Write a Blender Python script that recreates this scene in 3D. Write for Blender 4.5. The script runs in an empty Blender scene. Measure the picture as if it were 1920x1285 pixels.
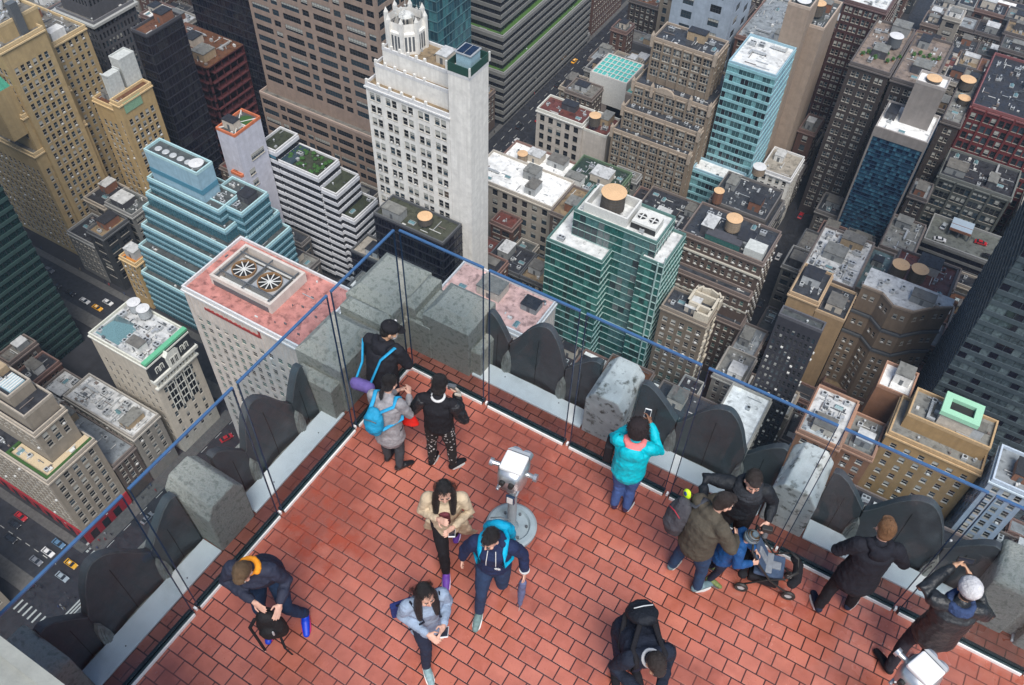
import bpy, bmesh, math, random
from mathutils import Vector, Matrix
SC = bpy.context.scene
COL = SC.collection
R = math.radians

# ------------------------------------------------------------------ camera
cd = bpy.data.cameras.new('camera'); cam = bpy.data.objects.new('camera', cd); COL.objects.link(cam)
F, TILT, ROLL, YAW = 1655.58, R(49.685), R(2.0436), R(-29.347)
_fw = Vector((math.sin(YAW)*math.cos(TILT), math.cos(YAW)*math.cos(TILT), -math.sin(TILT)))
_rt = Vector((math.cos(YAW), -math.sin(YAW), 0)); _up = _rt.cross(_fw)
_r = math.cos(ROLL)*_rt + math.sin(ROLL)*_up; _u = -math.sin(ROLL)*_rt + math.cos(ROLL)*_up
CAMZ = 9.0
cam.matrix_world = Matrix(((_r.x, _u.x, -_fw.x, 0), (_r.y, _u.y, -_fw.y, 0), (_r.z, _u.z, -_fw.z, CAMZ), (0, 0, 0, 1)))
cd.sensor_width = 36; cd.lens = 36*F/1920; cd.clip_start = 0.1; cd.clip_end = 6000
SC.camera = cam

# ------------------------------------------------------------------ sky, sun, exposure (overcast)
SUN_EL, SUN_AZ = R(58), R(140)
w = bpy.data.worlds.new('World'); SC.world = w; w.use_nodes = True
nt = w.node_tree; bg = nt.nodes['Background']; sky = nt.nodes.new('ShaderNodeTexSky')
sky.sky_type = 'NISHITA'; sky.sun_disc = False; sky.sun_elevation = SUN_EL; sky.sun_rotation = SUN_AZ
sky.air_density = 1.0; sky.dust_density = 1.2; sky.ozone_density = 1.0
nt.links.new(sky.outputs[0], bg.inputs[0]); bg.inputs[1].default_value = 0.095
sd = bpy.data.lights.new('sun', 'SUN'); sd.energy = 3.2; sd.angle = R(35); sd.color = (1.0, 0.965, 0.91)
sun = bpy.data.objects.new('sun', sd); COL.objects.link(sun)
sun.rotation_euler = (math.pi/2-SUN_EL, 0, math.pi-SUN_AZ)
SC.view_settings.view_transform = 'Standard'; SC.view_settings.look = 'None'
SC.view_settings.exposure = 0.55; SC.view_settings.gamma = 1.0
SC.cycles.max_bounces = 8; SC.cycles.transparent_max_bounces = 16
SC.cycles.diffuse_bounces = 3; SC.cycles.glossy_bounces = 3
SC.cycles.caustics_reflective = False; SC.cycles.caustics_refractive = False

# ------------------------------------------------------------------ helpers
class MB:
    """collects faces; build() links them as ONE mesh object"""
    def __init__(s): s.v = []; s.f = []; s.m = []
    def quad(s, a, b, c, d, m=0):
        n = len(s.v); s.v += [tuple(a), tuple(b), tuple(c), tuple(d)]; s.f.append((n, n+1, n+2, n+3)); s.m.append(m)
    def poly(s, pts, m=0):
        n = len(s.v); s.v += [tuple(p) for p in pts]; s.f.append(tuple(range(n, n+len(pts)))); s.m.append(m)
    def box(s, x0, x1, y0, y1, z0, z1, m=0, bottom=True):
        n = len(s.v)
        s.v += [(x0,y0,z0),(x1,y0,z0),(x1,y1,z0),(x0,y1,z0),(x0,y0,z1),(x1,y0,z1),(x1,y1,z1),(x0,y1,z1)]
        fs = [(4,5,6,7),(0,1,5,4),(1,2,6,5),(2,3,7,6),(3,0,4,7)] + ([(3,2,1,0)] if bottom else [])
        s.f += [tuple(n+i for i in f) for f in fs]; s.m += [m]*len(fs)
    def obox(s, c, ux, uy, uz, hx, hy, hz, m=0):
        c = Vector(c); ux = Vector(ux)*hx; uy = Vector(uy)*hy; uz = Vector(uz)*hz; n = len(s.v)
        for k in (-1, 1):
            for a, b in ((-1,-1),(1,-1),(1,1),(-1,1)): s.v.append(tuple(c+ux*a+uy*b+uz*k))
        fs = [(4,5,6,7),(0,1,5,4),(1,2,6,5),(2,3,7,6),(3,0,4,7),(3,2,1,0)]
        s.f += [tuple(n+i for i in f) for f in fs]; s.m += [m]*6
    def tube(s, p, q, r0, r1=None, n=12, m=0, caps=True, mc=None):
        r1 = r0 if r1 is None else r1; p = Vector(p); q = Vector(q); d = (q-p).normalized()
        a = d.orthogonal().normalized(); b = d.cross(a); k = len(s.v)
        for c, r in ((p, r0), (q, r1)):
            for i in range(n):
                t = 2*math.pi*i/n; s.v.append(tuple(c + (a*math.cos(t)+b*math.sin(t))*r))
        for i in range(n):
            j = (i+1) % n; s.f.append((k+i, k+j, k+n+j, k+n+i)); s.m.append(m)
        if caps:
            s.f.append(tuple(k+n+i for i in range(n))); s.m.append(m if mc is None else mc)
            s.f.append(tuple(k+i for i in reversed(range(n)))); s.m.append(m)
    def lathe(s, c, prof, n=24, m=0, a0=0.0, a1=2*math.pi):
        """prof: (radius, z) bottom to top"""
        c = Vector(c); k = len(s.v); full = abs(a1-a0-2*math.pi) < 1e-6; N = n if full else n+1
        for r, z in prof:
            for i in range(N):
                t = a0+(a1-a0)*i/n; s.v.append((c.x+r*math.cos(t), c.y+r*math.sin(t), c.z+z))
        for j in range(len(prof)-1):
            for i in range(n):
                i2 = (i+1) % N; s.f.append((k+j*N+i, k+j*N+i2, k+(j+1)*N+i2, k+(j+1)*N+i)); s.m.append(m)
    def add(s, o, M):
        n = len(s.v); s.v += [tuple(M @ Vector(p)) for p in o.v]; s.f += [tuple(n+i for i in f) for f in o.f]; s.m += o.m
    def mesh(s, name, mats, smooth=False):
        me = bpy.data.meshes.new(name); me.from_pydata(s.v, [], s.f)
        for mm in mats: me.materials.append(mm)
        if len(mats) > 1: me.polygons.foreach_set('material_index', s.m)
        if smooth: me.polygons.foreach_set('use_smooth', [True]*len(me.polygons))
        me.update(); return me
    def build(s, name, mats, parent=None, off=None, smooth=False, bevel=0, weld=False):
        if not isinstance(mats, (list, tuple)): mats = [mats]
        if off is not None:
            s.v = [(p[0]-off[0], p[1]-off[1], p[2]-off[2]) for p in s.v]
        o = bpy.data.objects.new(name, s.mesh(name, mats, smooth)); COL.objects.link(o)
        if parent: o.parent = parent
        if weld:
            w_ = o.modifiers.new('weld', 'WELD'); w_.merge_threshold = 0.0005
        if bevel:
            b_ = o.modifiers.new('bevel', 'BEVEL'); b_.width = bevel; b_.segments = 2; b_.limit_method = 'ANGLE'
        return o

def tag(o, label=None, cat=None, group=None, kind=None):
    if label: o['label'] = label
    if cat: o['category'] = cat
    if group: o['group'] = group
    if kind: o['kind'] = kind
    return o

def empty(name, loc, label=None, cat=None, group=None, rz=0):
    o = bpy.data.objects.new(name, None); COL.objects.link(o); o.location = loc; o.rotation_euler = (0, 0, rz)
    o.empty_display_size = 0.2
    return tag(o, label, cat, group)

def inst(name, me, parent=None, loc=(0,0,0), rz=0, sc=None):
    o = bpy.data.objects.new(name, me); COL.objects.link(o)
    if parent: o.parent = parent
    o.location = loc; o.rotation_euler = (0, 0, rz)
    if sc: o.scale = sc
    return o

def copy_tree(o, parent=None):
    c = o.copy(); COL.objects.link(c)
    if parent: c.parent = parent
    for ch in list(o.children): copy_tree(ch, c)
    return c

# ------------------------------------------------------------------ materials
def _n(nt, t, **k):
    n = nt.nodes.new(t)
    for a, b in k.items(): setattr(n, a, b)
    return n
MATS = {}
def mat(key, col, rough=0.8, var=0.25, scale=0.15, bump=0.0, bscale=8.0, metal=0.0, streak=0.0, spec=0.5, dirt=None, dirt_amt=0.5, dscale=0.3, emis=None, coat=0.0, noise_rough=0.0, randobj=0.0):
    """Principled with noise in the thing's own colour, optional vertical streaks, patches of a second colour, and bump"""
    if key in MATS: return MATS[key]
    m = bpy.data.materials.new(key); m.use_nodes = True; nt = m.node_tree; p = nt.nodes['Principled BSDF']
    p.inputs['Roughness'].default_value = rough; p.inputs['Metallic'].default_value = metal
    p.inputs['Specular IOR Level'].default_value = spec
    if coat: p.inputs['Coat Weight'].default_value = coat; p.inputs['Coat Roughness'].default_value = 0.15
    L = nt.links.new; tc = _n(nt, 'ShaderNodeTexCoord')
    def noise(sc, det=4, vec=None, sx=None):
        mp = _n(nt, 'ShaderNodeMapping'); mp.inputs['Scale'].default_value = sx or (1, 1, 1)
        L(tc.outputs['Object'], mp.inputs[0]); nz = _n(nt, 'ShaderNodeTexNoise'); nz.inputs['Scale'].default_value = sc
        nz.inputs['Detail'].default_value = det; nz.inputs['Roughness'].default_value = 0.6; L(mp.outputs[0], nz.inputs[0]); return nz
    def ramp(src, a, b):
        r_ = _n(nt, 'ShaderNodeMapRange'); r_.inputs[1].default_value = a; r_.inputs[2].default_value = b; L(src, r_.inputs[0]); return r_
    def mix(f, a, b, bt='MIX'):
        x = _n(nt, 'ShaderNodeMix', data_type='RGBA', blend_type=bt)
        if isinstance(f, (int, float)): x.inputs[0].default_value = f
        else: L(f, x.inputs[0])
        for i, v in ((6, a), (7, b)):
            if isinstance(v, tuple): x.inputs[i].default_value = (*v[:3], 1)
            else: L(v, x.inputs[i])
        return x.outputs[2]
    c0 = tuple(max(0, x*(1-var)) for x in col); c1 = tuple(min(1, x*(1+var*0.7)) for x in col)
    n1 = noise(scale*4, 5); cur = mix(ramp(n1.outputs[0], 0.3, 0.7).outputs[0], c0, c1)
    if streak:
        n2 = noise(1.0, 3, sx=(0.9, 0.9, 0.04)); cur = mix(ramp(n2.outputs[0], 0.45, 0.75).outputs[0], cur, tuple(x*(1-streak) for x in col))
    if dirt:
        n3 = noise(dscale, 6); cur = mix(ramp(n3.outputs[0], 0.62-dirt_amt*0.3, 0.72-dirt_amt*0.2).outputs[0], cur, dirt)
    if randobj:
        oi = _n(nt, 'ShaderNodeObjectInfo'); hs = _n(nt, 'ShaderNodeHueSaturation'); L(cur, hs.inputs['Color'])
        L(ramp(oi.outputs['Random'], 0, 1).outputs[0], hs.inputs['Value'])
        hs.inputs['Value'].default_value = 1
        mr = hs.inputs['Value'].links[0].from_node; mr.inputs[3].default_value = 1-randobj; mr.inputs[4].default_value = 1+randobj
        cur = hs.outputs[0]
    L(cur, p.inputs['Base Color'])
    if noise_rough:
        n5 = noise(scale*6, 3); rr = ramp(n5.outputs[0], 0.35, 0.65); rr.inputs[3].default_value = max(0.03, rough-noise_rough); rr.inputs[4].default_value = min(1, rough+noise_rough); L(rr.outputs[0], p.inputs['Roughness'])
    if bump:
        n4 = noise(bscale, 6); b = _n(nt, 'ShaderNodeBump'); b.inputs['Strength'].default_value = bump; b.inputs['Distance'].default_value = 0.02
        L(n4.outputs[0], b.inputs['Height']); L(b.outputs[0], p.inputs['Normal'])
    if emis:
        p.inputs['Emission Color'].default_value = (*emis[:3], 1); p.inputs['Emission Strength'].default_value = emis[3]
    MATS[key] = m; return m

def brickmat(key, c1, c2, mortar, bw, bh, ms, rough=0.5, stain=None, off=(0,0,0), rough_lo=None):
    m = bpy.data.materials.new(key); m.use_nodes = True; nt = m.node_tree; p = nt.nodes['Principled BSDF']; L = nt.links.new
    tc = _n(nt, 'ShaderNodeTexCoord'); mp = _n(nt, 'ShaderNodeMapping'); mp.inputs['Location'].default_value = off; L(tc.outputs['Object'], mp.inputs[0])
    b = _n(nt, 'ShaderNodeTexBrick'); b.offset = 0.5; b.inputs['Scale'].default_value = 1; b.inputs['Brick Width'].default_value = bw
    b.inputs['Row Height'].default_value = bh; b.inputs['Mortar Size'].default_value = ms; b.inputs['Mortar Smooth'].default_value = 0.15
    b.inputs['Bias'].default_value = 0.0
    b.inputs['Color1'].default_value = (*c1, 1); b.inputs['Color2'].default_value = (*c2, 1); b.inputs['Mortar'].default_value = (*mortar, 1)
    L(mp.outputs[0], b.inputs[0])
    def noise(sc, det):
        nz = _n(nt, 'ShaderNodeTexNoise'); nz.inputs['Scale'].default_value = sc; nz.inputs['Detail'].default_value = det; nz.inputs['Roughness'].default_value = 0.65
        L(tc.outputs['Object'], nz.inputs[0]); return nz.outputs[0]
    def mr(s, a, c, lo=0, hi=1):
        r_ = _n(nt, 'ShaderNodeMapRange'); L(s, r_.inputs[0])
        for i, v in ((1, a), (2, c), (3, lo), (4, hi)): r_.inputs[i].default_value = v
        return r_.outputs[0]
    def mix(f, a, c, bt='MIX'):
        x = _n(nt, 'ShaderNodeMix', data_type='RGBA', blend_type=bt); L(f, x.inputs[0])
        for i, v in ((6, a), (7, c)):
            if isinstance(v, tuple): x.inputs[i].default_value = (*v, 1)
            else: L(v, x.inputs[i])
        return x.outputs[2]
    cur = mix(mr(noise(14, 6), 0.3, 0.7, 0.75, 1.0), (0, 0, 0), b.outputs[0])
    cur = b.outputs[0]
    g = mr(noise(9, 6), 0.3, 0.72, 0.0, 1.0)
    cur = mix(g, cur, tuple(min(1, x*1.25+0.03) for x in c1)); 
    # keep the joints dark
    cur = mix(b.outputs[1], cur, mortar)
    wet_ = mr(noise(.5, 5), .44, .6, 0, .7); cur = mix(wet_, cur, tuple(x*.5 for x in c1))
    fl_ = mr(noise(38, 3), .62, .7, 0, .35); cur = mix(fl_, cur, tuple(x*.55 for x in c1))
    if stain:
        s1 = mr(noise(0.55, 3), 0.53, 0.66); s2 = mr(noise(5.5, 6), 0.45, 0.6)
        mm = _n(nt, 'ShaderNodeMath', operation='MULTIPLY'); L(s1, mm.inputs[0]); L(s2, mm.inputs[1])
        m2 = _n(nt, 'ShaderNodeMath', operation='MULTIPLY'); L(mm.outputs[0], m2.inputs[0]); m2.inputs[1].default_value = 0.6
        cur = mix(m2.outputs[0], cur, stain)
    L(cur, p.inputs['Base Color'])
    L(mr(noise(1.3, 4), 0.4, 0.6, rough_lo or rough*0.6, rough), p.inputs['Roughness']); p.inputs['Specular IOR Level'].default_value = .75; L(mr(noise(.8, 5), .45, .6, 0, .55), p.inputs['Coat Weight']); p.inputs['Coat Roughness'].default_value = .12
    bp = _n(nt, 'ShaderNodeBump'); bp.inputs['Strength'].default_value = 0.35; bp.inputs['Distance'].default_value = 0.004
    inv = _n(nt, 'ShaderNodeMath', operation='SUBTRACT'); inv.inputs[0].default_value = 1; L(b.outputs[1], inv.inputs[1]); L(inv.outputs[0], bp.inputs['Height']); L(bp.outputs[0], p.inputs['Normal'])
    MATS[key] = m; return m

WALL = dict(
 tan=(.4,.295,.15), yellowb=(.4,.28,.13), darkg=(0.00888,0.00888,0.0154), redsteel=(0.074,0.0133,0.0154), greyst=(0.077,0.077,0.0862), browng=(.27,.2,.16),
 white=(0.72,0.7,0.655), blueg=(0.0222,0.0666,0.0924), concr=(0.17,0.17,0.163), redbr=(0.0947,0.0472,0.0346), greystone=(0.0829,0.0747,0.0693), paleblue=(0.27,0.42,0.51),
 lilac=(0.52,0.52,0.582), whiteb=(0.56,0.57,0.603), tealpan=(0.104,0.192,0.231), darkb=(0.0296,0.0326,0.0369), pinkst=(0.56,0.5,0.447), cream=(0.5,0.45,0.374), creamb=(0.225,0.207,0.179),
 browny=(0.0888,0.0666,0.0549), sandst=(0.252,0.215,0.169), greeng=(0.0074,0.0222,0.0231), creamst=(0.311,0.281,0.239), brick2=(0.111,0.05,0.0346), greenp=(0.0444,0.0888,0.0385), beige=(0.48,0.44,0.395),
 beigebl=(0.266,0.229,0.208), yellow=(0.407,0.266,0.0539), tanst=(0.222,0.174,0.127), tealc=(0.178,0.296,0.354), tanpl=(0.296,0.229,0.177), palepan=(0.311,0.37,0.446), darkred=(0.0577,0.0222,0.0208),
 brownd=(0.0444,0.0333,0.03), bluefr=(0.222,0.2,0.185), redpaint=(0.118,0.0178,0.0185), greygr=(0.0722,0.0777,0.0693), slate=(0.0259,0.037,0.05), tancv=(0.2,0.148,0.104), blacko=(0.0259,0.0259,0.0346),
 tanbl=(0.296,0.2,0.108), brownbr=(0.0962,0.0666,0.0539), greenc=(0.0222,0.0888,0.077), crownb=(0.148,0.118,0.0862), orangebr=(0.222,0.107,0.0577), ochre=(0.306,0.198,0.0889), redbase=(0.3,0.012,0.0208))
def wall(k):
    c = WALL[k]
    return mat('wall_'+k, c, 0.85, 0.16, 0.12, streak=0.16, bump=0.3, bscale=3, noise_rough=0.1)
ROOF = dict(
 gravel=(0.15,0.143,0.128), rust=(0.12,0.0525,0.0263), dark=(0.0263,0.0277,0.0338), wetdark=(0.0675,0.075,0.075), terr=(0.225,0.165,0.0975), lawnroof=(0.0375,0.0825,0.0188), plant=(0.0375,0.045,0.0263),
 teal=(0.0975,0.15,0.158), olive=(0.0525,0.0562,0.0375), cream=(0.315,0.285,0.24), pinkroof=(0.47,0.2,0.17), pinkpale=(0.6,0.38,0.34), whitecl=(0.5,0.51,0.51), tin=(0.225,0.247,0.262),
 blueroof=(0.112,0.21,0.3), orangeroof=(0.5,0.19,0.03), whitero=(0.78,0.78,0.76), darkgreen=(0.0225,0.0413,0.03), darkred=(0.12,0.0375,0.03), tealglass=(0.1,0.3,0.28), darkb=(0.0375,0.0413,0.0488), whitewet=(0.62,0.63,0.62),
 terr2=(0.21,0.165,0.135), stained=(0.188,0.188,0.173), concrete_stained=(0.128,0.135,0.12))
def roofm(k):
    c = ROOF[k]; dd = tuple(x*0.45 for x in c)
    return mat('roof_'+k, c, 0.55, 0.3, 0.1, dirt=dd, dirt_amt=0.2 if k in ('whitero','whitewet') else 0.33, dscale=0.5, noise_rough=0.3)
GL = [mat('pane_dark', (.015,.018,.022), 0.08, .3, .5), mat('pane_blue', (.03,.05,.065), 0.1, .3, .5), mat('pane_teal', (.04,.12,.11), 0.12, .4, .5),
      mat('blind', (.42,.42,.38), 0.7, .2, .5), mat('pane_frame', (.4,.38,.34), 0.6), mat('ac_case', (.55,.55,.53), 0.5, .2), mat('pane_frame_dark', (.05,.05,.055), 0.5),
      mat('sill_stone', (.4,.37,.32), 0.8, .2)]

# ------------------------------------------------------------------ ground, streets
G = -250.0; HAZE = 0.00009
def flat(name, x0, x1, y0, y1, z, m, kind='structure'):
    b = MB(); b.quad((x0,y0,z),(x1,y0,z),(x1,y1,z),(x0,y1,z)); o = b.build(name, m); tag(o, kind=kind); return o
flat('ground', -900, 500, -500, 1100, G-0.15, mat('yard', (.022,.022,.026), .9, .4, .05))
asph = mat('asphalt', (.02,.021,.026), .6, .35, .1, noise_rough=.2)
pave = mat('sidewalk', (.08,.078,.075), .8, .3, .2)
flat('road', -182, -163, -200, 1090, G+0.02, asph)
flat('road', -182, -890, 31, 44.5, G+0.02, asph)
flat('road', -163, 60, 24, 34, G+0.02, asph)
flat('road', -182, -890, 117, 128.5, G+0.02, asph)
flat('road', -40.5, -30.9, 150, 1090, G+0.02, asph)
def slab(name, x0, x1, y0, y1):
    b = MB(); b.box(x0, x1, y0, y1, G-0.1, G+0.15); tag(b.build(name, pave), kind='structure')
slab('pavement', -890, -178, 44.5, 47.2); slab('pavement', -890, -183.2, 26, 31); slab('pavement', -163, -156.9, 34, 300)
slab('pavement', -178.4, -173.5, 47.2, 110); slab('pavement', -890, -184, 112, 117); slab('pavement', -890, -182.5, 128.5, 131.2)
slab('pavement', -184.5, -182, 132, 700); slab('pavement', -163, -158, 300.2, 700)
b = MB()
for i in range(7): b.box(-166.8+i*0.95, -166.3+i*0.95, 26.5, 33.5, G+0.02, G+0.04)
for i in range(8): b.box(-171.5+i*1.9-8, -170.7+i*1.9-8, 45.5, 48.5, G+0.02, G+0.035)
for i in range(9): b.box(-1.5-180+i*2.0, -0.9-180+i*2.0, 21, 24.5, G+0.02, G+0.035)
tag(b.build('road_marking', mat('road_paint', (.42,.42,.39), .7, .5, 1.5)), kind='structure')
b = MB()
for i in range(30): b.box(-300+i*4, -298+i*4, 37.6, 37.8, G+0.02, G+0.035)
for i in range(60): b.box(-173.1, -172.9, 50+i*7, 53+i*7, G+0.02, G+0.035); 
for i in range(60): b.box(-177.6, -177.4, 130+i*7, 133+i*7, G+0.02, G+0.035)
tag(b.build('lane_marking', MATS['road_paint']), kind='structure')

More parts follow.
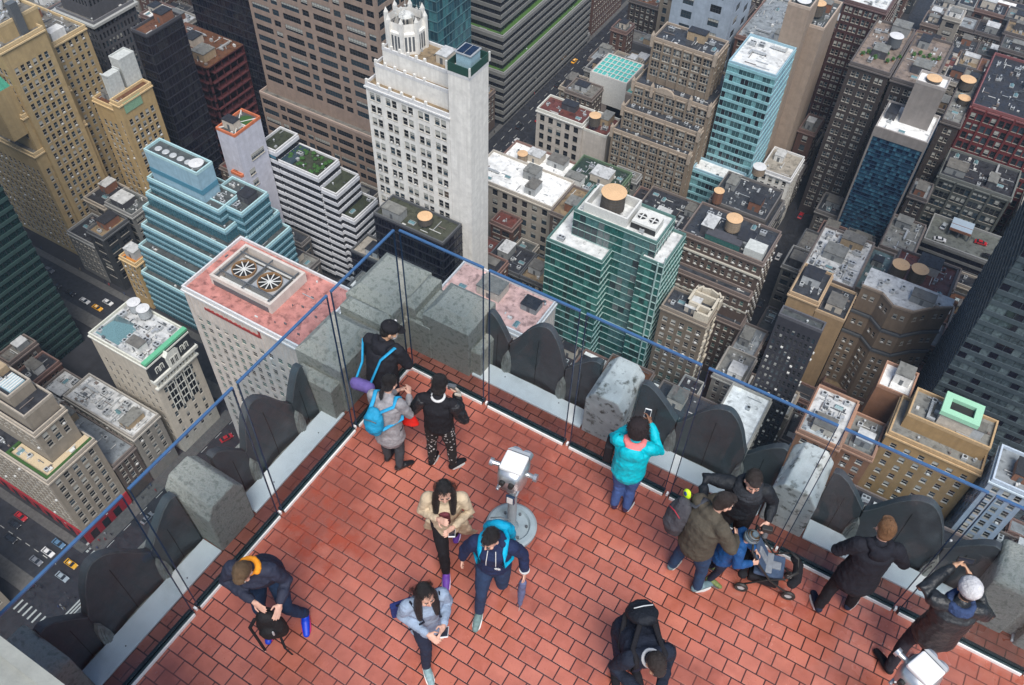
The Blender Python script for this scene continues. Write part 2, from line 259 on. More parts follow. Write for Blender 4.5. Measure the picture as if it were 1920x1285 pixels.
# the damp air over the city: one even volume round camera, deck and ground
hz = bpy.data.materials.new('city_haze'); hz.use_nodes = True; nt = hz.node_tree; nt.nodes.remove(nt.nodes['Principled BSDF']); pv = nt.nodes.new('ShaderNodeVolumePrincipled')
pv.inputs['Color'].default_value = (.62, .78, 1, 1); pv.inputs['Density'].default_value = HAZE; nt.links.new(pv.outputs[0], nt.nodes['Material Output'].inputs['Volume'])
b = MB(); b.box(-905, 505, -505, 1105, G-1.2, 14); tag(b.build('haze', hz), kind='stuff')
BLD = [
 {'n': 'limestone_tower', 'l': 'tan brick tower with stepped yellow face and green copper roof corner at the upper left', 'w': 'tan', 's': 'tanwin', 'v': [[-322.0, -283.0, 146.0, 162.0, -250.0, -152.0, {'st': 'blank'}], [-300.0, -280.0, 141.5, 159.5, -250.0, -157.5, {'st': 'tanwin'}], [-322.0, -285.0, 162.0, 178.0, -250.0, -167.5, {'st': 'tanwin2'}], [-325.0, -281.5, 139.5, 161.0, -250.0, -183.0, {'st': 'tanwin'}], [-330.0, -281.0, 137.0, 161.3, -250.0, -198.0, {'st': 'tanwin'}]], 'roof': 'gravel'},
 {'n': 'brick_building', 'l': 'yellow brick building with green roof panel and white penthouse beside the tan tower', 'w': 'yellowb', 's': 'tanwin', 'v': [[-256.3, -252.2, 158.8, 174.4, -250.0, -178.0], [-276.5, -265.2, 164.8, 176.0, -250.0, -188.0]], 'roof': 'rust', 'pent': [(-262, -257, 168, 175, -167, 'whitep')]},
 {'n': 'office_tower', 'l': 'dark glass slab tower with orange rusty roof edge beside the red steel frame', 'w': 'darkg', 's': 'darkcurtain', 'v': [[-263.6, -255.9, 181.5, 198.4, -250.0, -164.0]], 'roof': 'rust'},
 {'n': 'office_tower', 'l': 'very dark tall glass tower behind the slender white concrete tower', 'w': 'darkg', 's': 'darkcurtain', 'v': [[-285.0, -247.5, 228.0, 262.0, -250.0, -90.0]], 'roof': 'dark'},
 {'n': 'steel_frame_building', 'l': 'half dismantled building showing red steel floor frames between two dark towers', 'w': 'redsteel', 's': 'redsteel', 'v': [[-290.0, -258.0, 205.0, 226.0, -250.0, -190.0]], 'roof': 'rust'},
 {'n': 'office_tower', 'l': 'grey office tower with dense grid of narrow windows and a light ledge at top left', 'w': 'greyst', 's': 'greygrid', 'v': [[-318.5, -297.6, 189.5, 210.1, -250.0, -176.0]], 'roof': 'gravel', 'crown': 'lite'},
 {'n': 'office_tower', 'l': 'brown granite tower with wide dark strip windows above a broad podium', 'w': 'browng', 's': 'brownwin', 'v': [[-245.0, -183.0, 222.0, 262.0, -207.0, -100.0], [-247.0, -181.0, 219.0, 264.0, -250.0, -205.0]], 'roof': 'gravel'},
 {'n': 'art_deco_tower', 'l': 'white stepped art deco tower with a crown and a blank chimney-like shaft', 'w': 'white', 's': 'whitewin', 'v': [[-158.2, -127.1, 182.8, 198.0, -250.0, -149.0], [-156.0, -129.0, 185.5, 198.0, -149.0, -143.0], [-154.0, -130.0, 187.5, 198.0, -143.0, -138.0], [-127.0, -119.6, 182.8, 193.0, -250.0, -134.0, {'st': 'shaft'}]], 'roof': 'terr'},
 {'n': 'glass_tower', 'l': 'slim blue green glass tower behind the white art deco tower crown', 'w': 'blueg', 's': 'bluecurtain', 'v': [[-182.5, -170.5, 240.0, 262.0, -250.0, -140.0]], 'roof': 'dark'},
 {'n': 'terraced_office_building', 'l': 'grey terraced office building with grass strips on its stepped ledges', 'w': 'concr', 's': 'bands', 'v': [[-260.0, -183.5, 309.0, 400.0, -250.0, -247.0], [-260.0, -182.5, 308.0, 395.0, -250.0, -222.0], [-258.0, -185.5, 311.5, 385.0, -222.0, -206.0, {'lawn': 1}], [-256.0, -189.0, 315.0, 372.0, -206.0, -190.0, {'lawn': 1}], [-254.0, -193.0, 319.0, 358.0, -190.0, -172.0, {'lawn': 1}]], 'roof': 'lawnroof'},
 {'n': 'brick_tower', 'l': 'tall reddish brick apartment building along the avenue behind the terraced offices', 'w': 'redbr', 's': 'smallwin', 'v': [[-230.0, -184.0, 402.0, 440.0, -250.0, -185.0]], 'roof': 'gravel'},
 {'n': 'apartment_building', 'l': 'grey stone corner building with carved columns above the avenue crossing', 'w': 'greystone', 's': 'smallwin2', 'v': [[-230.0, -189.0, 460.0, 500.0, -250.0, -180.0]], 'roof': 'gravel'},
 {'n': 'apartment_building', 'l': 'brown block with a pinkish front further up the avenue', 'w': 'redbr', 's': 'smallwin2', 'v': [[-230.0, -192.0, 520.0, 560.0, -250.0, -200.0]], 'roof': 'gravel'},
 {'n': 'terraced_glass_building', 'l': 'pale blue glass building with many stepped terraces and a boxy rooftop', 'w': 'paleblue', 's': 'tealbands', 'v': [[-228.0, -204.0, 146.7, 154.0, -196.0, -180.0, {'st': 'blueblank'}], [-230.0, -197.0, 145.5, 156.0, -250.0, -192.0], [-206.0, -190.0, 149.0, 162.0, -250.0, -192.5], [-231.0, -194.0, 143.5, 163.0, -250.0, -198.0], [-232.0, -190.0, 141.0, 165.0, -250.0, -203.0], [-233.0, -187.0, 138.5, 166.0, -250.0, -210.0], [-234.0, -195.0, 135.0, 167.0, -250.0, -218.0], [-235.0, -190.0, 132.5, 167.0, -250.0, -230.0]], 'roof': 'wetdark'},
 {'n': 'concrete_tower', 'l': 'slender white concrete tower with open framed roof and three small windows', 'w': 'lilac', 's': 'slabwin', 'v': [[-216.1, -207.6, 168.7, 181.9, -250.0, -180.0], [-213.0, -208.0, 167.5, 168.8, -250.0, -197.0, {'st': 'blank'}]], 'roof': 'wetdark', 'rim': 'orange'},
 {'n': 'office_building', 'l': 'white banded office building with a planted roof and stepped east end', 'w': 'whiteb', 's': 'whitebands', 'v': [[-208.0, -186.0, 183.0, 195.0, -250.0, -198.6], [-212.8, -204.5, 182.6, 195.0, -250.0, -194.4, {'st': 'whitebands'}], [-187.8, -179.0, 183.6, 197.0, -250.0, -203.8], [-187.8, -173.2, 184.7, 199.0, -250.0, -214.3]], 'roof': 'plant'},
 {'n': 'low_building', 'l': 'teal glazed low block between the banded offices and the white tower', 'w': 'tealpan', 's': 'blank', 'v': [[-172.0, -160.0, 200.0, 212.0, -250.0, -212.0]], 'roof': 'teal'},
 {'n': 'office_building', 'l': 'dark glass building with flat brown roof and tan round tank before the white tower', 'w': 'darkb', 's': 'darkcurtain', 'v': [[-151.0, -123.2, 171.0, 182.0, -250.0, -190.0]], 'roof': 'olive'},
 {'n': 'low_building', 'l': 'low building with cream slab roof left of the dark glass building', 'w': 'darkb', 's': 'darkcurtain', 'v': [[-165.0, -152.0, 172.0, 182.0, -250.0, -215.0]], 'roof': 'cream'},
 {'n': 'limestone_building', 'l': 'pale limestone office building with pink tiled roof and large cooling plant', 'w': 'pinkst', 's': 'pinkwin', 'v': [[-156.7, -116.0, 97.5, 120.5, -250.0, -164.0]], 'roof': 'pinkroof'},
 {'n': 'mansard_building', 'l': 'ornate stone building with green ridge, black mansard and tall arched windows', 'w': 'cream', 's': 'mansardwin', 'v': [[-202.0, -177.7, 89.4, 106.6, -250.0, -203.0]], 'roof': 'whitecl'},
 {'n': 'row_building', 'l': 'low brick building with white roof clutter beside the mansard building', 'w': 'creamb', 's': 'lowwin', 'v': [[-210.0, -178.5, 76.0, 87.0, -250.0, -226.0]], 'roof': 'whitecl'},
 {'n': 'row_building', 'l': 'low dark building with grey tin roofs next to the stone department store', 'w': 'browny', 's': 'lowwin', 'v': [[-212.0, -179.0, 66.5, 75.5, -250.0, -230.0]], 'roof': 'tin'},
 {'n': 'department_store', 'l': 'stepped tan stone department store with a red painted ground floor', 'w': 'sandst', 's': 'storewin', 'v': [[-206.0, -190.0, 56.0, 63.5, -250.0, -190.0], [-225.0, -184.5, 55.0, 64.5, -250.0, -194.0], [-230.0, -183.0, 54.0, 65.0, -250.0, -200.0], [-245.0, -178.8, 48.5, 66.0, -250.0, -214.0]], 'roof': 'dark', 'base': 'redbase'},
 {'n': 'row_building', 'l': 'small building with bright orange roof at the foot of the pale blue glass building', 'w': 'yellowb', 's': 'lowwin', 'v': [[-244.0, -235.6, 131.7, 139.5, -250.0, -226.0]], 'roof': 'orangeroof'},
 {'n': 'row_building', 'l': 'tan building corner with blue glazed roof lights at the lower left', 'w': 'sandst', 's': 'storewin', 'v': [[-215.0, -183.0, 5.0, 22.0, -250.0, -215.0]], 'roof': 'blueroof'},
 {'n': 'glass_tower', 'l': 'dark green glass tower with fine horizontal bands at the left edge', 'w': 'greeng', 's': 'greenbands', 'v': [[-300.0, -246.0, 62.0, 106.0, -250.0, -130.0]], 'roof': 'dark'},
 {'n': 'limestone_building', 'l': 'limestone building with pink roof and white plant boxes seen through the glass', 'w': 'pinkst', 's': 'pinkwin', 'v': [[-110.0, -77.5, 147.0, 164.0, -250.0, -185.0]], 'roof': 'pinkpale'},
 {'n': 'commercial_building', 'l': 'pale stone office block with rows of square windows right of the white shaft', 'w': 'creamst', 's': 'sqwin', 'v': [[-150.0, -113.0, 228.0, 246.0, -250.0, -212.0]], 'roof': 'whitero'},
 {'n': 'commercial_building', 'l': 'low brown building with green edged terrace beside the pale stone block', 'w': 'browny', 's': 'lowwin', 'v': [[-112.5, -94.0, 226.0, 244.0, -250.0, -212.0]], 'roof': 'terr'},
 {'n': 'commercial_building', 'l': 'low building with clean white membrane roof behind the pale stone block', 'w': 'brick2', 's': 'lowwin', 'v': [[-152.0, -122.0, 250.0, 268.0, -250.0, -222.0]], 'roof': 'whitero'},
 {'n': 'commercial_building', 'l': 'low building with dark green roof sheds and skylights', 'w': 'greenp', 's': 'lowwin', 'v': [[-121.0, -99.0, 247.0, 270.0, -250.0, -218.0]], 'roof': 'darkgreen'},
 {'n': 'commercial_building', 'l': 'beige six storey building with five window columns and terracotta parapet', 'w': 'beige', 's': 'sqwin', 'v': [[-150.1, -128.2, 281.3, 293.0, -250.0, -213.0], [-128.1, -117.0, 282.0, 296.0, -250.0, -215.0, {'st': 'blank'}]], 'roof': 'darkred'},
 {'n': 'party_wall_building', 'l': 'blank beige walled building topped with a turquoise framed glass roof', 'w': 'beigebl', 's': 'blank', 'v': [[-143.6, -125.7, 318.0, 336.0, -250.0, -213.0], [-134.0, -113.0, 318.0, 336.0, -250.0, -217.0]], 'roof': 'tealglass'},
 {'n': 'low_building', 'l': 'small yellow rendered building with black roof', 'w': 'yellow', 's': 'blank', 'v': [[-148.0, -130.0, 345.0, 352.0, -250.0, -226.0]], 'roof': 'dark'},
 {'n': 'party_wall_building', 'l': 'grey blank walled low building beside a bright blue tarpaulin', 'w': 'greyst', 's': 'blank', 'v': [[-155.0, -130.0, 375.0, 385.0, -250.0, -228.0]], 'roof': 'gravel'},
 {'n': 'gothic_tower', 'l': 'tan stepped gothic office building with cream cornices at each setback', 'w': 'tanst', 's': 'gothwin', 'v': [[-107.8, -82.1, 293.0, 306.0, -250.0, -172.0], [-111.0, -78.5, 288.0, 314.0, -250.0, -190.0], [-112.0, -79.2, 283.0, 318.0, -250.0, -199.0], [-114.0, -80.0, 279.5, 318.0, -250.0, -208.0]], 'roof': 'darkb'},
 {'n': 'glass_office_building', 'l': 'turquoise glass office building with wet white roof', 'w': 'tealc', 's': 'tealoff', 'v': [[-76.7, -58.3, 292.0, 314.0, -250.0, -171.0, {'sE': 'panels'}], [-79.0, -59.0, 284.0, 292.0, -250.0, -216.0]], 'roof': 'whitewet'},
 {'n': 'slab_tower', 'l': 'plain tan concrete slab rising from the roof of the turquoise offices', 'w': 'tanpl', 's': 'blank', 'v': [[-66.0, -57.6, 314.3, 326.0, -250.0, -155.0]], 'roof': 'wetdark'},
 {'n': 'panel_tower', 'l': 'pale blue panelled tower with two columns of small windows at the top', 'w': 'palepan', 's': 'panelwin', 'v': [[-121.0, -94.0, 345.0, 372.0, -250.0, -165.0]], 'roof': 'tin'},
 {'n': 'panel_building', 'l': 'building with shiny metal sheet roofs at the top of the picture', 'w': 'brick2', 's': 'lowwin', 'v': [[-92.0, -66.0, 352.0, 400.0, -250.0, -195.0]], 'roof': 'tin'},
 {'n': 'brick_building', 'l': 'pale stepped brick building with black water tank at the top of the picture', 'w': 'tanpl', 's': 'blank', 'v': [[-64.0, -52.0, 322.0, 345.0, -250.0, -165.0]], 'roof': 'wetdark'},
 {'n': 'brick_tower', 'l': 'tall dark red brick building with long rows of paired windows', 'w': 'darkred', 's': 'pairwin', 'v': [[-54.0, -37.0, 362.0, 392.0, -250.0, -172.0]], 'roof': 'whitewet'},
 {'n': 'brick_tower', 'l': 'dark brown brick slab with roof terrace and potted plants', 'w': 'brownd', 's': 'pairwin2', 'v': [[-39.3, -24.1, 325.1, 362.0, -250.0, -176.0], [-23.0, -8.5, 325.0, 362.0, -250.0, -177.0]], 'roof': 'terr2'},
 {'n': 'blue_tower', 'l': 'narrow tower with deep blue glass front and tall plain rooftop shaft', 'w': 'bluefr', 's': 'bluetower', 'v': [[-20.5, -1.4, 303.6, 322.8, -250.0, -185.0], [-14.0, -3.5, 312.0, 320.0, -185.0, -168.0, {'st': 'blankg'}]], 'roof': 'whitero'},
 {'n': 'brick_building', 'l': 'dark brick building with crumbling pale roof right of the blue tower', 'w': 'brownd', 's': 'pairwin2', 'v': [[-0.5, 6.5, 330.0, 372.0, -250.0, -190.0]], 'roof': 'stained'},
 {'n': 'brick_building', 'l': 'red cornice building with dark windows at the right edge', 'w': 'redpaint', 's': 'redwin', 'v': [[7.0, 50.0, 338.0, 380.0, -250.0, -185.0]], 'roof': 'dark'},
 {'n': 'masonry_building', 'l': 'grey green masonry block with wide framed window bays', 'w': 'greygr', 's': 'baywin', 'v': [[7.0, 34.0, 318.0, 337.0, -250.0, -205.0]], 'roof': 'dark'},
 {'n': 'parking_garage', 'l': 'parking garage with rooftop cars and a pale blue shed', 'w': 'concr', 's': 'garage', 'v': [[12.0, 42.0, 300.0, 317.0, -250.0, -222.0]], 'roof': 'concrete_stained'},
 {'n': 'low_building', 'l': 'low building with stained grey roof below the blue tower', 'w': 'browny', 's': 'lowwin', 'v': [[-1.4, 10.8, 279.6, 300.0, -250.0, -216.0]], 'roof': 'stained'},
 {'n': 'glass_tower', 'l': 'huge dark slate blue glass tower filling the right edge', 'w': 'slate', 's': 'slategrid', 'v': [[29.0, 80.0, 196.0, 242.0, -250.0, -100.0]], 'roof': 'dark'},
 {'n': 'apartment_building', 'l': 'curved tan apartment building with setback terraces and white roof', 'w': 'tancv', 's': 'curvewin', 'v': [[0.0, 25.5, 233.0, 236.0, -250.0, -194.0]], 'roof': 'stained', 'curved': 1},
 {'n': 'apartment_building', 'l': 'dark apartment block behind the curved building with two round water tanks', 'w': 'brownd', 's': 'pairwin2', 'v': [[5.5, 25.0, 243.0, 262.0, -250.0, -200.0]], 'roof': 'darkred'},
 {'n': 'office_building', 'l': 'black banded office building with hundreds of slot windows', 'w': 'blacko', 's': 'blackwin', 'v': [[-18.0, -5.2, 187.8, 191.6, -250.0, -178.0]], 'roof': 'wetdark'},
 {'n': 'loft_building', 'l': 'tan building with blank painted side and white roof hut', 'w': 'tanbl', 's': 'tanblank', 'v': [[-19.8, -10.3, 214.0, 229.0, -250.0, -193.0], [-10.5, -1.0, 214.0, 228.0, -250.0, -196.0, {'st': 'blank'}]], 'roof': 'darkb'},
 {'n': 'loft_building', 'l': 'building crowded with silver duct work on its roof', 'w': 'browny', 's': 'lowwin', 'v': [[-21.0, -3.0, 236.0, 262.0, -250.0, -202.0]], 'roof': 'whitecl'},
 {'n': 'loft_building', 'l': 'low building with grey green roof and small sheds right of the duct roof', 'w': 'browny', 's': 'lowwin', 'v': [[-3.0, 5.0, 246.0, 270.0, -250.0, -210.0]], 'roof': 'teal'},
 {'n': 'apartment_building', 'l': 'large brown brick apartment building with pale ledges and green windows', 'w': 'brownbr', 's': 'greenwin', 'v': [[-61.7, -32.2, 225.9, 244.0, -250.0, -197.0], [-62.0, -32.0, 220.5, 224.0, -250.0, -209.0], [-62.0, -31.5, 218.0, 224.0, -250.0, -221.0]], 'roof': 'darkb'},
 {'n': 'loft_building', 'l': 'dark stone loft building with tan pergola and brick water tank', 'w': 'greystone', 's': 'loftwin', 'v': [[-64.0, -41.5, 262.0, 282.0, -250.0, -210.0], [-64.0, -40.0, 258.0, 282.0, -250.0, -214.0]], 'roof': 'darkb'},
 {'n': 'loft_building', 'l': 'small low lofts between the gothic tower and the green glass tower', 'w': 'browny', 's': 'lowwin', 'v': [[-90.0, -66.0, 244.0, 272.0, -250.0, -222.0]], 'roof': 'dark'},
 {'n': 'ornate_building', 'l': 'white stone front with arched corner bays left of the dark side street', 'w': 'white', 's': 'lowwin', 'v': [[-56.0, -43.0, 301.0, 318.0, -250.0, -218.0]], 'roof': 'cream'},
 {'n': 'green_glass_tower', 'l': 'green glass tower with white floor lines and lower left wing', 'w': 'greenc', 's': 'greencurtain', 'v': [[-94.8, -74.6, 189.2, 208.0, -250.0, -188.0], [-89.2, -60.3, 196.0, 210.0, -250.0, -178.0, {'st': 'greystripe'}], [-64.0, -56.0, 194.0, 211.0, -250.0, -184.0]], 'roof': 'whitewet'},
 {'n': 'brick_tower', 'l': 'narrow brown tower with cream angular crown and rough east wall', 'w': 'crownb', 's': 'crownwin', 'v': [[-53.8, -38.0, 193.2, 203.0, -250.0, -200.0]], 'roof': 'darkb'},
 {'n': 'loft_building', 'l': 'long low grey roofed building in the narrow gap', 'w': 'browny', 's': 'lowwin', 'v': [[-31.0, -22.5, 205.0, 222.0, -250.0, -222.0]], 'roof': 'tin'},
 {'n': 'loft_building', 'l': 'small stone building with two pale window columns', 'w': 'creamb', 's': 'lowwin', 'v': [[-31.0, -21.0, 190.0, 204.0, -250.0, -217.0]], 'roof': 'stained'},
 {'n': 'commercial_building', 'l': 'building with bright white membrane roof and red hatch', 'w': 'creamb', 's': 'lowwin', 'v': [[-23.5, -10.6, 162.0, 186.0, -250.0, -212.0]], 'roof': 'whitero'},
 {'n': 'commercial_building', 'l': 'low black roofed building between the crown tower and the white roof', 'w': 'browny', 's': 'lowwin', 'v': [[-44.0, -24.0, 160.0, 180.0, -250.0, -218.0]], 'roof': 'darkb'},
 {'n': 'commercial_building', 'l': 'low building with blue and white signs on its roof behind the person in turquoise', 'w': 'browny', 's': 'lowwin', 'v': [[-45.0, -28.0, 143.0, 158.0, -250.0, -214.0]], 'roof': 'whitecl'},
 {'n': 'brick_building', 'l': 'orange brick building with cluttered machinery roof', 'w': 'orangebr', 's': 'orangewin', 'v': [[0.2, 11.7, 160.0, 178.0, -250.0, -188.0]], 'roof': 'whitecl'},
 {'n': 'brick_building', 'l': 'orange brick block with white curved hut roof', 'w': 'orangebr', 's': 'orangewin', 'v': [[12.0, 20.5, 163.0, 176.0, -250.0, -190.0]], 'roof': 'stained'},
 {'n': 'brick_building', 'l': 'tall orange striped block with white roof', 'w': 'orangebr', 's': 'blank', 'v': [[14.0, 23.0, 183.0, 193.0, -250.0, -184.0]], 'roof': 'whitero'},
 {'n': 'stone_building', 'l': 'ochre building with mint green roof curb', 'w': 'ochre', 's': 'ochrewin', 'v': [[23.2, 44.2, 172.0, 182.0, -250.0, -178.0], [21.0, 45.0, 168.0, 182.0, -250.0, -183.0]], 'roof': 'stained'},
 {'n': 'panel_building', 'l': 'small white building with dark square windows at the right edge', 'w': 'palepan', 's': 'lowwin', 'v': [[46.5, 56.0, 163.0, 175.0, -250.0, -178.0]], 'roof': 'tin'},
 {'n': 'brick_building', 'l': 'brown building lined with window air conditioners seen through the glass', 'w': 'brownbr', 's': 'orangewin', 'v': [[16.0, 62.0, 142.0, 160.0, -250.0, -200.0]], 'roof': 'dark'},
 {'n': 'commercial_building', 'l': 'dark roofed low building with a tan round tank behind the railing', 'w': 'browny', 's': 'lowwin', 'v': [[5.0, 36.0, 122.0, 138.0, -250.0, -218.0]], 'roof': 'dark'},
]
FILL = [(1826, -260.6, -252.4, 133.1, 145.6, -250.0, -222.0), (1501, -66.9, -57.6, 162.2, 174.6, -250.0, -222.0), (1464, -65.9, -49.8, 176.4, 189.1, -250.0, -228.0), (1271, -149.1, -133.9, 162.0, 170.6, -250.0, -225.0), (1221, 0.9, 15.7, 219.6, 232.6, -250.0, -232.0), (1040, -267.0, -252.3, 147.6, 158.1, -250.0, -222.0), (1021, -275.5, -261.0, 133.0, 145.6, -250.0, -230.0), (971, 61.1, 76.1, 176.5, 189.1, -250.0, -228.0), (970, -30.5, -21.3, 263.5, 276.1, -250.0, -228.0), (853, -159.9, -149.5, 161.9, 170.6, -250.0, -222.0), (834, -160.8, -144.8, 394.1, 406.6, -250.0, -218.0), (819, -128.4, -113.1, 204.6, 218.1, -250.0, -228.0), (797, -244.3, -238.0, 76.6, 88, -250.0, -228.0), (788, -133.5, -125.0, 161.2, 170.6, -250.0, -225.0), (786, -150.1, -136.5, 306.6, 317.6, -250.0, -218.0), (786, -51.5, -44.5, 335.8, 348.6, -250.0, -218.0), (785, -237.6, -229.2, 76.1, 88, -250.0, -233.0), (745, -57.2, -47.0, 162.0, 174.6, -250.0, -233.0), (722, -134.6, -125.1, 219.1, 226.6, -250.0, -222.0), (691, -76.2, -66.3, 175.8, 189.1, -250.0, -232.0), (684, 0.1, 7.1, 306.7, 317.6, -250.0, -210.0), (677, -278.4, -267.4, 146.6, 160.1, -250.0, -224.0), (675, -30.3, -20.9, 306.6, 319.6, -250.0, -232.0), (649, -3.8, 12.7, 190.4, 203.6, -250.0, -234.0), (635, -85.0, -76.6, 176.1, 189.1, -250.0, -233.0), (599, -112.7, -98.0, 204.7, 218.1, -250.0, -228.0), (577, -9.4, 5.6, 495.4, 508.1, -250.0, -224.0), (576, -156.1, -147.8, 364.5, 373.6, -250.0, -218.0), (548, 63.2, 78.9, 161.3, 174.6, -250.0, -232.0), (548, -20.7, -12.5, 466.3, 479.1, -250.0, -218.0), (545, -228.8, -217.4, 76.1, 88, -250.0, -237.0), (502, -4.7, 7.8, 480.5, 493.6, -250.0, -228.0), (445, 9.2, 25.7, 451.2, 464.6, -250.0, -218.0), (435, -6.8, 5.2, 204.8, 212.1, -250.0, -228.0), (422, -138.0, -124.6, 133.1, 145.6, -250.0, -222.0), (415, -75.2, -67.3, 161.1, 174.6, -250.0, -235.0), (366, -89.9, -75.6, 164.1, 174.6, -250.0, -233.0), (342, -197.8, -184.4, 167.4, 174.6, -250.0, -232.0), (341, -29.6, -21.1, 465.8, 479.1, -250.0, -224.0), (339, -153.0, -144.2, 147.1, 160.1, -250.0, -232.0), (333, -126.1, -117.3, 194.2, 203.6, -250.0, -222.0), (326, 70.7, 82.0, 147.5, 160.1, -250.0, -224.0), (314, -28.3, -22.0, 234.4, 247.1, -250.0, -235.0), (313, 8.2, 23.9, 480.3, 493.6, -250.0, -224.0), (311, -207.3, -194.0, 175.7, 181.1, -250.0, -230.0), (309, -12.1, -0.2, 465.7, 479.1, -250.0, -232.0), (308, 25.1, 30.7, 248.0, 261.6, -250.0, -224.0), (307, -7.9, 3.3, 408.0, 421.1, -250.0, -218.0), (298, -21.5, -5.1, 480.1, 493.6, -250.0, -228.0), (296, 66.8, 78.5, 190.4, 195.6, -250.0, -228.0), (290, 20.0, 36.0, 291.9, 299.1, -250.0, -230.0), (282, -39.6, -32.6, 180.5, 189.1, -250.0, -222.0), (279, -144.4, -129.3, 394.0, 406.6, -250.0, -210.0), (270, -143.8, -129.5, 147.5, 160.1, -250.0, -235.0), (268, -29.6, -21.8, 277.2, 290.6, -250.0, -230.0), (265, -19.5, -4.2, 192.5, 203.6, -250.0, -224.0), (264, -5.3, 8.8, 451.5, 464.6, -250.0, -232.0), (263, -18.4, -2.5, 146.9, 160.1, -250.0, -228.0), (246, 6.0, 17.2, 495.1, 508.1, -250.0, -224.0), (241, -49.4, -44.0, 176.0, 189.1, -250.0, -232.0), (241, -350.1, -340.0, 248.2, 261.6, -250.0, -216.0), (234, -419.8, -403.4, 234.5, 247.1, -250.0, -224.0), (233, 0.2, 13.4, 466.5, 479.1, -250.0, -232.0), (227, -368.7, -356.1, 263.5, 276.1, -250.0, -216.0), (225, 28.9, 44.1, 278.0, 290.6, -250.0, -233.0), (225, -192.2, -185.5, 292.4, 305.1, -250.0, -230.0), (221, -108.0, -97.0, 271.0, 276.1, -250.0, -222.0), (207, -9.3, 6.5, 393.5, 406.6, -250.0, -224.0), (204, -18.0, -9.8, 495.1, 508.1, -250.0, -224.0), (199, -159.8, -151.1, 349.8, 363.1, -250.0, -228.0), (190, -29.9, -18.4, 494.8, 508.1, -250.0, -228.0), (180, -160.1, -151.0, 321.1, 334.1, -250.0, -228.0), (177, 38.5, 53.8, 320.8, 334.1, -250.0, -210.0), (173, -197.1, -187.1, 205.0, 218.1, -250.0, -230.0), (163, -124.7, -116.9, 219.9, 226.6, -250.0, -232.0), (162, -339.6, -325.1, 248.9, 261.6, -250.0, -216.0), (157, -59.7, -44.2, 350.5, 361.1, -250.0, -232.0), (153, -50.3, -43.4, 321.0, 334.1, -250.0, -232.0), (152, -15.1, -4.2, 292.0, 303.1, -250.0, -232.0), (145, -96.6, -90.4, 262.9, 276.1, -250.0, -228.0), (141, -15.7, -5.9, 437.6, 450.1, -250.0, -228.0), (140, -150.7, -136.5, 353.8, 363.1, -250.0, -228.0), (138, -1.7, 14.8, 509.9, 522.6, -250.0, -228.0), (134, -154.6, -143.8, 335.4, 344.6, -250.0, -224.0), (129, -29.0, -20.2, 223.5, 232.6, -250.0, -234.0), (129, 13.8, 28.5, 277.7, 290.6, -250.0, -222.0), (124, 3.7, 13.7, 407.7, 421.1, -250.0, -210.0), (121, -25.4, -15.5, 292.7, 303.1, -250.0, -233.0), (119, -98.8, -85.4, 176.7, 189.1, -250.0, -232.0), (116, -147.4, -135.0, 364.6, 373.6, -250.0, -232.0), (108, -355.7, -344.7, 263.2, 276.1, -250.0, -224.0), (104, -248.4, -235.2, 190.4, 203.6, -250.0, -225.0), (104, -60.4, -44.3, 509.4, 522.6, -250.0, -210.0), (103, -142.3, -128.8, 204.9, 218.1, -250.0, -230.0), (103, 20.5, 31.6, 262.9, 276.1, -250.0, -228.0), (98, -30.2, -15.6, 451.8, 464.6, -250.0, -228.0), (92, -54.0, -41.2, 524.0, 537.1, -250.0, -210.0), (84, 26.8, 38.5, 242.0, 247.1, -250.0, -232.0), (81, -381.9, -369.1, 262.8, 276.1, -250.0, -216.0), (81, -8.3, -1.1, 350.2, 363.1, -250.0, -218.0), (79, -29.6, -21.9, 480.4, 493.6, -250.0, -228.0), (74, -15.2, -5.7, 451.9, 464.6, -250.0, -232.0), (71, -158.8, -151.6, 277.3, 290.6, -250.0, -237.0), (71, -70.7, -57.0, 408.6, 421.1, -250.0, -210.0), (66, -361.1, -348.4, 277.1, 290.6, -250.0, -216.0), (64, -403.0, -390.6, 234.1, 247.1, -250.0, -224.0), (61, -51.5, -41.4, 292.5, 299.1, -250.0, -230.0), (60, 5.6, 19.3, 204.6, 218.1, -250.0, -232.0), (57, -12.1, -0.7, 379.5, 392.1, -250.0, -232.0), (57, -119.6, -107.6, 422.4, 435.6, -250.0, -224.0), (56, -124.4, -108.9, 452.1, 464.6, -250.0, -224.0), (54, 4.3, 18.6, 523.8, 537.1, -250.0, -224.0), (50, 16.1, 28.8, 219.7, 232.6, -250.0, -232.0), (48, -50.3, -42.8, 451.1, 464.6, -250.0, -210.0), (47, -21.9, -7.2, 205.3, 212.1, -250.0, -234.0)]

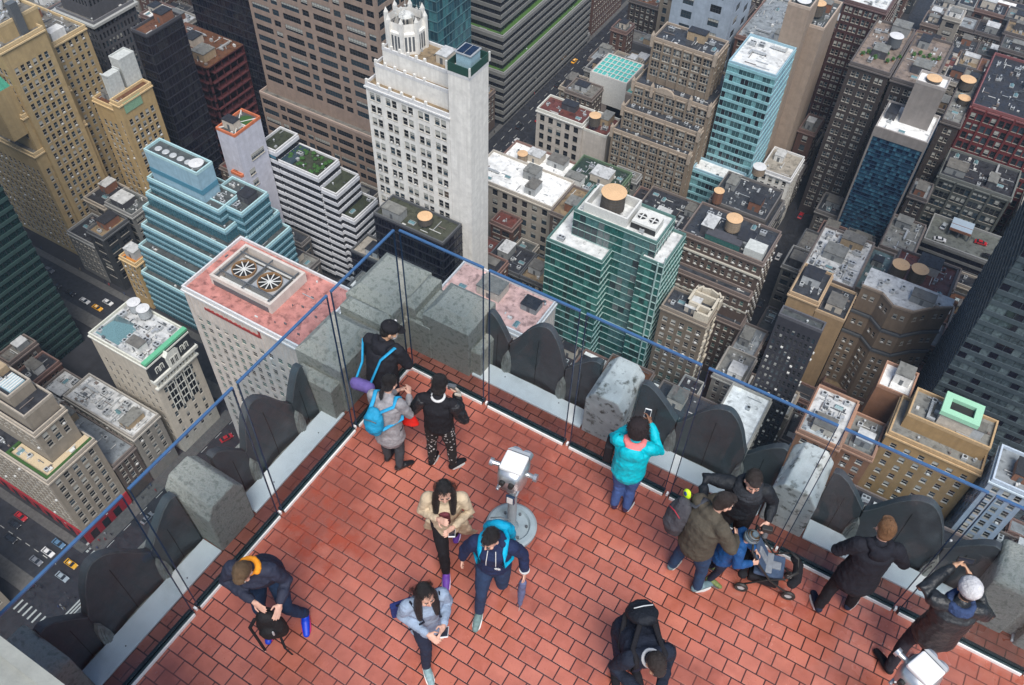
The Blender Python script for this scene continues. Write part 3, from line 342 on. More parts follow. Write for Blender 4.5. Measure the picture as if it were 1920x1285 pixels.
# ------------------------------------------------------------------ facades
# punched windows: sx bay, fh floor, off = window offsets/widths inside a bay, wh window height, mt blank top, rec reveal
ST = dict(
 tanwin=dict(t='w', sx=2.5, fh=3.6, off=[(0,1.45)], wh=2.2, mt=7.5, em=1.5, ac=.12),
 tanwin2=dict(t='w', sx=2.8, fh=3.6, off=[(0,1.3)], wh=2.0, mt=1.5, em=1.0, ac=.1),
 greygrid=dict(t='w', sx=1.75, fh=3.7, off=[(0,.95)], wh=2.4, mt=1.2, em=.4, fr=6, sill=0, rec=.35, blind=.25),
 brownwin=dict(t='w', sx=14.0, fh=4.5, off=[(-2.4,8.0),(5.0,3.0)], wh=2.35, mt=2.0, em=.5, fr=6, sill=0, rec=.5, blind=.15),
 whitewin=dict(t='w', sx=6.1, fh=4.6, off=[(-1.15,1.75),(1.15,1.75)], wh=2.6, mt=2.2, em=.3, ac=.12, blind=.45),
 deco=dict(t='w', sx=2.6, fh=9.5, off=[(0,1.2)], wh=6.5, mt=1.5, em=.4, fr=6, sill=0),
 smallwin=dict(t='w', sx=2.4, fh=3.5, off=[(0,1.2)], wh=1.9, mt=1.2, em=.6),
 smallwin2=dict(t='w', sx=3.4, fh=4.0, off=[(0,1.7)], wh=2.5, mt=1.5, em=.8),
 slabwin=dict(t='few'), panelwin=dict(t='w', sx=12.5, fh=6.2, off=[(0,4.6)], wh=3.2, mt=3, em=1, fr=6, sill=0, grid=1),
 pinkwin=dict(t='w', sx=3.15, fh=3.35, off=[(0,1.6)], wh=2.0, mt=9.5, em=1.3, ac=.04, blind=.3, teal=.6, ribs=1),
 mansardwin=dict(t='w', sx=3.3, fh=4.3, off=[(0,1.3)], wh=2.4, mt=9.5, em=1.2),
 lowwin=dict(t='w', sx=2.8, fh=3.6, off=[(0,1.5)], wh=2.1, mt=1.6, em=.7, ac=.15),
 storewin=dict(t='w', sx=2.9, fh=3.8, off=[(0,1.65)], wh=2.3, mt=1.9, em=1.0, ac=.05),
 sqwin=dict(t='w', sx=4.2, fh=4.6, off=[(0,2.1)], wh=2.7, mt=1.8, em=.8, fr=6),
 gothwin=dict(t='w', sx=4.3, fh=3.6, off=[(-1.3,1.12),(0,1.12),(1.3,1.12)], wh=2.4, mt=1.6, em=.5, pil=1),
 pairwin=dict(t='w', sx=4.4, fh=3.9, off=[(-.95,1.35),(.95,1.35)], wh=2.2, mt=1.6, em=.5, blind=.5),
 pairwin2=dict(t='w', sx=4.4, fh=3.8, off=[(-.85,1.2),(.85,1.2)], wh=2.1, mt=2.5, em=.8, blind=.3),
 redwin=dict(t='w', sx=5.2, fh=4.4, off=[(-1.2,1.8),(1.2,1.8)], wh=2.6, mt=2.5, em=.6, fr=6, pil=1),
 baywin=dict(t='w', sx=6.6, fh=4.2, off=[(-1.9,1.6),(0,1.6),(1.9,1.6)], wh=2.6, mt=2.2, em=.6, fr=6, pil=1, blind=.5),
 curvewin=dict(t='w', sx=3.0, fh=3.6, off=[(0,1.3)], wh=1.8, mt=2.2, em=.8, ac=.5, blind=.3),
 tanblank=dict(t='w', sx=5.5, fh=9, off=[(0,.9)], wh=1.2, mt=6, em=2, ac=.2, blind=.4),
 greenwin=dict(t='w', sx=2.6, fh=3.5, off=[(0,1.3)], wh=1.9, mt=2.2, em=.8, ac=.35, teal=.6),
 loftwin=dict(t='w', sx=5.2, fh=4.4, off=[(0,3.8)], wh=2.4, mt=2, em=.6, fr=6, grid=1),
 crownwin=dict(t='w', sx=3.2, fh=3.9, off=[(0,1.7)], wh=2.0, mt=3.5, em=.6, ac=.25, teal=.5),
 orangewin=dict(t='w', sx=3.0, fh=3.6, off=[(0,1.7)], wh=1.8, mt=2.2, em=.8, ac=.45),
 ochrewin=dict(t='w', sx=3.6, fh=4.0, off=[(0,1.5)], wh=1.9, mt=3.0, em=.9, ac=.1),
 blank=dict(t='blank'), blankg=dict(t='blank', k='blankg'), shaft=dict(t='blank'), blueblank=dict(t='blank'),
 darkcurtain=dict(t='c', sx=1.5, fh=3.6, band=.5, g=('gd1','gd2','gd1'), bm='band_black'),
 redsteel=dict(t='steel'),
 bluecurtain=dict(t='c', sx=1.8, fh=3.8, band=.25, g=('gt1','gt2','gt3'), bm='band_teal'),
 bands=dict(t='b', fh=3.7, band=1.75, g='gd2', bm='wall', proud=.45, mull=3.0),
 tealbands=dict(t='b', fh=2.9, band=.95, g='gt4', bm='band_pale', proud=.35, mull=1.3),
 whitebands=dict(t='b', fh=3.5, band=1.5, g='gd2', bm='wall', proud=.3, mull=1.5),
 greenbands=dict(t='b', fh=3.7, band=1.3, g='gg0', bm='band_dkgreen', proud=.3, mull=3.0),
 greencurtain=dict(t='c', vm='gg3', sx=1.9, fh=3.2, band=.22, g=('gg1','gg2','gg3','gg1'), bm='band_white'),
 greystripe=dict(t='c', vm='gs2', sx=2.3, fh=3.2, band=.12, g=('gs1','gs2','gg1','gs3'), bm='band_teal', colm=1),
 tealoff=dict(t='c', sx=1.6, fh=3.7, band=1.1, g=('gt5','gt6','gt7','gt5','gd2'), bm='band_aqua'),
 panels=dict(t='c', sx=2.4, fh=3.7, band=.08, g=('pp1','pp2','pp1'), bm='band_aqua'),
 bluetower=dict(t='c', vm='band_navy', sx=1.15, fh=1.65, band=.16, g=('gb1','gb2','gb3','gb4'), bm='band_navy'),
 slategrid=dict(t='c', sx=2.2, fh=3.7, band=1.4, g=('gd1','gs4','gs4','gs4','gs5','gd1','gs4'), bm='band_slate'),
 blackwin=dict(t='w', sx=1.6, fh=3.1, off=[(0,.9)], wh=1.9, mt=3.5, em=.4, fr=6, sill=0, ac=.16),
 garage=dict(t='b', fh=3.3, band=1.2, g='gd1', bm='wall', proud=.2, mull=0),
)
mat('gd1', (.008,.008,.016), .12, .3, .2); mat('gd2', (.02,.022,.028), .12, .5, .6); mat('gt1', (.03,.1,.13), .1, .4, .5); mat('gt2', (.05,.16,.18), .12, .4, .5); mat('gt3', (.015,.05,.07), .1)
mat('gt4', (.05,.14,.18), .15, .6, .5); mat('gt5', (.05,.11,.12), .12, .7, .8); mat('gg0', (.008,.025,.025), .12, .5, .4); mat('gg1', (.02,.1,.088), .1, .5, .3); mat('gg2', (.025,.06,.056), .1, .5, .3); mat('gg3', (.05,.18,.155), .12, .4, .3)
mat('gs1', (.12,.15,.15), .2, .4, .4); mat('gs2', (.03,.045,.05), .1, .5, .4); mat('gs3', (.07,.16,.16), .15, .4, .3); mat('gs4', (.05,.07,.08), .25, .6, .3); mat('gs5', (.09,.12,.13), .3, .5, .3); mat('gt6', (.16,.34,.36), .3, .5, .5); mat('gt7', (.03,.07,.08), .12, .5, .5); mat('pp1', (.3,.4,.48), .5, .15, .3); mat('pp2', (.22,.32,.42), .45, .15, .3)
mat('gb1', (.03,.1,.16), .15, .4, .4); mat('gb2', (.025,.07,.12), .15, .4, .4); mat('gb3', (.06,.17,.24), .15, .4, .4); mat('gb4', (.008,.02,.05), .1)
for k, c in dict(band_black=(.02,.02,.028), band_teal=(.06,.13,.15), band_pale=(.18,.32,.38), band_dkgreen=(.03,.06,.055), band_white=(.3,.42,.4), band_aqua=(.24,.45,.49), band_navy=(.01,.04,.08), band_slate=(.05,.068,.08)).items(): mat(k, c, .5, .2, .3)

WV = {}
def win_variant(w, h, v, fr, grid):
    """window seen from outside: local x along the wall, z up, y out of the wall is -y; origin at its centre on the wall plane"""
    k = (round(w, 2), round(h, 2), v, fr, grid)
    if k in WV: return WV[k]
    b = MB(); hw, hh = w/2, h/2; d = .22; t = min(.11, w*.09)
    pane = {'dark': 0, 'blue': 1, 'teal': 2, 'blind': 0, 'half': 1, 'ac': 0}[v]
    b.quad((-hw,d,-hh),(hw,d,-hh),(hw,d,hh),(-hw,d,hh), pane)
    if v == 'blind': b.quad((-hw+t,d-.02,-hh*.35),(hw-t,d-.02,-hh*.35),(hw-t,d-.02,hh-t),(-hw+t,d-.02,hh-t), 3)
    if v == 'half': b.quad((-hw+t,d-.02,hh*.25),(hw-t,d-.02,hh*.25),(hw-t,d-.02,hh-t),(-hw+t,d-.02,hh-t), 3)
    for x in (-hw+t/2, hw-t/2): b.box(x-t/2, x+t/2, d-.08, d-.01, -hh, hh, fr)
    for z in (-hh+t/2, hh-t/2, 0.0): b.box(-hw+t, hw-t, d-.08, d-.012, z-t/2, z+t/2, fr)
    if grid % 2 or w > 2.6:
        n = max(2, int(w/1.1))
        for i in range(1, n): x = -hw+w*i/n; b.box(x-t/3, x+t/3, d-.07, d-.015, -hh+t, hh-t, fr)
    if grid >= 2: b.box(-hw-.12, hw+.12, -.1, d-.02, -hh-.16, -hh, 7)
    if v == 'ac': b.box(-.36, .36, -.38, d-.1, -hh+.02, -hh+.46, 5)
    WV[k] = b; return b
VM = {}
def win_mesh(*k):
    kk = (round(k[0], 2), round(k[1], 2)) + k[2:]
    if kk not in VM: VM[kk] = win_variant(*k).mesh('window', GL)
    return VM[kk]

def facade(wb, wins, o, u, n, W, H, s, rng):
    o = Vector(o); u = Vector(u); n = Vector(n)
    P = lambda a, z, d=0: tuple(o+u*a+Vector((0,0,z))-n*d)
    em = s['em']; nc = max(1, int(round((W-2*em)/s['sx']))); bay = (W-2*em)/nc
    sc_ = min(1.0, bay/s['sx']) if s['sx'] > 8 else min(1.0, bay/s['sx']*1.02)
    rows = int((H-s['mt']-0.8)/s['fh'])
    if rows < 1 or W < 2.5: wb.quad(P(0,0),P(W,0),P(W,H),P(0,H)); return
    wh = min(s['wh']*1.07, s['fh']-.7); rec = s.get('rec', .24); top = H; dc = .9 if 0 else 0
    cuts = []
    for c in range(nc):
        cx = em+bay*(c+.5)
        for (a, ww) in s['off']:
            ww *= sc_*1.06; cuts.append((cx+a*sc_-ww/2, cx+a*sc_+ww/2))
    cuts.sort()
    for r in range(rows):
        zt = H-s['mt']-r*s['fh']; zb = zt-wh
        wb.quad(P(0,zt),P(W,zt),P(W,top),P(0,top)); top = zb
        x = 0
        for (a, c) in cuts:
            wb.quad(P(x,zb),P(a,zb),P(a,zt),P(x,zt)); x = c
            wb.quad(P(a,zb),P(c,zb),P(c,zb,rec),P(a,zb,rec)); wb.quad(P(a,zb),P(a,zb,rec),P(a,zt,rec),P(a,zt)); wb.quad(P(c,zb,rec),P(c,zb),P(c,zt),P(c,zt,rec)); wb.quad(P(a,zt,rec),P(c,zt,rec),P(c,zt),P(a,zt))
            wins.append((o+u*((a+c)/2)+Vector((0,0,(zb+zt)/2)), math.atan2(u.y, u.x), c-a, zt-zb))
        wb.quad(P(x,zb),P(W,zb),P(W,zt),P(x,zt))
    wb.quad(P(0,0),P(W,0),P(W,top),P(0,top))
    if s.get('pil') or s.get('ribs'):
        dz = s.get('mt') if s.get('ribs') else 0
        for c in range(nc+1):
            x = em+bay*c
            if s.get('pil'): wb.obox(o+u*x+n*.12+Vector((0,0,H/2)), u, n, (0,0,1), .36, .34, H/2-.3)
            else: wb.obox(o+u*x+n*.05+Vector((0,0,H-dz/2)), u, n, (0,0,1), .35, .12, dz/2-.3)
    if s.get('ribs'):
        for c in range(nc): wb.obox(o+u*(em+bay*(c+.5))+n*.02+Vector((0,0,H-s['mt']/2)), u, n, (0,0,1), .2, .09, s['mt']/2-.4)

def curtain(gb, bb, vb, o, u, n, W, H, s, rng, mo=0):
    o = Vector(o); u = Vector(u); n = Vector(n); nc = max(1, round(W/s['sx'])); bw = W/nc; nr = max(1, int(H/s['fh'])); fh = H/nr
    ng = len(s['g']); colr = [rng.randrange(ng) for _ in range(nc+1)]
    for c in range(nc):
        for r in range(nr):
            m = colr[c//2] if s.get('colm') and rng.random() < .75 else rng.randrange(ng)
            a = o+u*(c*bw)+Vector((0,0,r*fh)); d = Vector((0,0,fh)); t = n*(rng.uniform(-.02,.02))
            gb.quad(a+t, a+u*bw, a+u*bw+d+t, a+d, m+mo)
    for r in range(nr+1):
        z = min(r*fh, H-s['band']/2); bb.obox(o+u*(W/2)+n*.1+Vector((0,0,z)), u, n, (0,0,1), W/2+.1, .16, s['band']/2)
    for c in range(nc+1):
        (vb if s.get('vm') else bb).obox(o+u*(c*bw)+n*.05+Vector((0,0,H/2)), u, n, (0,0,1), .045, .08, H/2)

def bandface(gb, bb, mb_, o, u, n, W, H, s):
    o = Vector(o); u = Vector(u); n = Vector(n); nr = max(1, int(H/s['fh'])); fh = H/nr
    gb.quad(o, o+u*W, o+u*W+Vector((0,0,H)), o+Vector((0,0,H)))
    for r in range(nr):
        z = (r+1)*fh-s['band']/2; bb.obox(o+u*(W/2)+n*(s['proud']/2-.05)+Vector((0,0,z)), u, n, (0,0,1), W/2+s['proud']*.5, s['proud']/2+.05, s['band']/2)
    if s['mull']:
        nc = max(1, round(W/s['mull']))
        for c in range(nc+1): mb_.obox(o+u*(c*W/nc)+n*.04+Vector((0,0,H/2)), u, n, (0,0,1), .07, .09, H/2-.1)

CAMP = Vector((0, 0, CAMZ))
ROOTS = []
def building(d, seed):
    rng = random.Random(seed); V = [list(v) for v in d['v']]
    opts = [(v.pop() if isinstance(v[-1], dict) else {}) for v in V]
    # upper tiers start where the tier round them ends
    for i, v in enumerate(V):
        for j, q in enumerate(V):
            if i != j and q[5] < v[5]-.01 and q[0]-.6 <= v[0] and q[1]+.6 >= v[1] and q[2]-.6 <= v[2] and q[3]+.6 >= v[3]: v[4] = max(v[4], q[5])
    bx = max(V, key=lambda v: (v[1]-v[0])*(v[3]-v[2])); org = Vector(((bx[0]+bx[1])/2, (bx[2]+bx[3])/2, G))
    root = empty(d['n'], org, d['l'], d.get('c', 'building'), d.get('g')); ROOTS.append((root, d, V))
    wb = MB(); gb = MB(); bb = MB(); mb_ = MB(); rb = MB(); pb = MB(); cb = MB(); wins = []; lawn = MB(); gm = None; bm = None; vb = MB(); vm = None
    for v, op in zip(V, opts):
        x0, x1, y0, y1, z0, z1 = v; s = ST[op.get('st', d['s'])]; H = z1-z0
        faces = [((x0,y0,z0),(1,0,0),(0,-1,0),x1-x0)]
        if x1 < 0: faces.append(((x1,y0,z0),(0,1,0),(1,0,0),y1-y0))
        else: wb.quad((x1,y0,z0),(x1,y1,z0),(x1,y1,z1),(x1,y0,z1))
        if x0 > 0: faces.append(((x0,y1,z0),(0,-1,0),(-1,0,0),y1-y0))
        else: wb.quad((x0,y1,z0),(x0,y0,z0),(x0,y0,z1),(x0,y1,z1))
        wb.quad((x1,y1,z0),(x0,y1,z0),(x0,y1,z1),(x1,y1,z1))
        s0 = s
        for fi, (o, u, n, W) in enumerate(faces):
            s = ST[op['sE']] if fi and 'sE' in op else s0
            if s['t'] == 'w': facade(wb, wins, o, u, n, W, H, s, rng)
            elif s['t'] == 'c':
                new = [MATS[g] for g in s['g']]; mo = 0
                if gm is None: gm = new
                elif gm[:len(new)] != new:
                    k0 = [i for i in range(len(gm)) if gm[i:i+len(new)] == new]; mo = k0[0] if k0 else len(gm); gm = gm if k0 else gm+new
                curtain(gb, bb, vb, o, u, n, W, H, s, rng, mo); bm = MATS[s['bm']] if bm is None else bm; vm = MATS[s['vm']] if s.get('vm') else vm
            elif s['t'] == 'b':
                bandface(gb, bb, mb_, o, u, n, W, H, s); gm = [MATS[s['g']]]; bm = wall(d['w']) if s['bm'] == 'wall' else MATS[s['bm']]
            elif s['t'] == 'steel':
                o_ = Vector(o); u_ = Vector(u); n_ = Vector(n)
                for r in range(int(H/4)+1): wb.obox(o_+u_*(W/2)-n_*(.5+(r*37 % 5)*.3)+Vector((0,0,min(r*4, H-.3))), u_, n_, (0,0,1), W/2, .5+(r*37 % 5)*.3, .25)
                for c in range(int(W/4)+1): wb.obox(o_+u_*min(c*4+.3, W-.3)-n_*.6+Vector((0,0,H/2)), u_, n_, (0,0,1), .2, .2, H/2)
            else:
                O = Vector(o); U = Vector(u); wb.quad(O, O+U*W, O+U*W+Vector((0,0,H)), O+Vector((0,0,H)))
        if s['t'] == 'few':
            for (a, z, ww, wh) in ((.62, H-12, .5, 2.6), (.30, H-17.5, .2, 2.6), (.33, H-22.5, .2, 2.6)):
                wins.append((Vector((x1+.25, y0+(y1-y0)*a, z0+z)), math.pi/2, (y1-y0)*ww, wh))
            wins.append((Vector((x0+(x1-x0)*.55, y0-.25, z0+H-17)), 0, 2.2, 2.8))
        t = .4; h = .95
        rb.quad((x0,y0,z1+.0),(x1,y0,z1+.0),(x1,y1,z1+.0),(x0,y1,z1+.0))
        if op.get('lawn'):
            for (a0,a1,c0,c1) in ((x1+.8, x1+2.6, y0-1.5, y1+2),): lawn.box(a0, a1, c0, c1, z0, z0+.35)
            lawn.box(x0, x1-1, y0-2.6, y0-.9, z0, z0+.35)
        e = .06
        for (a, b, c, e_) in ((x0-e,x1+e,y0-e,y0+t),(x0-e,x1+e,y1-t,y1+e),(x0-e,x0+t,y0+t,y1-t),(x1-t,x1+e,y0+t,y1-t)): pb.box(a, b, c, e_, z1-.15, z1+h)
        if s['t'] == 'w' and H > 8 and d['s'] not in ('greygrid', 'brownwin', 'blackwin'):
            for (a, b, c, e_) in ((x0-.45,x1+.45,y0-.45,y0-e-.003),(x1+e+.003,x1+.45,y0-e,y1+.2),(x0-.45,x0-e-.003,y0-e,y1+.2)): cb.box(a, b, c, e_, z1-.9, z1-.35)
        if d.get('ledges'):
            for zz in d['ledges']:
                for (a, b, c, e_) in ((x0-.9,x1+.9,y0-.9,y0-.003),(x1+.003,x1+.9,y0,y1)): cb.box(a, b, c, e_, zz, zz+.6)
    wm = wall(d['w'])
    if wb.f: wb.build('wall', wm, root, org)
    if d.get('base'):
        v = V[-1]; b = MB(); x0, x1, y0, y1 = v[:4]
        b.box(x0, x1+.35, y0-.35, y0-.02, G, G+6.5); b.box(x1+.02, x1+.35, y0-.02, y1, G, G+6.5); b.build('shopfront', wall(d['base']), root, org)
        b = MB()
        for i in range(9): b.box(x1-3-i*5.2, x1-.6-i*5.2, y0-.42, y0-.36, G+.3, G+4.2)
        for i in range(3): b.box(x1+.36, x1+.42, y0+1.5+i*4.6, y0+4+i*4.6, G+.3, G+4.2)
        b.build('display_window', MATS['pane_dark'], root, org)
    if gb.f: gb.build('glazing', gm, root, org)
    if bb.f: bb.build('floor_band', bm, root, org)
    if vb.f: vb.build('mullion', vm, root, org)
    if mb_.f: mb_.build('mullions', MATS['band_black'] if d['s'] != 'tealbands' else MATS['band_teal'], root, org)
    roof = rb.build('roof', roofm(d['roof']), root, org)
    if d['n'] != 'steel_frame_building':
        pm = {'orange': mat('coping_orange', (.55,.16,.07), .7)}.get(d.get('rim')) or mat('coping_'+d['w'], tuple(min(.6, x*1.25+.05) for x in WALL[d['w']]), .75, .2, .4, noise_rough=.1)
        pb.build('parapet', pm, root, org)
    if cb.f: cb.build('cornice', mat('cornice_'+d['w'], tuple(min(.62, x*1.35+.06) for x in WALL[d['w']]), .8, .2, .4), root, org)
    if lawn.f: lawn.build('roof_lawn', mat('lawn', (.05,.12,.02), .95, .6, 1.2, bump=.5), root, org)
    # windows: the hundred nearest as objects, the rest as one stuff part
    if wins:
        s = ST[d['s']]; fr = s.get('fr', 4); grid = s.get('grid', 0)+2*(s.get('sill', 1)); wins.sort(key=lambda q: (q[0]-CAMP).length)
        def pick():
            r = rng.random(); a = s.get('ac', 0); bl = s.get('blind', .3); te = s.get('teal', .0)
            if r < a: return 'ac'
            if r < a+bl*(1-a)*.5: return 'blind'
            if r < a+bl*(1-a): return 'half'
            if rng.random() < te: return 'teal'
            return 'blue' if rng.random() < .3 else 'dark'
        nmax = d.get('nw', 100)
        rest = MB()
        for i, (p, a, ww, wh) in enumerate(wins):
            k = (ww, wh, pick(), fr, grid)
            if i < nmax: inst('window', win_mesh(*k), root, p-org, a)
            else: rest.add(win_variant(*k), Matrix.Translation(p-org) @ Matrix.Rotation(a, 4, 'Z'))
        if rest.f: tag(rest.build('window', GL, root), kind='stuff')
    for q in d.get('pent', []):
        x0, x1, y0, y1, z1, mk = q; zb = max([v[5] for v in V if v[0]-1 <= x0 and v[1]+1 >= x1 and v[2]-1 <= y0 and v[3]+1 >= y1] or [V[0][5]])
        b = MB(); b.box(x0, x1, y0, y1, zb, z1, 0, False)
        for (a, b2, c, e_) in ((x0-.05,x1+.05,y0-.05,y0+.3),(x0-.05,x1+.05,y1-.3,y1+.05),(x0-.05,x0+.3,y0+.3,y1-.3),(x1-.3,x1+.05,y0+.3,y1-.3)): b.box(a, b2, c, e_, z1-.02, z1+.5)
        b.build('penthouse', PENT(mk), root, org)
    return root, org, V
def PENT(k):
    c = dict(whitep=(.5,.52,.5), greenp=(.05,.12,.04), grey=(.25,.26,.26), tan=(.36,.27,.17), cream=(.5,.45,.38), dark=(.06,.06,.07), white=(.66,.66,.64), aqua=(.3,.5,.55), brick=(.22,.1,.06), orange=(.4,.18,.08), red=(.3,.03,.04), blue=(.12,.22,.34), mint=(.3,.65,.42), steel=(.4,.42,.43), green=(.1,.28,.2))[k]
    return mat('hut_'+k, c, .7, .2, .3, streak=.2)
ADJ = {}
def ref(lbl):
    w_ = lbl.split(); 
    for stop in (' with ', ' and ', ' right of', ' left of', ' behind', ' in front', ' seen ', ' at the ', ' next to', ' beside', ' between', ' of narrow', ' topped', ' below', ' filling', ' along', ' showing', ' rising', ' crowded', ' lined', ' further'):
        if stop in lbl: lbl = lbl.split(stop)[0] if lbl.index(stop) > 14 else lbl
    return ' '.join(lbl.split()[:5 if lbl.split()[4:5] not in (['with'], ['of'], ['and']) else 4])
# low buildings that fill the lots between the named ones
FW = ['browny', 'brick2', 'greystone', 'creamb', 'brownd', 'sandst', 'redbr', 'darkb', 'brownbr', 'concr']
FR = ['dark', 'gravel', 'whitecl', 'darkb', 'stained', 'tin', 'wetdark', 'rust', 'terr', 'whitero', 'dark', 'darkred']
CN = dict(browny='dark brown', brick2='red brick', greystone='grey stone', creamb='cream', brownd='blackish brown', sandst='sand coloured', redbr='reddish brick', darkb='charcoal', brownbr='mid brown brick', concr='grey concrete')
RN = dict(dark='black tar', gravel='grey gravel', whitecl='patchy pale', darkb='bluish black', stained='stained grey', tin='light tin', wetdark='wet grey green', rust='rusty brown', terr='tan deck', whitero='clean white', darkred='dull red')
_frng = random.Random(11); _used = set(); NAMED = [(d['l'], [sum(x)/2 for x in ((d['v'][0][0], d['v'][0][1]), (d['v'][0][2], d['v'][0][3]))], d['v'][0][5]) for d in BLD]
for q in FILL:
    v = list(q[1:]); cx, cy = (v[0]+v[1])/2, (v[2]+v[3])/2
    near = sorted(NAMED, key=lambda t: (t[1][0]-cx)**2+(t[1][1]-cy)**2)
    for tries in range(200):
        wk = _frng.choice(FW); rk = _frng.choice(FR); t = near[min(tries//40, 4)]; dx, dy = cx-t[1][0], cy-t[1][1]
        rel = ('behind' if dy > 0 else 'before') if abs(dy) > abs(dx) else ('right of' if dx > 0 else 'left of')
        lb = 'low %s building with %s roof %s the %s' % (CN[wk], RN[rk], rel, ref(t[0]))
        if lb not in _used and len(lb.split()) <= 16: break
    _used.add(lb)
    st = _frng.choice(['lowwin', 'lowwin', 'sqwin', 'loftwin', 'smallwin', 'pairwin2'])
    BLD.append(dict(n=_frng.choice(['row_building', 'walk_up_building', 'loft_building', 'workshop_building']), l=lb, w=wk, s=st, v=[v], roof=rk, nw=24 if q[0] > 300 else 10, fill=q[0]))
BR = {}
for i, d in enumerate(BLD):
    r_, o_, v_ = building(d, 100+i); BR[d['l']] = (r_, o_, v_, d)

# ------------------------------------------------------------------ things on the roofs
M = lambda k: MATS[k]
mat('steel', (.42,.44,.45), .4, .25, 1.0, noise_rough=.15); mat('steel_dark', (.1,.11,.12), .45, .3, 1.0); mat('wood_tank', (.09,.075,.06), .8, .35, .6, streak=.4)
mat('tank_lid', (.62,.4,.22), .75, .15, .8, bump=.2); mat('tank_lid_white', (.6,.6,.6), .6, .15, .8); mat('wood_tank_tan', (.3,.23,.16), .8, .3, .6, streak=.3); mat('wood_tank_red', (.2,.09,.05), .8, .3, .6, streak=.3)
mat('duct_silver', (.5,.52,.53), .35, .3, 1.2, metal=.4, noise_rough=.15); mat('glass_roof', (.12,.22,.24), .15, .3, 1)
mat('fan_black', (.02,.02,.02), .6)
# prototypes (shared meshes)
def p_ac():
    b = MB(); b.box(-1.1,1.1,-.8,.8,.25,1.5,0); b.box(-1,-.8,-.7,.7,0,.25,1); b.box(.8,1,-.7,.7,0,.25,1)
    for x in (-.52, .52):
        b.tube((x,0,1.5),(x,0,1.62),.42,.42,12,0,True,2); b.box(x-.4,x+.4,-.03,.03,1.62,1.65,1); b.box(x-.03,x+.03,-.4,.4,1.655,1.68,1)
    b.box(-1.115,-1.1,-.6,.6,.5,1.3,1); b.box(-.9,.9,-.815,-.8,.45,1.3,1); return b
def p_ac2():
    b = MB(); b.box(-.7,.7,-.6,.6,.15,1.1,0); b.tube((0,0,1.1),(0,0,1.2),.45,.45,12,0,True,2); b.box(-.42,.42,-.03,.03,1.2,1.23,1); b.box(-.5,.5,-.615,-.6,.3,.95,1); b.box(-.6,.6,-.5,.5,0,.15,1); return b
def p_vent():
    b = MB(); b.tube((0,0,0),(0,0,.8),.18,.18,8,0); b.tube((0,0,.8),(0,0,1.0),.38,.3,10,0); b.tube((0,0,1.0),(0,0,1.12),.3,.05,10,0); return b
def p_duct():
    b = MB(); b.box(-2.8,2.2,-.35,.35,.4,1.1,0); b.box(2.2,2.9,-.35,1.8,.4,1.1,0); b.tube((-2.8,0,.75),(-3.4,0,.75),.34,.34,10,0)
    for x in (-2, 0, 1.8): b.box(x-.06,x+.06,-.4,.4,0,.4,1)
    for x in (-1.9,-.9,.1,1.1): b.box(x-.04,x+.04,-.38,.38,.38,1.13,0)
    return b
def p_sky():
    b = MB(); b.box(-1.2,1.2,-.8,.8,0,.4,1); b.poly([(-1.1,-.7,.4),(1.1,-.7,.4),(1.1,0,.85),(-1.1,0,.85)],0); b.poly([(1.1,.7,.4),(-1.1,.7,.4),(-1.1,0,.85),(1.1,0,.85)],0); b.poly([(1.1,-.7,.4),(1.1,.7,.4),(1.1,0,.85)],0); b.poly([(-1.1,.7,.4),(-1.1,-.7,.4),(-1.1,0,.85)],0)
    for x in (-.4,.4): b.box(x-.03,x+.03,-.72,.72,.42,.5,1)
    return b
def p_ant():
    b = MB(); b.tube((0,0,0),(0,0,3.6),.05,.03,5,0); 
    for z, l in ((3.3,.7),(2.8,.9),(2.3,.6)): b.box(-l/2,l/2,-.03,.03,z,z+.05,0)
    b.box(-.12,.12,-.25,-.05,1.6,2.9,1); b.box(-.3,.3,-.3,.3,0,.12,1); return b
PROTO = {}
for k, f, ms in (('air_conditioner', p_ac, ('duct_silver','steel_dark','fan_black')), ('condenser_unit', p_ac2, ('steel','steel_dark','fan_black')), ('roof_vent', p_vent, ('steel',)),
                 ('ventilation_duct', p_duct, ('duct_silver','steel_dark')), ('skylight', p_sky, ('glass_roof','steel')), ('antenna', p_ant, ('steel','ac_case'))):
    PROTO[k] = f().mesh(k, [MATS[m] for m in ms])
LBL = dict(air_conditioner=('grey twin fan air conditioner on the roof of the %s', 'air conditioner'), condenser_unit=('small square condenser unit on the roof of the %s', 'condenser unit'),
           roof_vent=('short capped vent pipe on the roof of the %s', 'roof vent'), ventilation_duct=('long silver ventilation duct on the roof of the %s', 'ventilation duct'),
           skylight=('ridged skylight on the roof of the %s', 'skylight'), antenna=('thin mast antenna on the roof of the %s', 'antenna'))
COUNT = {k: 0 for k in LBL}; HUTS = ['grey', 'dark', 'cream', 'tan', 'white', 'brick', 'steel', 'grey']
def uniq_ref(l):
    w_ = l.split(' the ')
    return ' '.join(l.split()[:7]) if not l.startswith('low ') else ' '.join(l.replace('low ', '').replace(' building with', '').split()[:9])
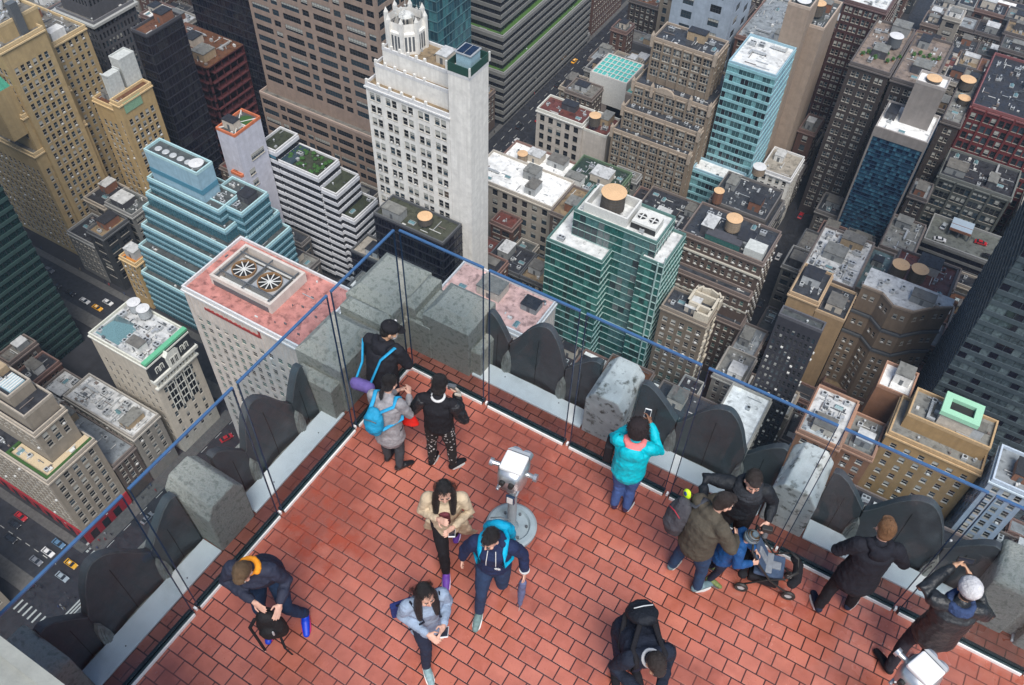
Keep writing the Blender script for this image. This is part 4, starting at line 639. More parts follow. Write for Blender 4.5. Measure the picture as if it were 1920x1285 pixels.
def rooftop(l, x0, x1, y0, y1, z, n, seed, kinds=None, huts=1, root=None, org=None, taken=None):
    rng = random.Random(seed); tk = list(taken or []); m = 1.2
    def put(hx, hy):
        for _ in range(25):
            if x1-x0-2*m < 2*hx+.3 or y1-y0-2*m < 2*hy+.3: return None
            cx = rng.uniform(x0+m+hx, x1-m-hx); cy = rng.uniform(y0+m+hy, y1-m-hy)
            if all(abs(cx-a) > hx+c+.25 or abs(cy-b) > hy+d_+.25 for a, b, c, d_ in tk): tk.append((cx, cy, hx, hy)); return cx, cy
    for i in range(huts):
        hx, hy, hz = rng.uniform(1.6, min(4, (x1-x0)*.22+1)), rng.uniform(1.5, min(3.4, (y1-y0)*.22+1)), rng.uniform(2.2, 3.8)
        p = put(hx, hy)
        if not p or root is None: continue
        b = MB(); b.box(-hx, hx, -hy, hy, 0, hz, 0, False); b.box(-hx-.15, hx+.15, -hy-.15, hy+.15, hz, hz+.25, 1)
        h_ = b.build('stair_bulkhead', [PENT(rng.choice(HUTS)), roofm(rng.choice(['dark', 'gravel', 'whitecl', 'stained']))], root); h_.location = Vector((p[0], p[1], z))-org
        b = MB(); b.box(-.5, .5, -hy-.05, -hy-.003, 0, 2.05); b.build('door', M('steel_dark'), h_)
    kinds = kinds or ['air_conditioner', 'condenser_unit', 'roof_vent', 'roof_vent', 'ventilation_duct', 'skylight', 'condenser_unit']
    for i in range(n):
        k = rng.choice(kinds); sz = dict(air_conditioner=(1.1,1.1), condenser_unit=(.8,.8), roof_vent=(.4,.4), ventilation_duct=(3.2,2.6), skylight=(1.3,1.3), antenna=(.5,.5))[k]
        if COUNT[k] >= 290: continue
        p = put(*sz)
        if not p: continue
        COUNT[k] += 1
        o = inst(k, PROTO[k], None, (p[0], p[1], z+.01), rng.choice([0, math.pi/2, math.pi, -math.pi/2]), None); rf = uniq_ref(l)
        lb_ = ' '.join((LBL[k][0] % rf).split()[:16]); tag(o, lb_, LBL[k][1], 'alike: '+lb_)
# cylindrical water tanks
def tank(x, y, z, r, h, lid, body, label, legs=True, cone=.12):
    t = empty('water_tank', (x, y, z), label, 'water tank', None); lg = 1.2 if legs else .15
    b = MB(); b.tube((0,0,lg),(0,0,lg+h), r, r*.96, 28, 0)
    for i in range(5): b.tube((0,0,lg+h*(i+.5)/5),(0,0,lg+h*(i+.5)/5+.07), r*1.012, r*1.012, 28, 1, False)
    b.build('barrel', [M(body), M('steel_dark')], t, smooth=False)
    b = MB(); b.lathe((0,0,lg+h), [(r*1.05, -.05), (r*1.05, .06), (r*.5, r*cone*.6), (0.02, r*cone+.06)], 28); b.tube((r*.55,0,lg+h+.02),(r*.55,0,lg+h+.32), .22, .22, 8); b.build('lid', M(lid), t)
    if legs:
        b = MB()
        for i in range(6): a = i*math.pi/3; b.box(r*.75*math.cos(a)-.12, r*.75*math.cos(a)+.12, r*.75*math.sin(a)-.12, r*.75*math.sin(a)+.12, 0, lg)
        b.box(-r, r, -.12, .12, lg-.2, lg-.02); b.box(-.12, .12, -r, r, lg-.4, lg-.22); b.build('stand', M('steel_dark'), t)
    return t
TK = [(-79.3,202.9,-178,3.9,6.2,'tank_lid','wood_tank','large black barrelled water tank with tan lid on the green glass tower'),
 (-133.5,176,-190,2.4,2.6,'tank_lid','wood_tank','squat tan lidded water tank on the dark glass building before the white tower'),
 (-47.4,236,-197,2.7,4.6,'tank_lid','wood_tank_tan','pale tan water tank on the large brown brick apartment building'),
 (-61.0,262,-210,1.9,5.2,'tank_lid','wood_tank_red','rusty red brick coloured water tank on the dark stone loft building'),
 (-124.1,284,-213,2.4,4.2,'tank_lid','wood_tank','grey barrelled water tank beside the blank wall of the beige six storey building'),
 (-142.7,257,-222,2.1,3.6,'tank_lid','wood_tank_tan','small tan water tank on the clean white roof behind the pale stone block'),
 (-118,315,-219,1.9,2.8,'tank_lid','wood_tank','dark little water tank between the blank beige wall and the gothic office building'),
 (7.4,247.8,-200,2.7,4.6,'tank_lid','wood_tank','left of two round tan lidded tanks above the curved apartment building'),
 (13.4,249.0,-200,2.7,4.6,'tank_lid','wood_tank','right of two round tan lidded tanks above the curved apartment building'),
 (-8.7,316,-168,2.6,1.2,'tank_lid','wood_tank','tan lidded tank sunk in the top of the blue glass tower shaft'),
 (2.0,356,-190,2.9,3.6,'tank_lid','wood_tank','farther tan lidded tank behind the blue tower shaft'),
 (3.6,346,-190,2.3,2.4,'tank_lid','wood_tank','nearer small tan lidded tank behind the blue tower shaft'),
 (-61.5,318.5,-155,2.6,.8,'tank_lid_white','steel_dark','white topped tank set into the plain tan concrete slab roof'),
 (-58,330,-165,2.6,4.5,'tank_lid','wood_tank','black water tank on the pale brick building at the top edge'),
 (-53.8,287,-214+3.6,2.5,3.2,'tank_lid_white','wood_tank_tan','white lidded tank with tan barrel left of two flat white tanks'),
 (-48.6,285.5,-226,2.4,5,'tank_lid_white','steel','front one of two flat white tanks behind the dark stone loft'),
 (-47.8,291,-226,2.4,5,'tank_lid_white','steel','rear one of two flat white tanks behind the dark stone loft'),
 (30.5,133,-218,2.4,3,'tank_lid','wood_tank','tan lidded tank on the dark low roof seen through the railing glass'),
 (-196.6,104.4,-203,2.0,3.2,'tank_lid_white','steel','left of two grey white topped cylinders on the mansard building'),
 (-192.2,104.0,-203,2.0,3.2,'tank_lid_white','steel','right of two grey white topped cylinders on the mansard building'),
 (-28.5,345,-176,2.6,4,'tank_lid_white','steel_dark','pale topped tank on the terrace of the dark brown brick slab'),
 (-207.6,150.4,-180,2.4,1.0,'tank_lid_white','steel','white drum in the boxy rooftop of the pale blue glass building')]
TAKEN = []
for (x,y,z,r,h,lid,body,lb) in TK:
    tank(x,y,z,r,h,lid,body,lb, h > 2.4); TAKEN.append((x,y,r,r))
# automatic clutter per roof
DENS = dict(whitecl=.055, dark=.018, darkb=.018, gravel=.02, tin=.01, stained=.022, wetdark=.02, terr=.012, whitero=.006, whitewet=.008, rust=.012, darkred=.012, teal=.02, concrete_stained=0, pinkroof=0, tealglass=0, lawnroof=.004, plant=.01, olive=.004, cream=.01, blueroof=.03, darkgreen=.03, pinkpale=.012, terr2=.01)
HUGE = ('very dark', 'huge dark', 'dark green glass tower', 'brown granite')
for i, (l, (root, org, V, d)) in enumerate(BR.items()):
    if l.startswith(HUGE) or d.get('curved'): continue
    for j, v in enumerate(V):
        inner = [((q[0]+q[1])/2, (q[2]+q[3])/2, (q[1]-q[0])/2+.4, (q[3]-q[2])/2+.4) for q in V if q is not v and q[5] > v[5]]
        x0, x1, y0, y1 = v[:4]; area = (x1-x0)*(y1-y0)
        if any(q[0]-.6 <= x0 and q[1]+.6 >= x1 and q[2]-.6 <= y0 and q[3]+.6 >= y1 and q[5] > v[5] for q in V if q is not v): continue
        op = [q for q in d['v'][j] if isinstance(q, dict)]; 
        if op and op[0].get('st') in ('shaft', 'deco', 'blankg', 'blueblank') or v[5]-v[4] < 3.5 and l.startswith('pale blue'): continue
        pt = [((q[0]+q[1])/2, (q[2]+q[3])/2, (q[1]-q[0])/2, (q[3]-q[2])/2) for q in d.get('pent', [])]
        dens = DENS.get(d['roof'], .02)*(1.4 if d['w'] in ('orangebr',) else 1)*1.25
        if d.get('fill'): dens *= 1.0 if d['fill'] > 150 else .5
        n = min(26, int(area*dens)); hu = 0 if (d['roof'] in ('pinkroof', 'tealglass', 'whitewet', 'concrete_stained', 'lawnroof', 'plant') or area < 60) else (2 if area > 420 else 1)
        rooftop(l, x0, x1, y0, y1, v[5], n, i*17+j, None, hu, root, org, inner+pt+[t for t in TAKEN])
        md = dict(whitecl=.2, dark=.06, darkb=.07, gravel=.06, stained=.06, wetdark=.09, terr=.05, rust=.05, darkred=.05, teal=.08, tin=.05, blueroof=.15, darkgreen=.1, whitewet=.015, whitero=.015, pinkroof=0.006, concrete_stained=0).get(d['roof'], .02)*(.6 if d.get('fill', 999) < 300 else 1)
        rg = random.Random(i*31+j); b = MB(); blocked = inner+pt+TAKEN
        for _ in range(int(min(160, area*md))):
            kx = rg.random(); hx, hy = (rg.uniform(.1,.7), rg.uniform(.1,.6)) if kx < .6 else ((rg.uniform(.8,2.6), .1) if kx < .8 else (.1, rg.uniform(.8,2.6)))
            if x1-x0 < 2*hx+1.8 or y1-y0 < 2*hy+1.8: continue
            cx, cy = rg.uniform(x0+.8+hx, x1-.8-hx), rg.uniform(y0+.8+hy, y1-.8-hy)
            if any(abs(cx-q[0]) < q[2]+hx and abs(cy-q[1]) < q[3]+hy for q in blocked): continue
            z = v[5]+.02; hz = rg.uniform(.15, 1.1); m_ = rg.choice([0, 0, 1, 2, 2, 3])
            if kx > .6: b.box(cx-hx, cx+hx, cy-hy, cy+hy, z+.25, z+.25+2*min(hx,hy), m_)
            elif kx < .15: b.tube((cx,cy,z),(cx,cy,z+hz*1.6), .12+hx*.3, .12+hx*.3, 8, m_)
            else: b.box(cx-hx, cx+hx, cy-hy, cy+hy, z, z+hz, m_)
        if b.f: tag(b.build('roof_machinery', [M('duct_silver'), M('steel_dark'), M('ac_case'), M('coping_browny') if 'coping_browny' in MATS else M('steel')], root, org), kind='stuff')

# ------------------------------------------------------------------ particular features of the named buildings
def B_(prefix):
    for l, t in BR.items():
        if l.startswith(prefix): return t
    raise KeyError(prefix)
def part(prefix, name, mb_, mats, **k):
    r_, o_, V, d = B_(prefix); return mb_.build(name, mats, r_, o_, **k)
mat('white_paint', (.6,.6,.57), .7, .15, .5); mat('rust_fan', (.25,.14,.06), .7, .4, 1.5); mat('copper_green', (.08,.38,.26), .6, .25, .5, streak=.4); mat('mansard_black', (.02,.022,.028), .45, .3, .5); mat('orange_floor', (.5,.2,.03), .8, .4, .6)
mat('red_lead', (.28,.035,.03), .7, .3, .6); mat('turq', (.08,.4,.36), .4, .3, 1); mat('blue_tarp', (.0,.16,.6), .5, .15, 1, bump=.5, bscale=2); mat('leafgreen', (.03,.09,.015), .9, .6, 2.5)
# cooling plant on the pink roof
PR = 'pale limestone office building'
X0, X1, Y0, Y1, Z0, Z1 = -151.2, -130.2, 103.0, 117.2, -164.0, -160.6
b = MB(); t = .7
for q in ((X0,X1,Y0,Y0+t),(X0,X1,Y1-t,Y1),(X0,X0+t,Y0+t,Y1-t),(X1-t,X1,Y0+t,Y1-t)): b.box(*q, Z0, Z1, 0)
b.box(X0+t, X1-t, Y0+t, Y1-t, Z0, Z0+.12, 1); pl = part(PR, 'cooling_enclosure', b, [wall('pinkst'), roofm('gravel')])
b = MB(); b.box(X0+1, X1-1, Y0-.15, Y0-.01, Z0+.1, Z0+1.9); b.build('louvre_panel', MATS['steel_dark'], pl, B_(PR)[1])
b = MB(); b.box(X0+1.5, X1-.5, 97.2, 98.1, -168.3, -167.4); b.box(X1-.5, X1+.3, 97.3, 98.3, -168.3, -165.6); part(PR, 'red_gutter', b, MATS['red_lead'])
for cx in (-145.6, -136.6):
    b = MB(); b.box(cx-3.9, cx+3.9, 106.6, 113.6, Z0+.1, Z0+1.9, 0); u_ = b.build('cooling_unit', [MATS['duct_silver']], pl, B_(PR)[1])
    b = MB(); b.lathe((cx, 110.1, Z0+1.9), [(3.3,0),(3.35,.9),(3.1,.9),(3.05,0)], 36); b.build('fan_shroud', MATS['rust_fan'], u_, B_(PR)[1])
    b = MB(); b.tube((cx,110.1,Z0+1.92),(cx,110.1,Z0+2.0),3.05,3.05,36); b.build('fan_well', MATS['fan_black'], u_, B_(PR)[1])
    b = MB()
    for i in range(10): a = i*math.pi/5; b.obox((cx+1.55*math.cos(a),110.1+1.55*math.sin(a),Z0+2.45), (math.cos(a),math.sin(a),0), (-math.sin(a),math.cos(a),0), (0,0,1), 1.45, .14, .05)
    b.tube((cx,110.1,Z0+2.3),(cx,110.1,Z0+2.7),.5,.4,14); b.build('fan', MATS['white_paint'], u_, B_(PR)[1])
b = MB()
for yy, r_ in ((105.1,.55),(114.9,.3),(115.6,.2)): b.tube((X0+1.5,yy,Z0+1.3),(X1-1.5,yy,Z0+1.3), r_, r_, 12)
b.build('pipe', MATS['white_paint'], pl, B_(PR)[1]); b = MB()
for xx in (-150,-141,-132): b.box(xx-.15,xx+.15,Y0+t,Y1-t,Z1-.7,Z1-.35)
for yy in (106, 114.3): b.box(X0+t,X1-t,yy-.12,yy+.12,Z1-.3,Z1)
b.build('steel_beam', MATS['steel_dark'], pl, B_(PR)[1])
b = MB()
for i in range(11): b.obox((-127.5+i%4*2.6, 101+i//4*6+(i%3), -163.6), (1,0,0),(0,1,0),(0,0,1), .1+.25*(i%2), .1, .35)
part(PR, 'roof_pipe', b, MATS['steel_dark'])
# white art deco tower: crown, finials, antennas, shaft top
WD = 'white stepped art deco tower'
wm = wall('white'); b = MB(); cx, cy = -149.0, 193.7
b.lathe((cx,cy,-138), [(6.0,0),(6.0,6.6),(5.4,7.0),(5.4,9.6)], 8, 0, math.pi/8, math.pi/8+2*math.pi); part(WD, 'crown', b, wm)
b = MB()
for i in range(8):
    a = math.pi/8+i*math.pi/4; x_, y_ = cx+5.9*math.cos(a), cy+5.9*math.sin(a); b.box(x_-.5,x_+.5,y_-.5,y_+.5,-138,-127.6); b.poly([(x_-.45,y_-.45,-127.6),(x_+.45,y_-.45,-127.6),(x_,y_,-126)]); b.poly([(x_+.45,y_-.45,-127.6),(x_+.45,y_+.45,-127.6),(x_,y_,-126)]); b.poly([(x_-.45,y_+.45,-127.6),(x_-.45,y_-.45,-127.6),(x_,y_,-126)])
for (x0,x1,y0) in ((-158.2,-127.1,182.8),(-156,-129,185.5),(-154,-130,187.5)):
    z = {182.8:-148.05,185.5:-142.05,187.5:-137.05}[y0]
    for i in range(6): x_ = x0+.5+(x1-x0-9)*i/5; b.box(x_-.4,x_+.4,y0-.1,y0+.5,z,z+1.1)
part(WD, 'finial', b, wm)
b = MB()
for i in range(7):
    a = i*math.pi/4-math.pi/2; u_ = (-math.sin(a), math.cos(a), 0); n_ = (math.cos(a), math.sin(a), 0)
    for k_ in (-1.15, 0, 1.15): b.obox((cx+5.56*n_[0]+u_[0]*k_, cy+5.56*n_[1]+u_[1]*k_, -134.6), u_, n_, (0,0,1), .34, .04, 2.4)
part(WD, 'crown_window', b, MATS['steel_dark'])
b = MB()
for i in range(16): x_, y_ = cx+random.Random(i).uniform(-3.6,3.6), cy+random.Random(i+50).uniform(-3.2,3.2); b.tube((x_,y_,-128.4),(x_,y_,-128.4+1.5+(i*7%5)*.6),.09,.06,5); b.box(x_-.4,x_+.4,y_-.08,y_+.08,-126.9,-126.6)
b.lathe((cx,cy,-128.4),[(2.2,0),(1.9,.7),(0,.9)],12); part(WD, 'antenna', b, MATS['white_paint'])
b = MB()
for q in ((-127.15,-119.5,182.7,182.9),(-127.15,-119.5,192.9,193.1),(-127.2,-127.0,182.9,192.9),(-119.7,-119.5,182.9,192.9)): b.box(*q, -133.05, -130.4)
part(WD, 'shaft_rail', b, mat('dark_green', (.015,.06,.045), .5, .2, 1)); b = MB()
for x_, y_ in ((-127.2,182.6),(-119.4,182.6),(-119.4,193.1),(-127.2,193.1)): b.box(x_-.25,x_+.25,y_-.25,y_+.25,-133,-130)
part(WD, 'corner_post', b, MATS['white_paint'])
b = MB(); b.box(-125.8,-120.9,185.5,190.6,-133,-128.4,0); b.box(-126.1,-120.6,185.2,190.9,-128.4,-128.1,1); b.box(-125.6,-123.5,185.6,190.5,-128.1,-127.95,2); b.box(-123.2,-121.1,185.6,190.5,-128.1,-127.95,2); part(WD, 'cooling_box', b, [mat('pale_blue_metal', (.3,.45,.52), .4, .2, 1), MATS['duct_silver'], MATS['gb4']])
# grey office tower top left: light ledge and taller core
r_, o_, V, d = B_('grey office tower with dense'); x0, x1, y0, y1, z0, z1 = V[0]; b = MB(); b.box(x0-1.2,x1+1.2,y0-1.2,y1+1.2,z1-1.2,z1-.2); b.build('light_ledge', mat('ledge_light', (.36,.37,.36), .8, .2, .5), r_, o_)
wb = MB(); wn = []; 
for (o, u, n, W_) in (((x0+2,y0+2,z1),(1,0,0),(0,-1,0),x1-x0-4),((x1-2,y0+2,z1),(0,1,0),(1,0,0),y1-y0-4)): facade(wb, wn, o, u, n, W_, 46, ST['greygrid'], random.Random(1))
wb.box(x0+2,x1-2.3,y0+2.3,y1-2,z1,z1+45.8); wb.build('wall', wall('greyst'), r_, o_)
rest = MB()
for (p, a, ww, wh) in wn: rest.add(win_variant(ww, wh, 'dark', 6, 0), Matrix.Translation(p-o_) @ Matrix.Rotation(a, 4, 'Z'))
tag(rest.build('window', GL, r_, o_*0), kind='stuff')
# copper roof and dark chimney on the tan tower
TT = 'tan brick tower with stepped'; b = MB(); b.poly([(-292,133.5,-171),(-282.5,133.5,-171),(-284.5,135.5,-164.5),(-290,135.5,-164.5)]); b.poly([(-282.5,133.5,-171),(-282.5,141,-171),(-284.5,139,-164.5),(-284.5,135.5,-164.5)]); b.poly([(-290,135.5,-164.5),(-284.5,135.5,-164.5),(-284.5,139,-164.5),(-290,139,-164.5)])
for i in range(6): b.obox((-290+i*1.4,134.4,-167.6),(1,0,0),(0,.3,.95),(0,1,0),.08,3.2,.1)
part(TT, 'copper_roof', b, MATS['copper_green']); b = MB(); b.box(-284,-281.6,152,155,-170,-146,0); b.box(-285,-280.9,151,155.6,-171.5,-168.5,0); part(TT, 'flue', b, MATS['steel_dark']); b = MB(); b.box(-292,-282.5,133.5,141.5,-190,-171); part(TT, 'corner_bay', b, wall('tan'))
b = MB()
for i in range(11): r3 = random.Random(i); b.tube((-300+i*1.6,150+r3.uniform(-3,9),-152),(-300+i*1.6,150+r3.uniform(-3,9),-149+r3.uniform(-.5,1)),.6,.5,8)
b.box(-304,-296,148,153,-152,-149.4); part(TT, 'cooling_drum', b, MATS['duct_silver'])
b = MB(); b.box(-289,-285.2,164,170,-167.5,-163.5); part(TT, 'white_hut', b, PENT('white'))
# brick building: white penthouse and green panel
YB = 'yellow brick building with green'; b = MB(); b.box(-252.1,-251.98,160.5,168.5,-182.5,-178.1); part(YB, 'green_panel', b, mat('faded_green', (.2,.34,.22), .8, .2, .5)); b = MB(); b.box(-259.5,-256.5,161,166.5,-188,-169.5); b.box(-259.7,-256.3,160.8,161.2,-169.5,-168.9); b.box(-259.7,-256.3,166.3,166.7,-169.5,-168.9); part(YB, 'penthouse', b, PENT('whitep'))
# concrete tower open frame roof
CT = 'slender white concrete tower'; b = MB(); b.obox((-211.8,175.3,-179.6),(.55,.83,0),(-.83,.55,0),(0,0,1),7,.15,.2); b.obox((-211.8,175.3,-179.3),(.55,-.83,0),(.83,.55,0),(0,0,1),7,.15,.2); b.box(-215.8,-208,175,175.4,-179.9,-179.4); part(CT, 'roof_frame', b, MATS['white_paint']); b = MB(); b.lathe((-211,178,-179.9),[(2.6,0),(2.4,.3),(0,.5)],18); part(CT, 'roof_plant', b, MATS['leafgreen'])
# planted roof
RG = 'white banded office building'; b = MB(); r3 = random.Random(5)
for i in range(46): x_, y_ = r3.uniform(-203.5,-188), r3.uniform(184,193.5); s_ = r3.uniform(.4,1.1); b.lathe((x_,y_,-198.6),[(s_*.6,0),(s_,s_*.5),(s_*.6,s_),(.02,s_*1.3)],7)
tag(part(RG, 'roof_planting', b, MATS['leafgreen']), kind='stuff')
b = MB(); b.box(-204.3,-199,183.6,194.6,-198.55,-198,0); b.box(-212.4,-205,182.45,182.55,-197.5,-195,1); part(RG, 'glass_screen', b, [MATS['pane_blue'], MATS['gb3']])
# mansard building: green ridge, black mansard, dormer, tall arched windows on the avenue front
MS = 'ornate stone building with green'; x1, y0, y1, z1 = -177.7, 89.4, 106.6, -203.0
b = MB(); b.box(x1-1.4,x1+.25,y0-.2,y1+.2,z1+.2,z1+1.1); part(MS, 'green_ridge', b, mat('verdigris', (.12,.42,.24), .6, .25, .8)); b = MB()
b.poly([(x1+.15,y0,z1+.2),(x1+1.3,y0-.3,z1-6.2),(x1+1.3,y1+.3,z1-6.2),(x1+.15,y1,z1+.2)]); b.poly([(x1+.15,y0,z1+.2),(x1-.5,y0-.05,z1+.2),(x1-.5,y0-.3,z1-6.2),(x1+1.3,y0-.3,z1-6.2)]); part(MS, 'mansard', b, MATS['mansard_black'])
cm = mat('cornice_cream', WALL['cream'], .8); b = MB(); b.box(x1+.1,x1+2.0,y0-.6,y1+.6,z1-7.4,z1-6.2); b.box(x1+.1,x1+1.3,y0-.3,y1+.3,z1-11.2,z1-10.6)
for i in range(13): yy = y0+.7+i*1.32; b.box(x1+.1,x1+.9,yy-.2,yy+.2,z1-10.6,z1-8.2)
b.box(x1+.1,x1+1.3,y0,y1,z1-8.2,z1-7.4); part(MS, 'cornice', b, cm)
yc = (y0+y1)/2; b = MB(); b.box(x1+.8,x1+1.9,yc-2.3,yc+2.3,z1-6.2,z1-1.2); b.poly([(x1+1.9,yc-2.6,z1-1.2),(x1+1.9,yc+2.6,z1-1.2),(x1+1.9,yc+1.2,z1+.4),(x1+1.9,yc-1.2,z1+.4)]); b.poly([(x1+.2,yc-2.6,z1-1.2),(x1+1.9,yc-2.6,z1-1.2),(x1+1.9,yc-1.2,z1+.4),(x1+.2,yc-1.2,z1+.4)]); dm = part(MS, 'dormer', b, cm)
def darkwin(yy, hw, za, zb, arch=False, x=x1, prefix=MS, par=None, name='window'):
    b = MB(); pts = [(x+.06,yy-hw,za),(x+.06,yy+hw,za),(x+.06,yy+hw,zb)]
    if arch: pts += [(x+.06, yy+hw*math.cos(a), zb+hw*math.sin(a)) for a in [math.pi*i/8 for i in range(1, 8)]]
    pts.append((x+.06,yy-hw,zb)); b.poly(pts, 0)
    b.box(x+.07,x+.22,yy-hw-.3,yy-hw,za,zb,1); b.box(x+.07,x+.22,yy+hw,yy+hw+.3,za,zb,1); b.box(x+.07,x+.16,yy-.06,yy+.06,za,zb+(hw*.9 if arch else 0),1)
    n_ = max(1, int((zb-za)/3.2))
    for i in range(1, n_+1): z_ = za+(zb-za)*i/n_-.1; b.box(x+.065,x+.2,yy-hw,yy+hw,z_,z_+.35,1)
    if arch:
        for i in range(8):
            a = math.pi*(i+.5)/8; b.obox((x+.14,yy+(hw+.15)*math.cos(a),zb+(hw+.15)*math.sin(a)),(0,-math.sin(a),math.cos(a)),(0,math.cos(a),math.sin(a)),(1,0,0),.32,.15,.08,1)
    o = b.build(name, [MATS['pane_dark'], cm], par or B_(prefix)[0], B_(prefix)[1]); return o
for dy in (-.85,.85): darkwin(yc+dy, .5, z1-5.6, z1-2.6, False, x1+1.85, MS, dm)
for dy in (-6,-4.3,4.3,6): darkwin(yc+dy, .5, z1-5, z1-2.6, False, x1+.85, MS)
for dy in (-3.6,0,3.6): darkwin(yc+dy, 1.25, z1-27, z1-14.2, True)
b = MB(); b.poly([(-201,91,-202.9),(-191,91,-202.9),(-196,95.5,-198.6)]); b.poly([(-191,91,-202.9),(-191,100,-202.9),(-196,95.5,-198.6)]); b.poly([(-201,100,-202.9),(-201,91,-202.9),(-196,95.5,-198.6)]); b.poly([(-191,100,-202.9),(-201,100,-202.9),(-196,95.5,-198.6)])
part(MS, 'glass_pyramid', b, [MATS['glass_roof']])
# pale blue building: recessed strip on its rooftop box, fan banks
TB = 'pale blue glass building'; b = MB(); b.box(-228.1,-203.9,146.55,146.65,-188.5,-186.5); b.box(-203.95,-203.85,146.7,154,-188.5,-186.5); part(TB, 'blue_strip', b, mat('strip_blue', (.08,.24,.34), .3, .2, 1)); b = MB(); b.box(-207.2,-206.8,147,153.6,-181.2,-179.4)
for i in range(5): b.lathe((-225+i*3.4,150.2,-181),[(1.3,0),(1.3,1.0),(1.1,1.2),(0,1.2)],14)
part(TB, 'cooling_drum', b, MATS['steel'])
# gothic tower pinnacles, gable
GT = 'tan stepped gothic office building'; b = MB(); V = B_(GT)[2]
for v in V:
    x0, x1, y0, y1, z0, z1 = v
    for i in (0, 1, 3, 4) if v is V[1] else (0, 4):
        x_ = x0+(x1-x0)*i/4; b.box(x_-.6,x_+.6,y0-.75,y0+.5,z1-3,z1+1.8); b.poly([(x_-.6,y0-.75,z1+1.8),(x_+.6,y0-.75,z1+1.8),(x_,y0-.1,z1+3.6)]); b.poly([(x_+.6,y0-.75,z1+1.8),(x_+.6,y0+.5,z1+1.8),(x_,y0-.1,z1+3.6)]); b.poly([(x_-.6,y0+.5,z1+1.8),(x_-.6,y0-.75,z1+1.8),(x_,y0-.1,z1+3.6)])
part(GT, 'pinnacle', b, mat('cornice_tanst', WALL['tanst'])); b = MB()
v = V[1]; xc = v[0]+(v[1]-v[0])*.42
for i in range(8):
    a0, a1 = math.pi*i/8, math.pi*(i+1)/8; b.quad((xc+4*math.cos(a0),v[2]-.6,v[5]),(xc+4*math.cos(a0),v[2]-.6,v[5]+2.6*math.sin(a0)),(xc+4*math.cos(a1),v[2]-.6,v[5]+2.6*math.sin(a1)),(xc+4*math.cos(a1),v[2]-.6,v[5])); b.quad((xc+4*math.cos(a0),v[2]-.6,v[5]+2.6*math.sin(a0)),(xc+4*math.cos(a0),v[2]+.3,v[5]+2.6*math.sin(a0)),(xc+4*math.cos(a1),v[2]+.3,v[5]+2.6*math.sin(a1)),(xc+4*math.cos(a1),v[2]-.6,v[5]+2.6*math.sin(a1)))
part(GT, 'curved_gable', b, MATS['cornice_tanst'])
# turquoise framed glass roof
BB = 'beige six storey'; r_, o_, V, d = B_('blank beige walled'); x0, x1, y0, y1, z0, z1 = V[0]; b = MB(); b.box(x0+.5,x1-.5,y0+.5,y1-.5,z1,z1+.6,0)
for i in range(9): x_ = x0+.5+(x1-x0-1)*i/8; b.box(x_-.15,x_+.15,y0+.4,y1-.4,z1+.6,z1+.85,1)
for i in range(6): y_ = y0+.5+(y1-y0-1)*i/5; b.box(x0+.4,x1-.4,y_-.15,y_+.15,z1+.86,z1+1.05,1)
b.build('glass_roof', [MATS['turq'], MATS['white_paint']], r_, o_)
b = MB(); b.box(x0-.1,x1+.1,y0-.14,y0-.08,z1-13,z1+1); b.build('white_fascia', MATS['white_paint'], r_, o_)
o = MB(); n_ = 8; rr = random.Random(3)
pts = [[(-144.5+i*1.0, 378+j*.9, -233+.5*math.sin(i*1.3+j)+(1.2 if 2 < i < 6 else 0)) for j in range(n_)] for i in range(9)]
for i in range(8):
    for j in range(n_-1): o.quad(pts[i][j], pts[i+1][j], pts[i+1][j+1], pts[i][j+1])
tag(o.build('tarpaulin', MATS['blue_tarp'], None), 'bright blue tarpaulin over a roof beside the grey blank walled building', 'tarpaulin')
# green glass tower: fans, rail
GG = 'green glass tower with white floor'; b = MB(); b.box(-70.5,-62.3,198.5,205,-178,-174.8,0)
for cx in (-68.4,-64.4): b.lathe((cx,201.7,-174.8),[(1.75,0),(1.75,.3),(1.55,.3),(1.5,.05)],24,0); b.tube((cx,201.7,-174.79),(cx,201.7,-174.7),1.5,1.5,24,2); b.box(cx-1.6,cx+1.6,201.5,201.9,-174.65,-174.5,0); b.box(cx-.2,cx+.2,200.1,203.3,-174.49,-174.35,0)
b.box(-70.6,-62.2,198.4,198.5,-177.6,-175.6,1); part(GG, 'fan_unit', b, [MATS['white_paint'], MATS['fan_black'], MATS['fan_black']]); b = MB()
for q in ((-86.2,-72.2,197.6,198.2),(-72.2,-71.6,197.6,208.4),(-86.2,-72.2,207.8,208.4),(-86.8,-86.2,197.6,208.4)): b.box(*q, -178, -174.4)
part(GG, 'tank_screen', b, MATS['white_paint']); b = MB(); b.tube((-56.0,194.0,-250),(-56.0,194.0,-180),.22,.22,8); b.tube((-57.9,193.7,-250),(-57.9,193.7,-183),.3,.3,8); part(GG, 'white_pole', b, MATS['band_white'])
# crown of the narrow brown tower
CW = 'narrow brown tower with cream'; r_, o_, V, d = B_(CW); x0, x1, y0, y1, z0, z1 = V[0]; cr = mat('crown_cream', (.5,.45,.36), .8, .2, .6)
b = MB(); b.box(x1-9,x1-.3,y0+3.2,y0+4,z1,z1+4); b.box(x1-.9,x1-.1,y0+.2,y1-.2,z1,z1+4); b.box(x1-9,x1-8.2,y0+3.2,y1-.5,z1,z1+4); b.box(x1-9,x1-.3,y1-.9,y1-.2,z1,z1+3.4); b.box(x1-5,x1-4.3,y0+.2,y0+3.2,z1,z1+4); b.box(x1-5,x1-.9,y0+.05,y0+.8,z1,z1+4)
for i in range(6): a = math.pi*i/5; b.obox((x1-4+4.4*math.cos(a),y1-.3+2.0*math.sin(a),z1+2.2),(-math.sin(a),math.cos(a),0),(math.cos(a),math.sin(a),0),(0,0,1),1.5,.3,2.0)
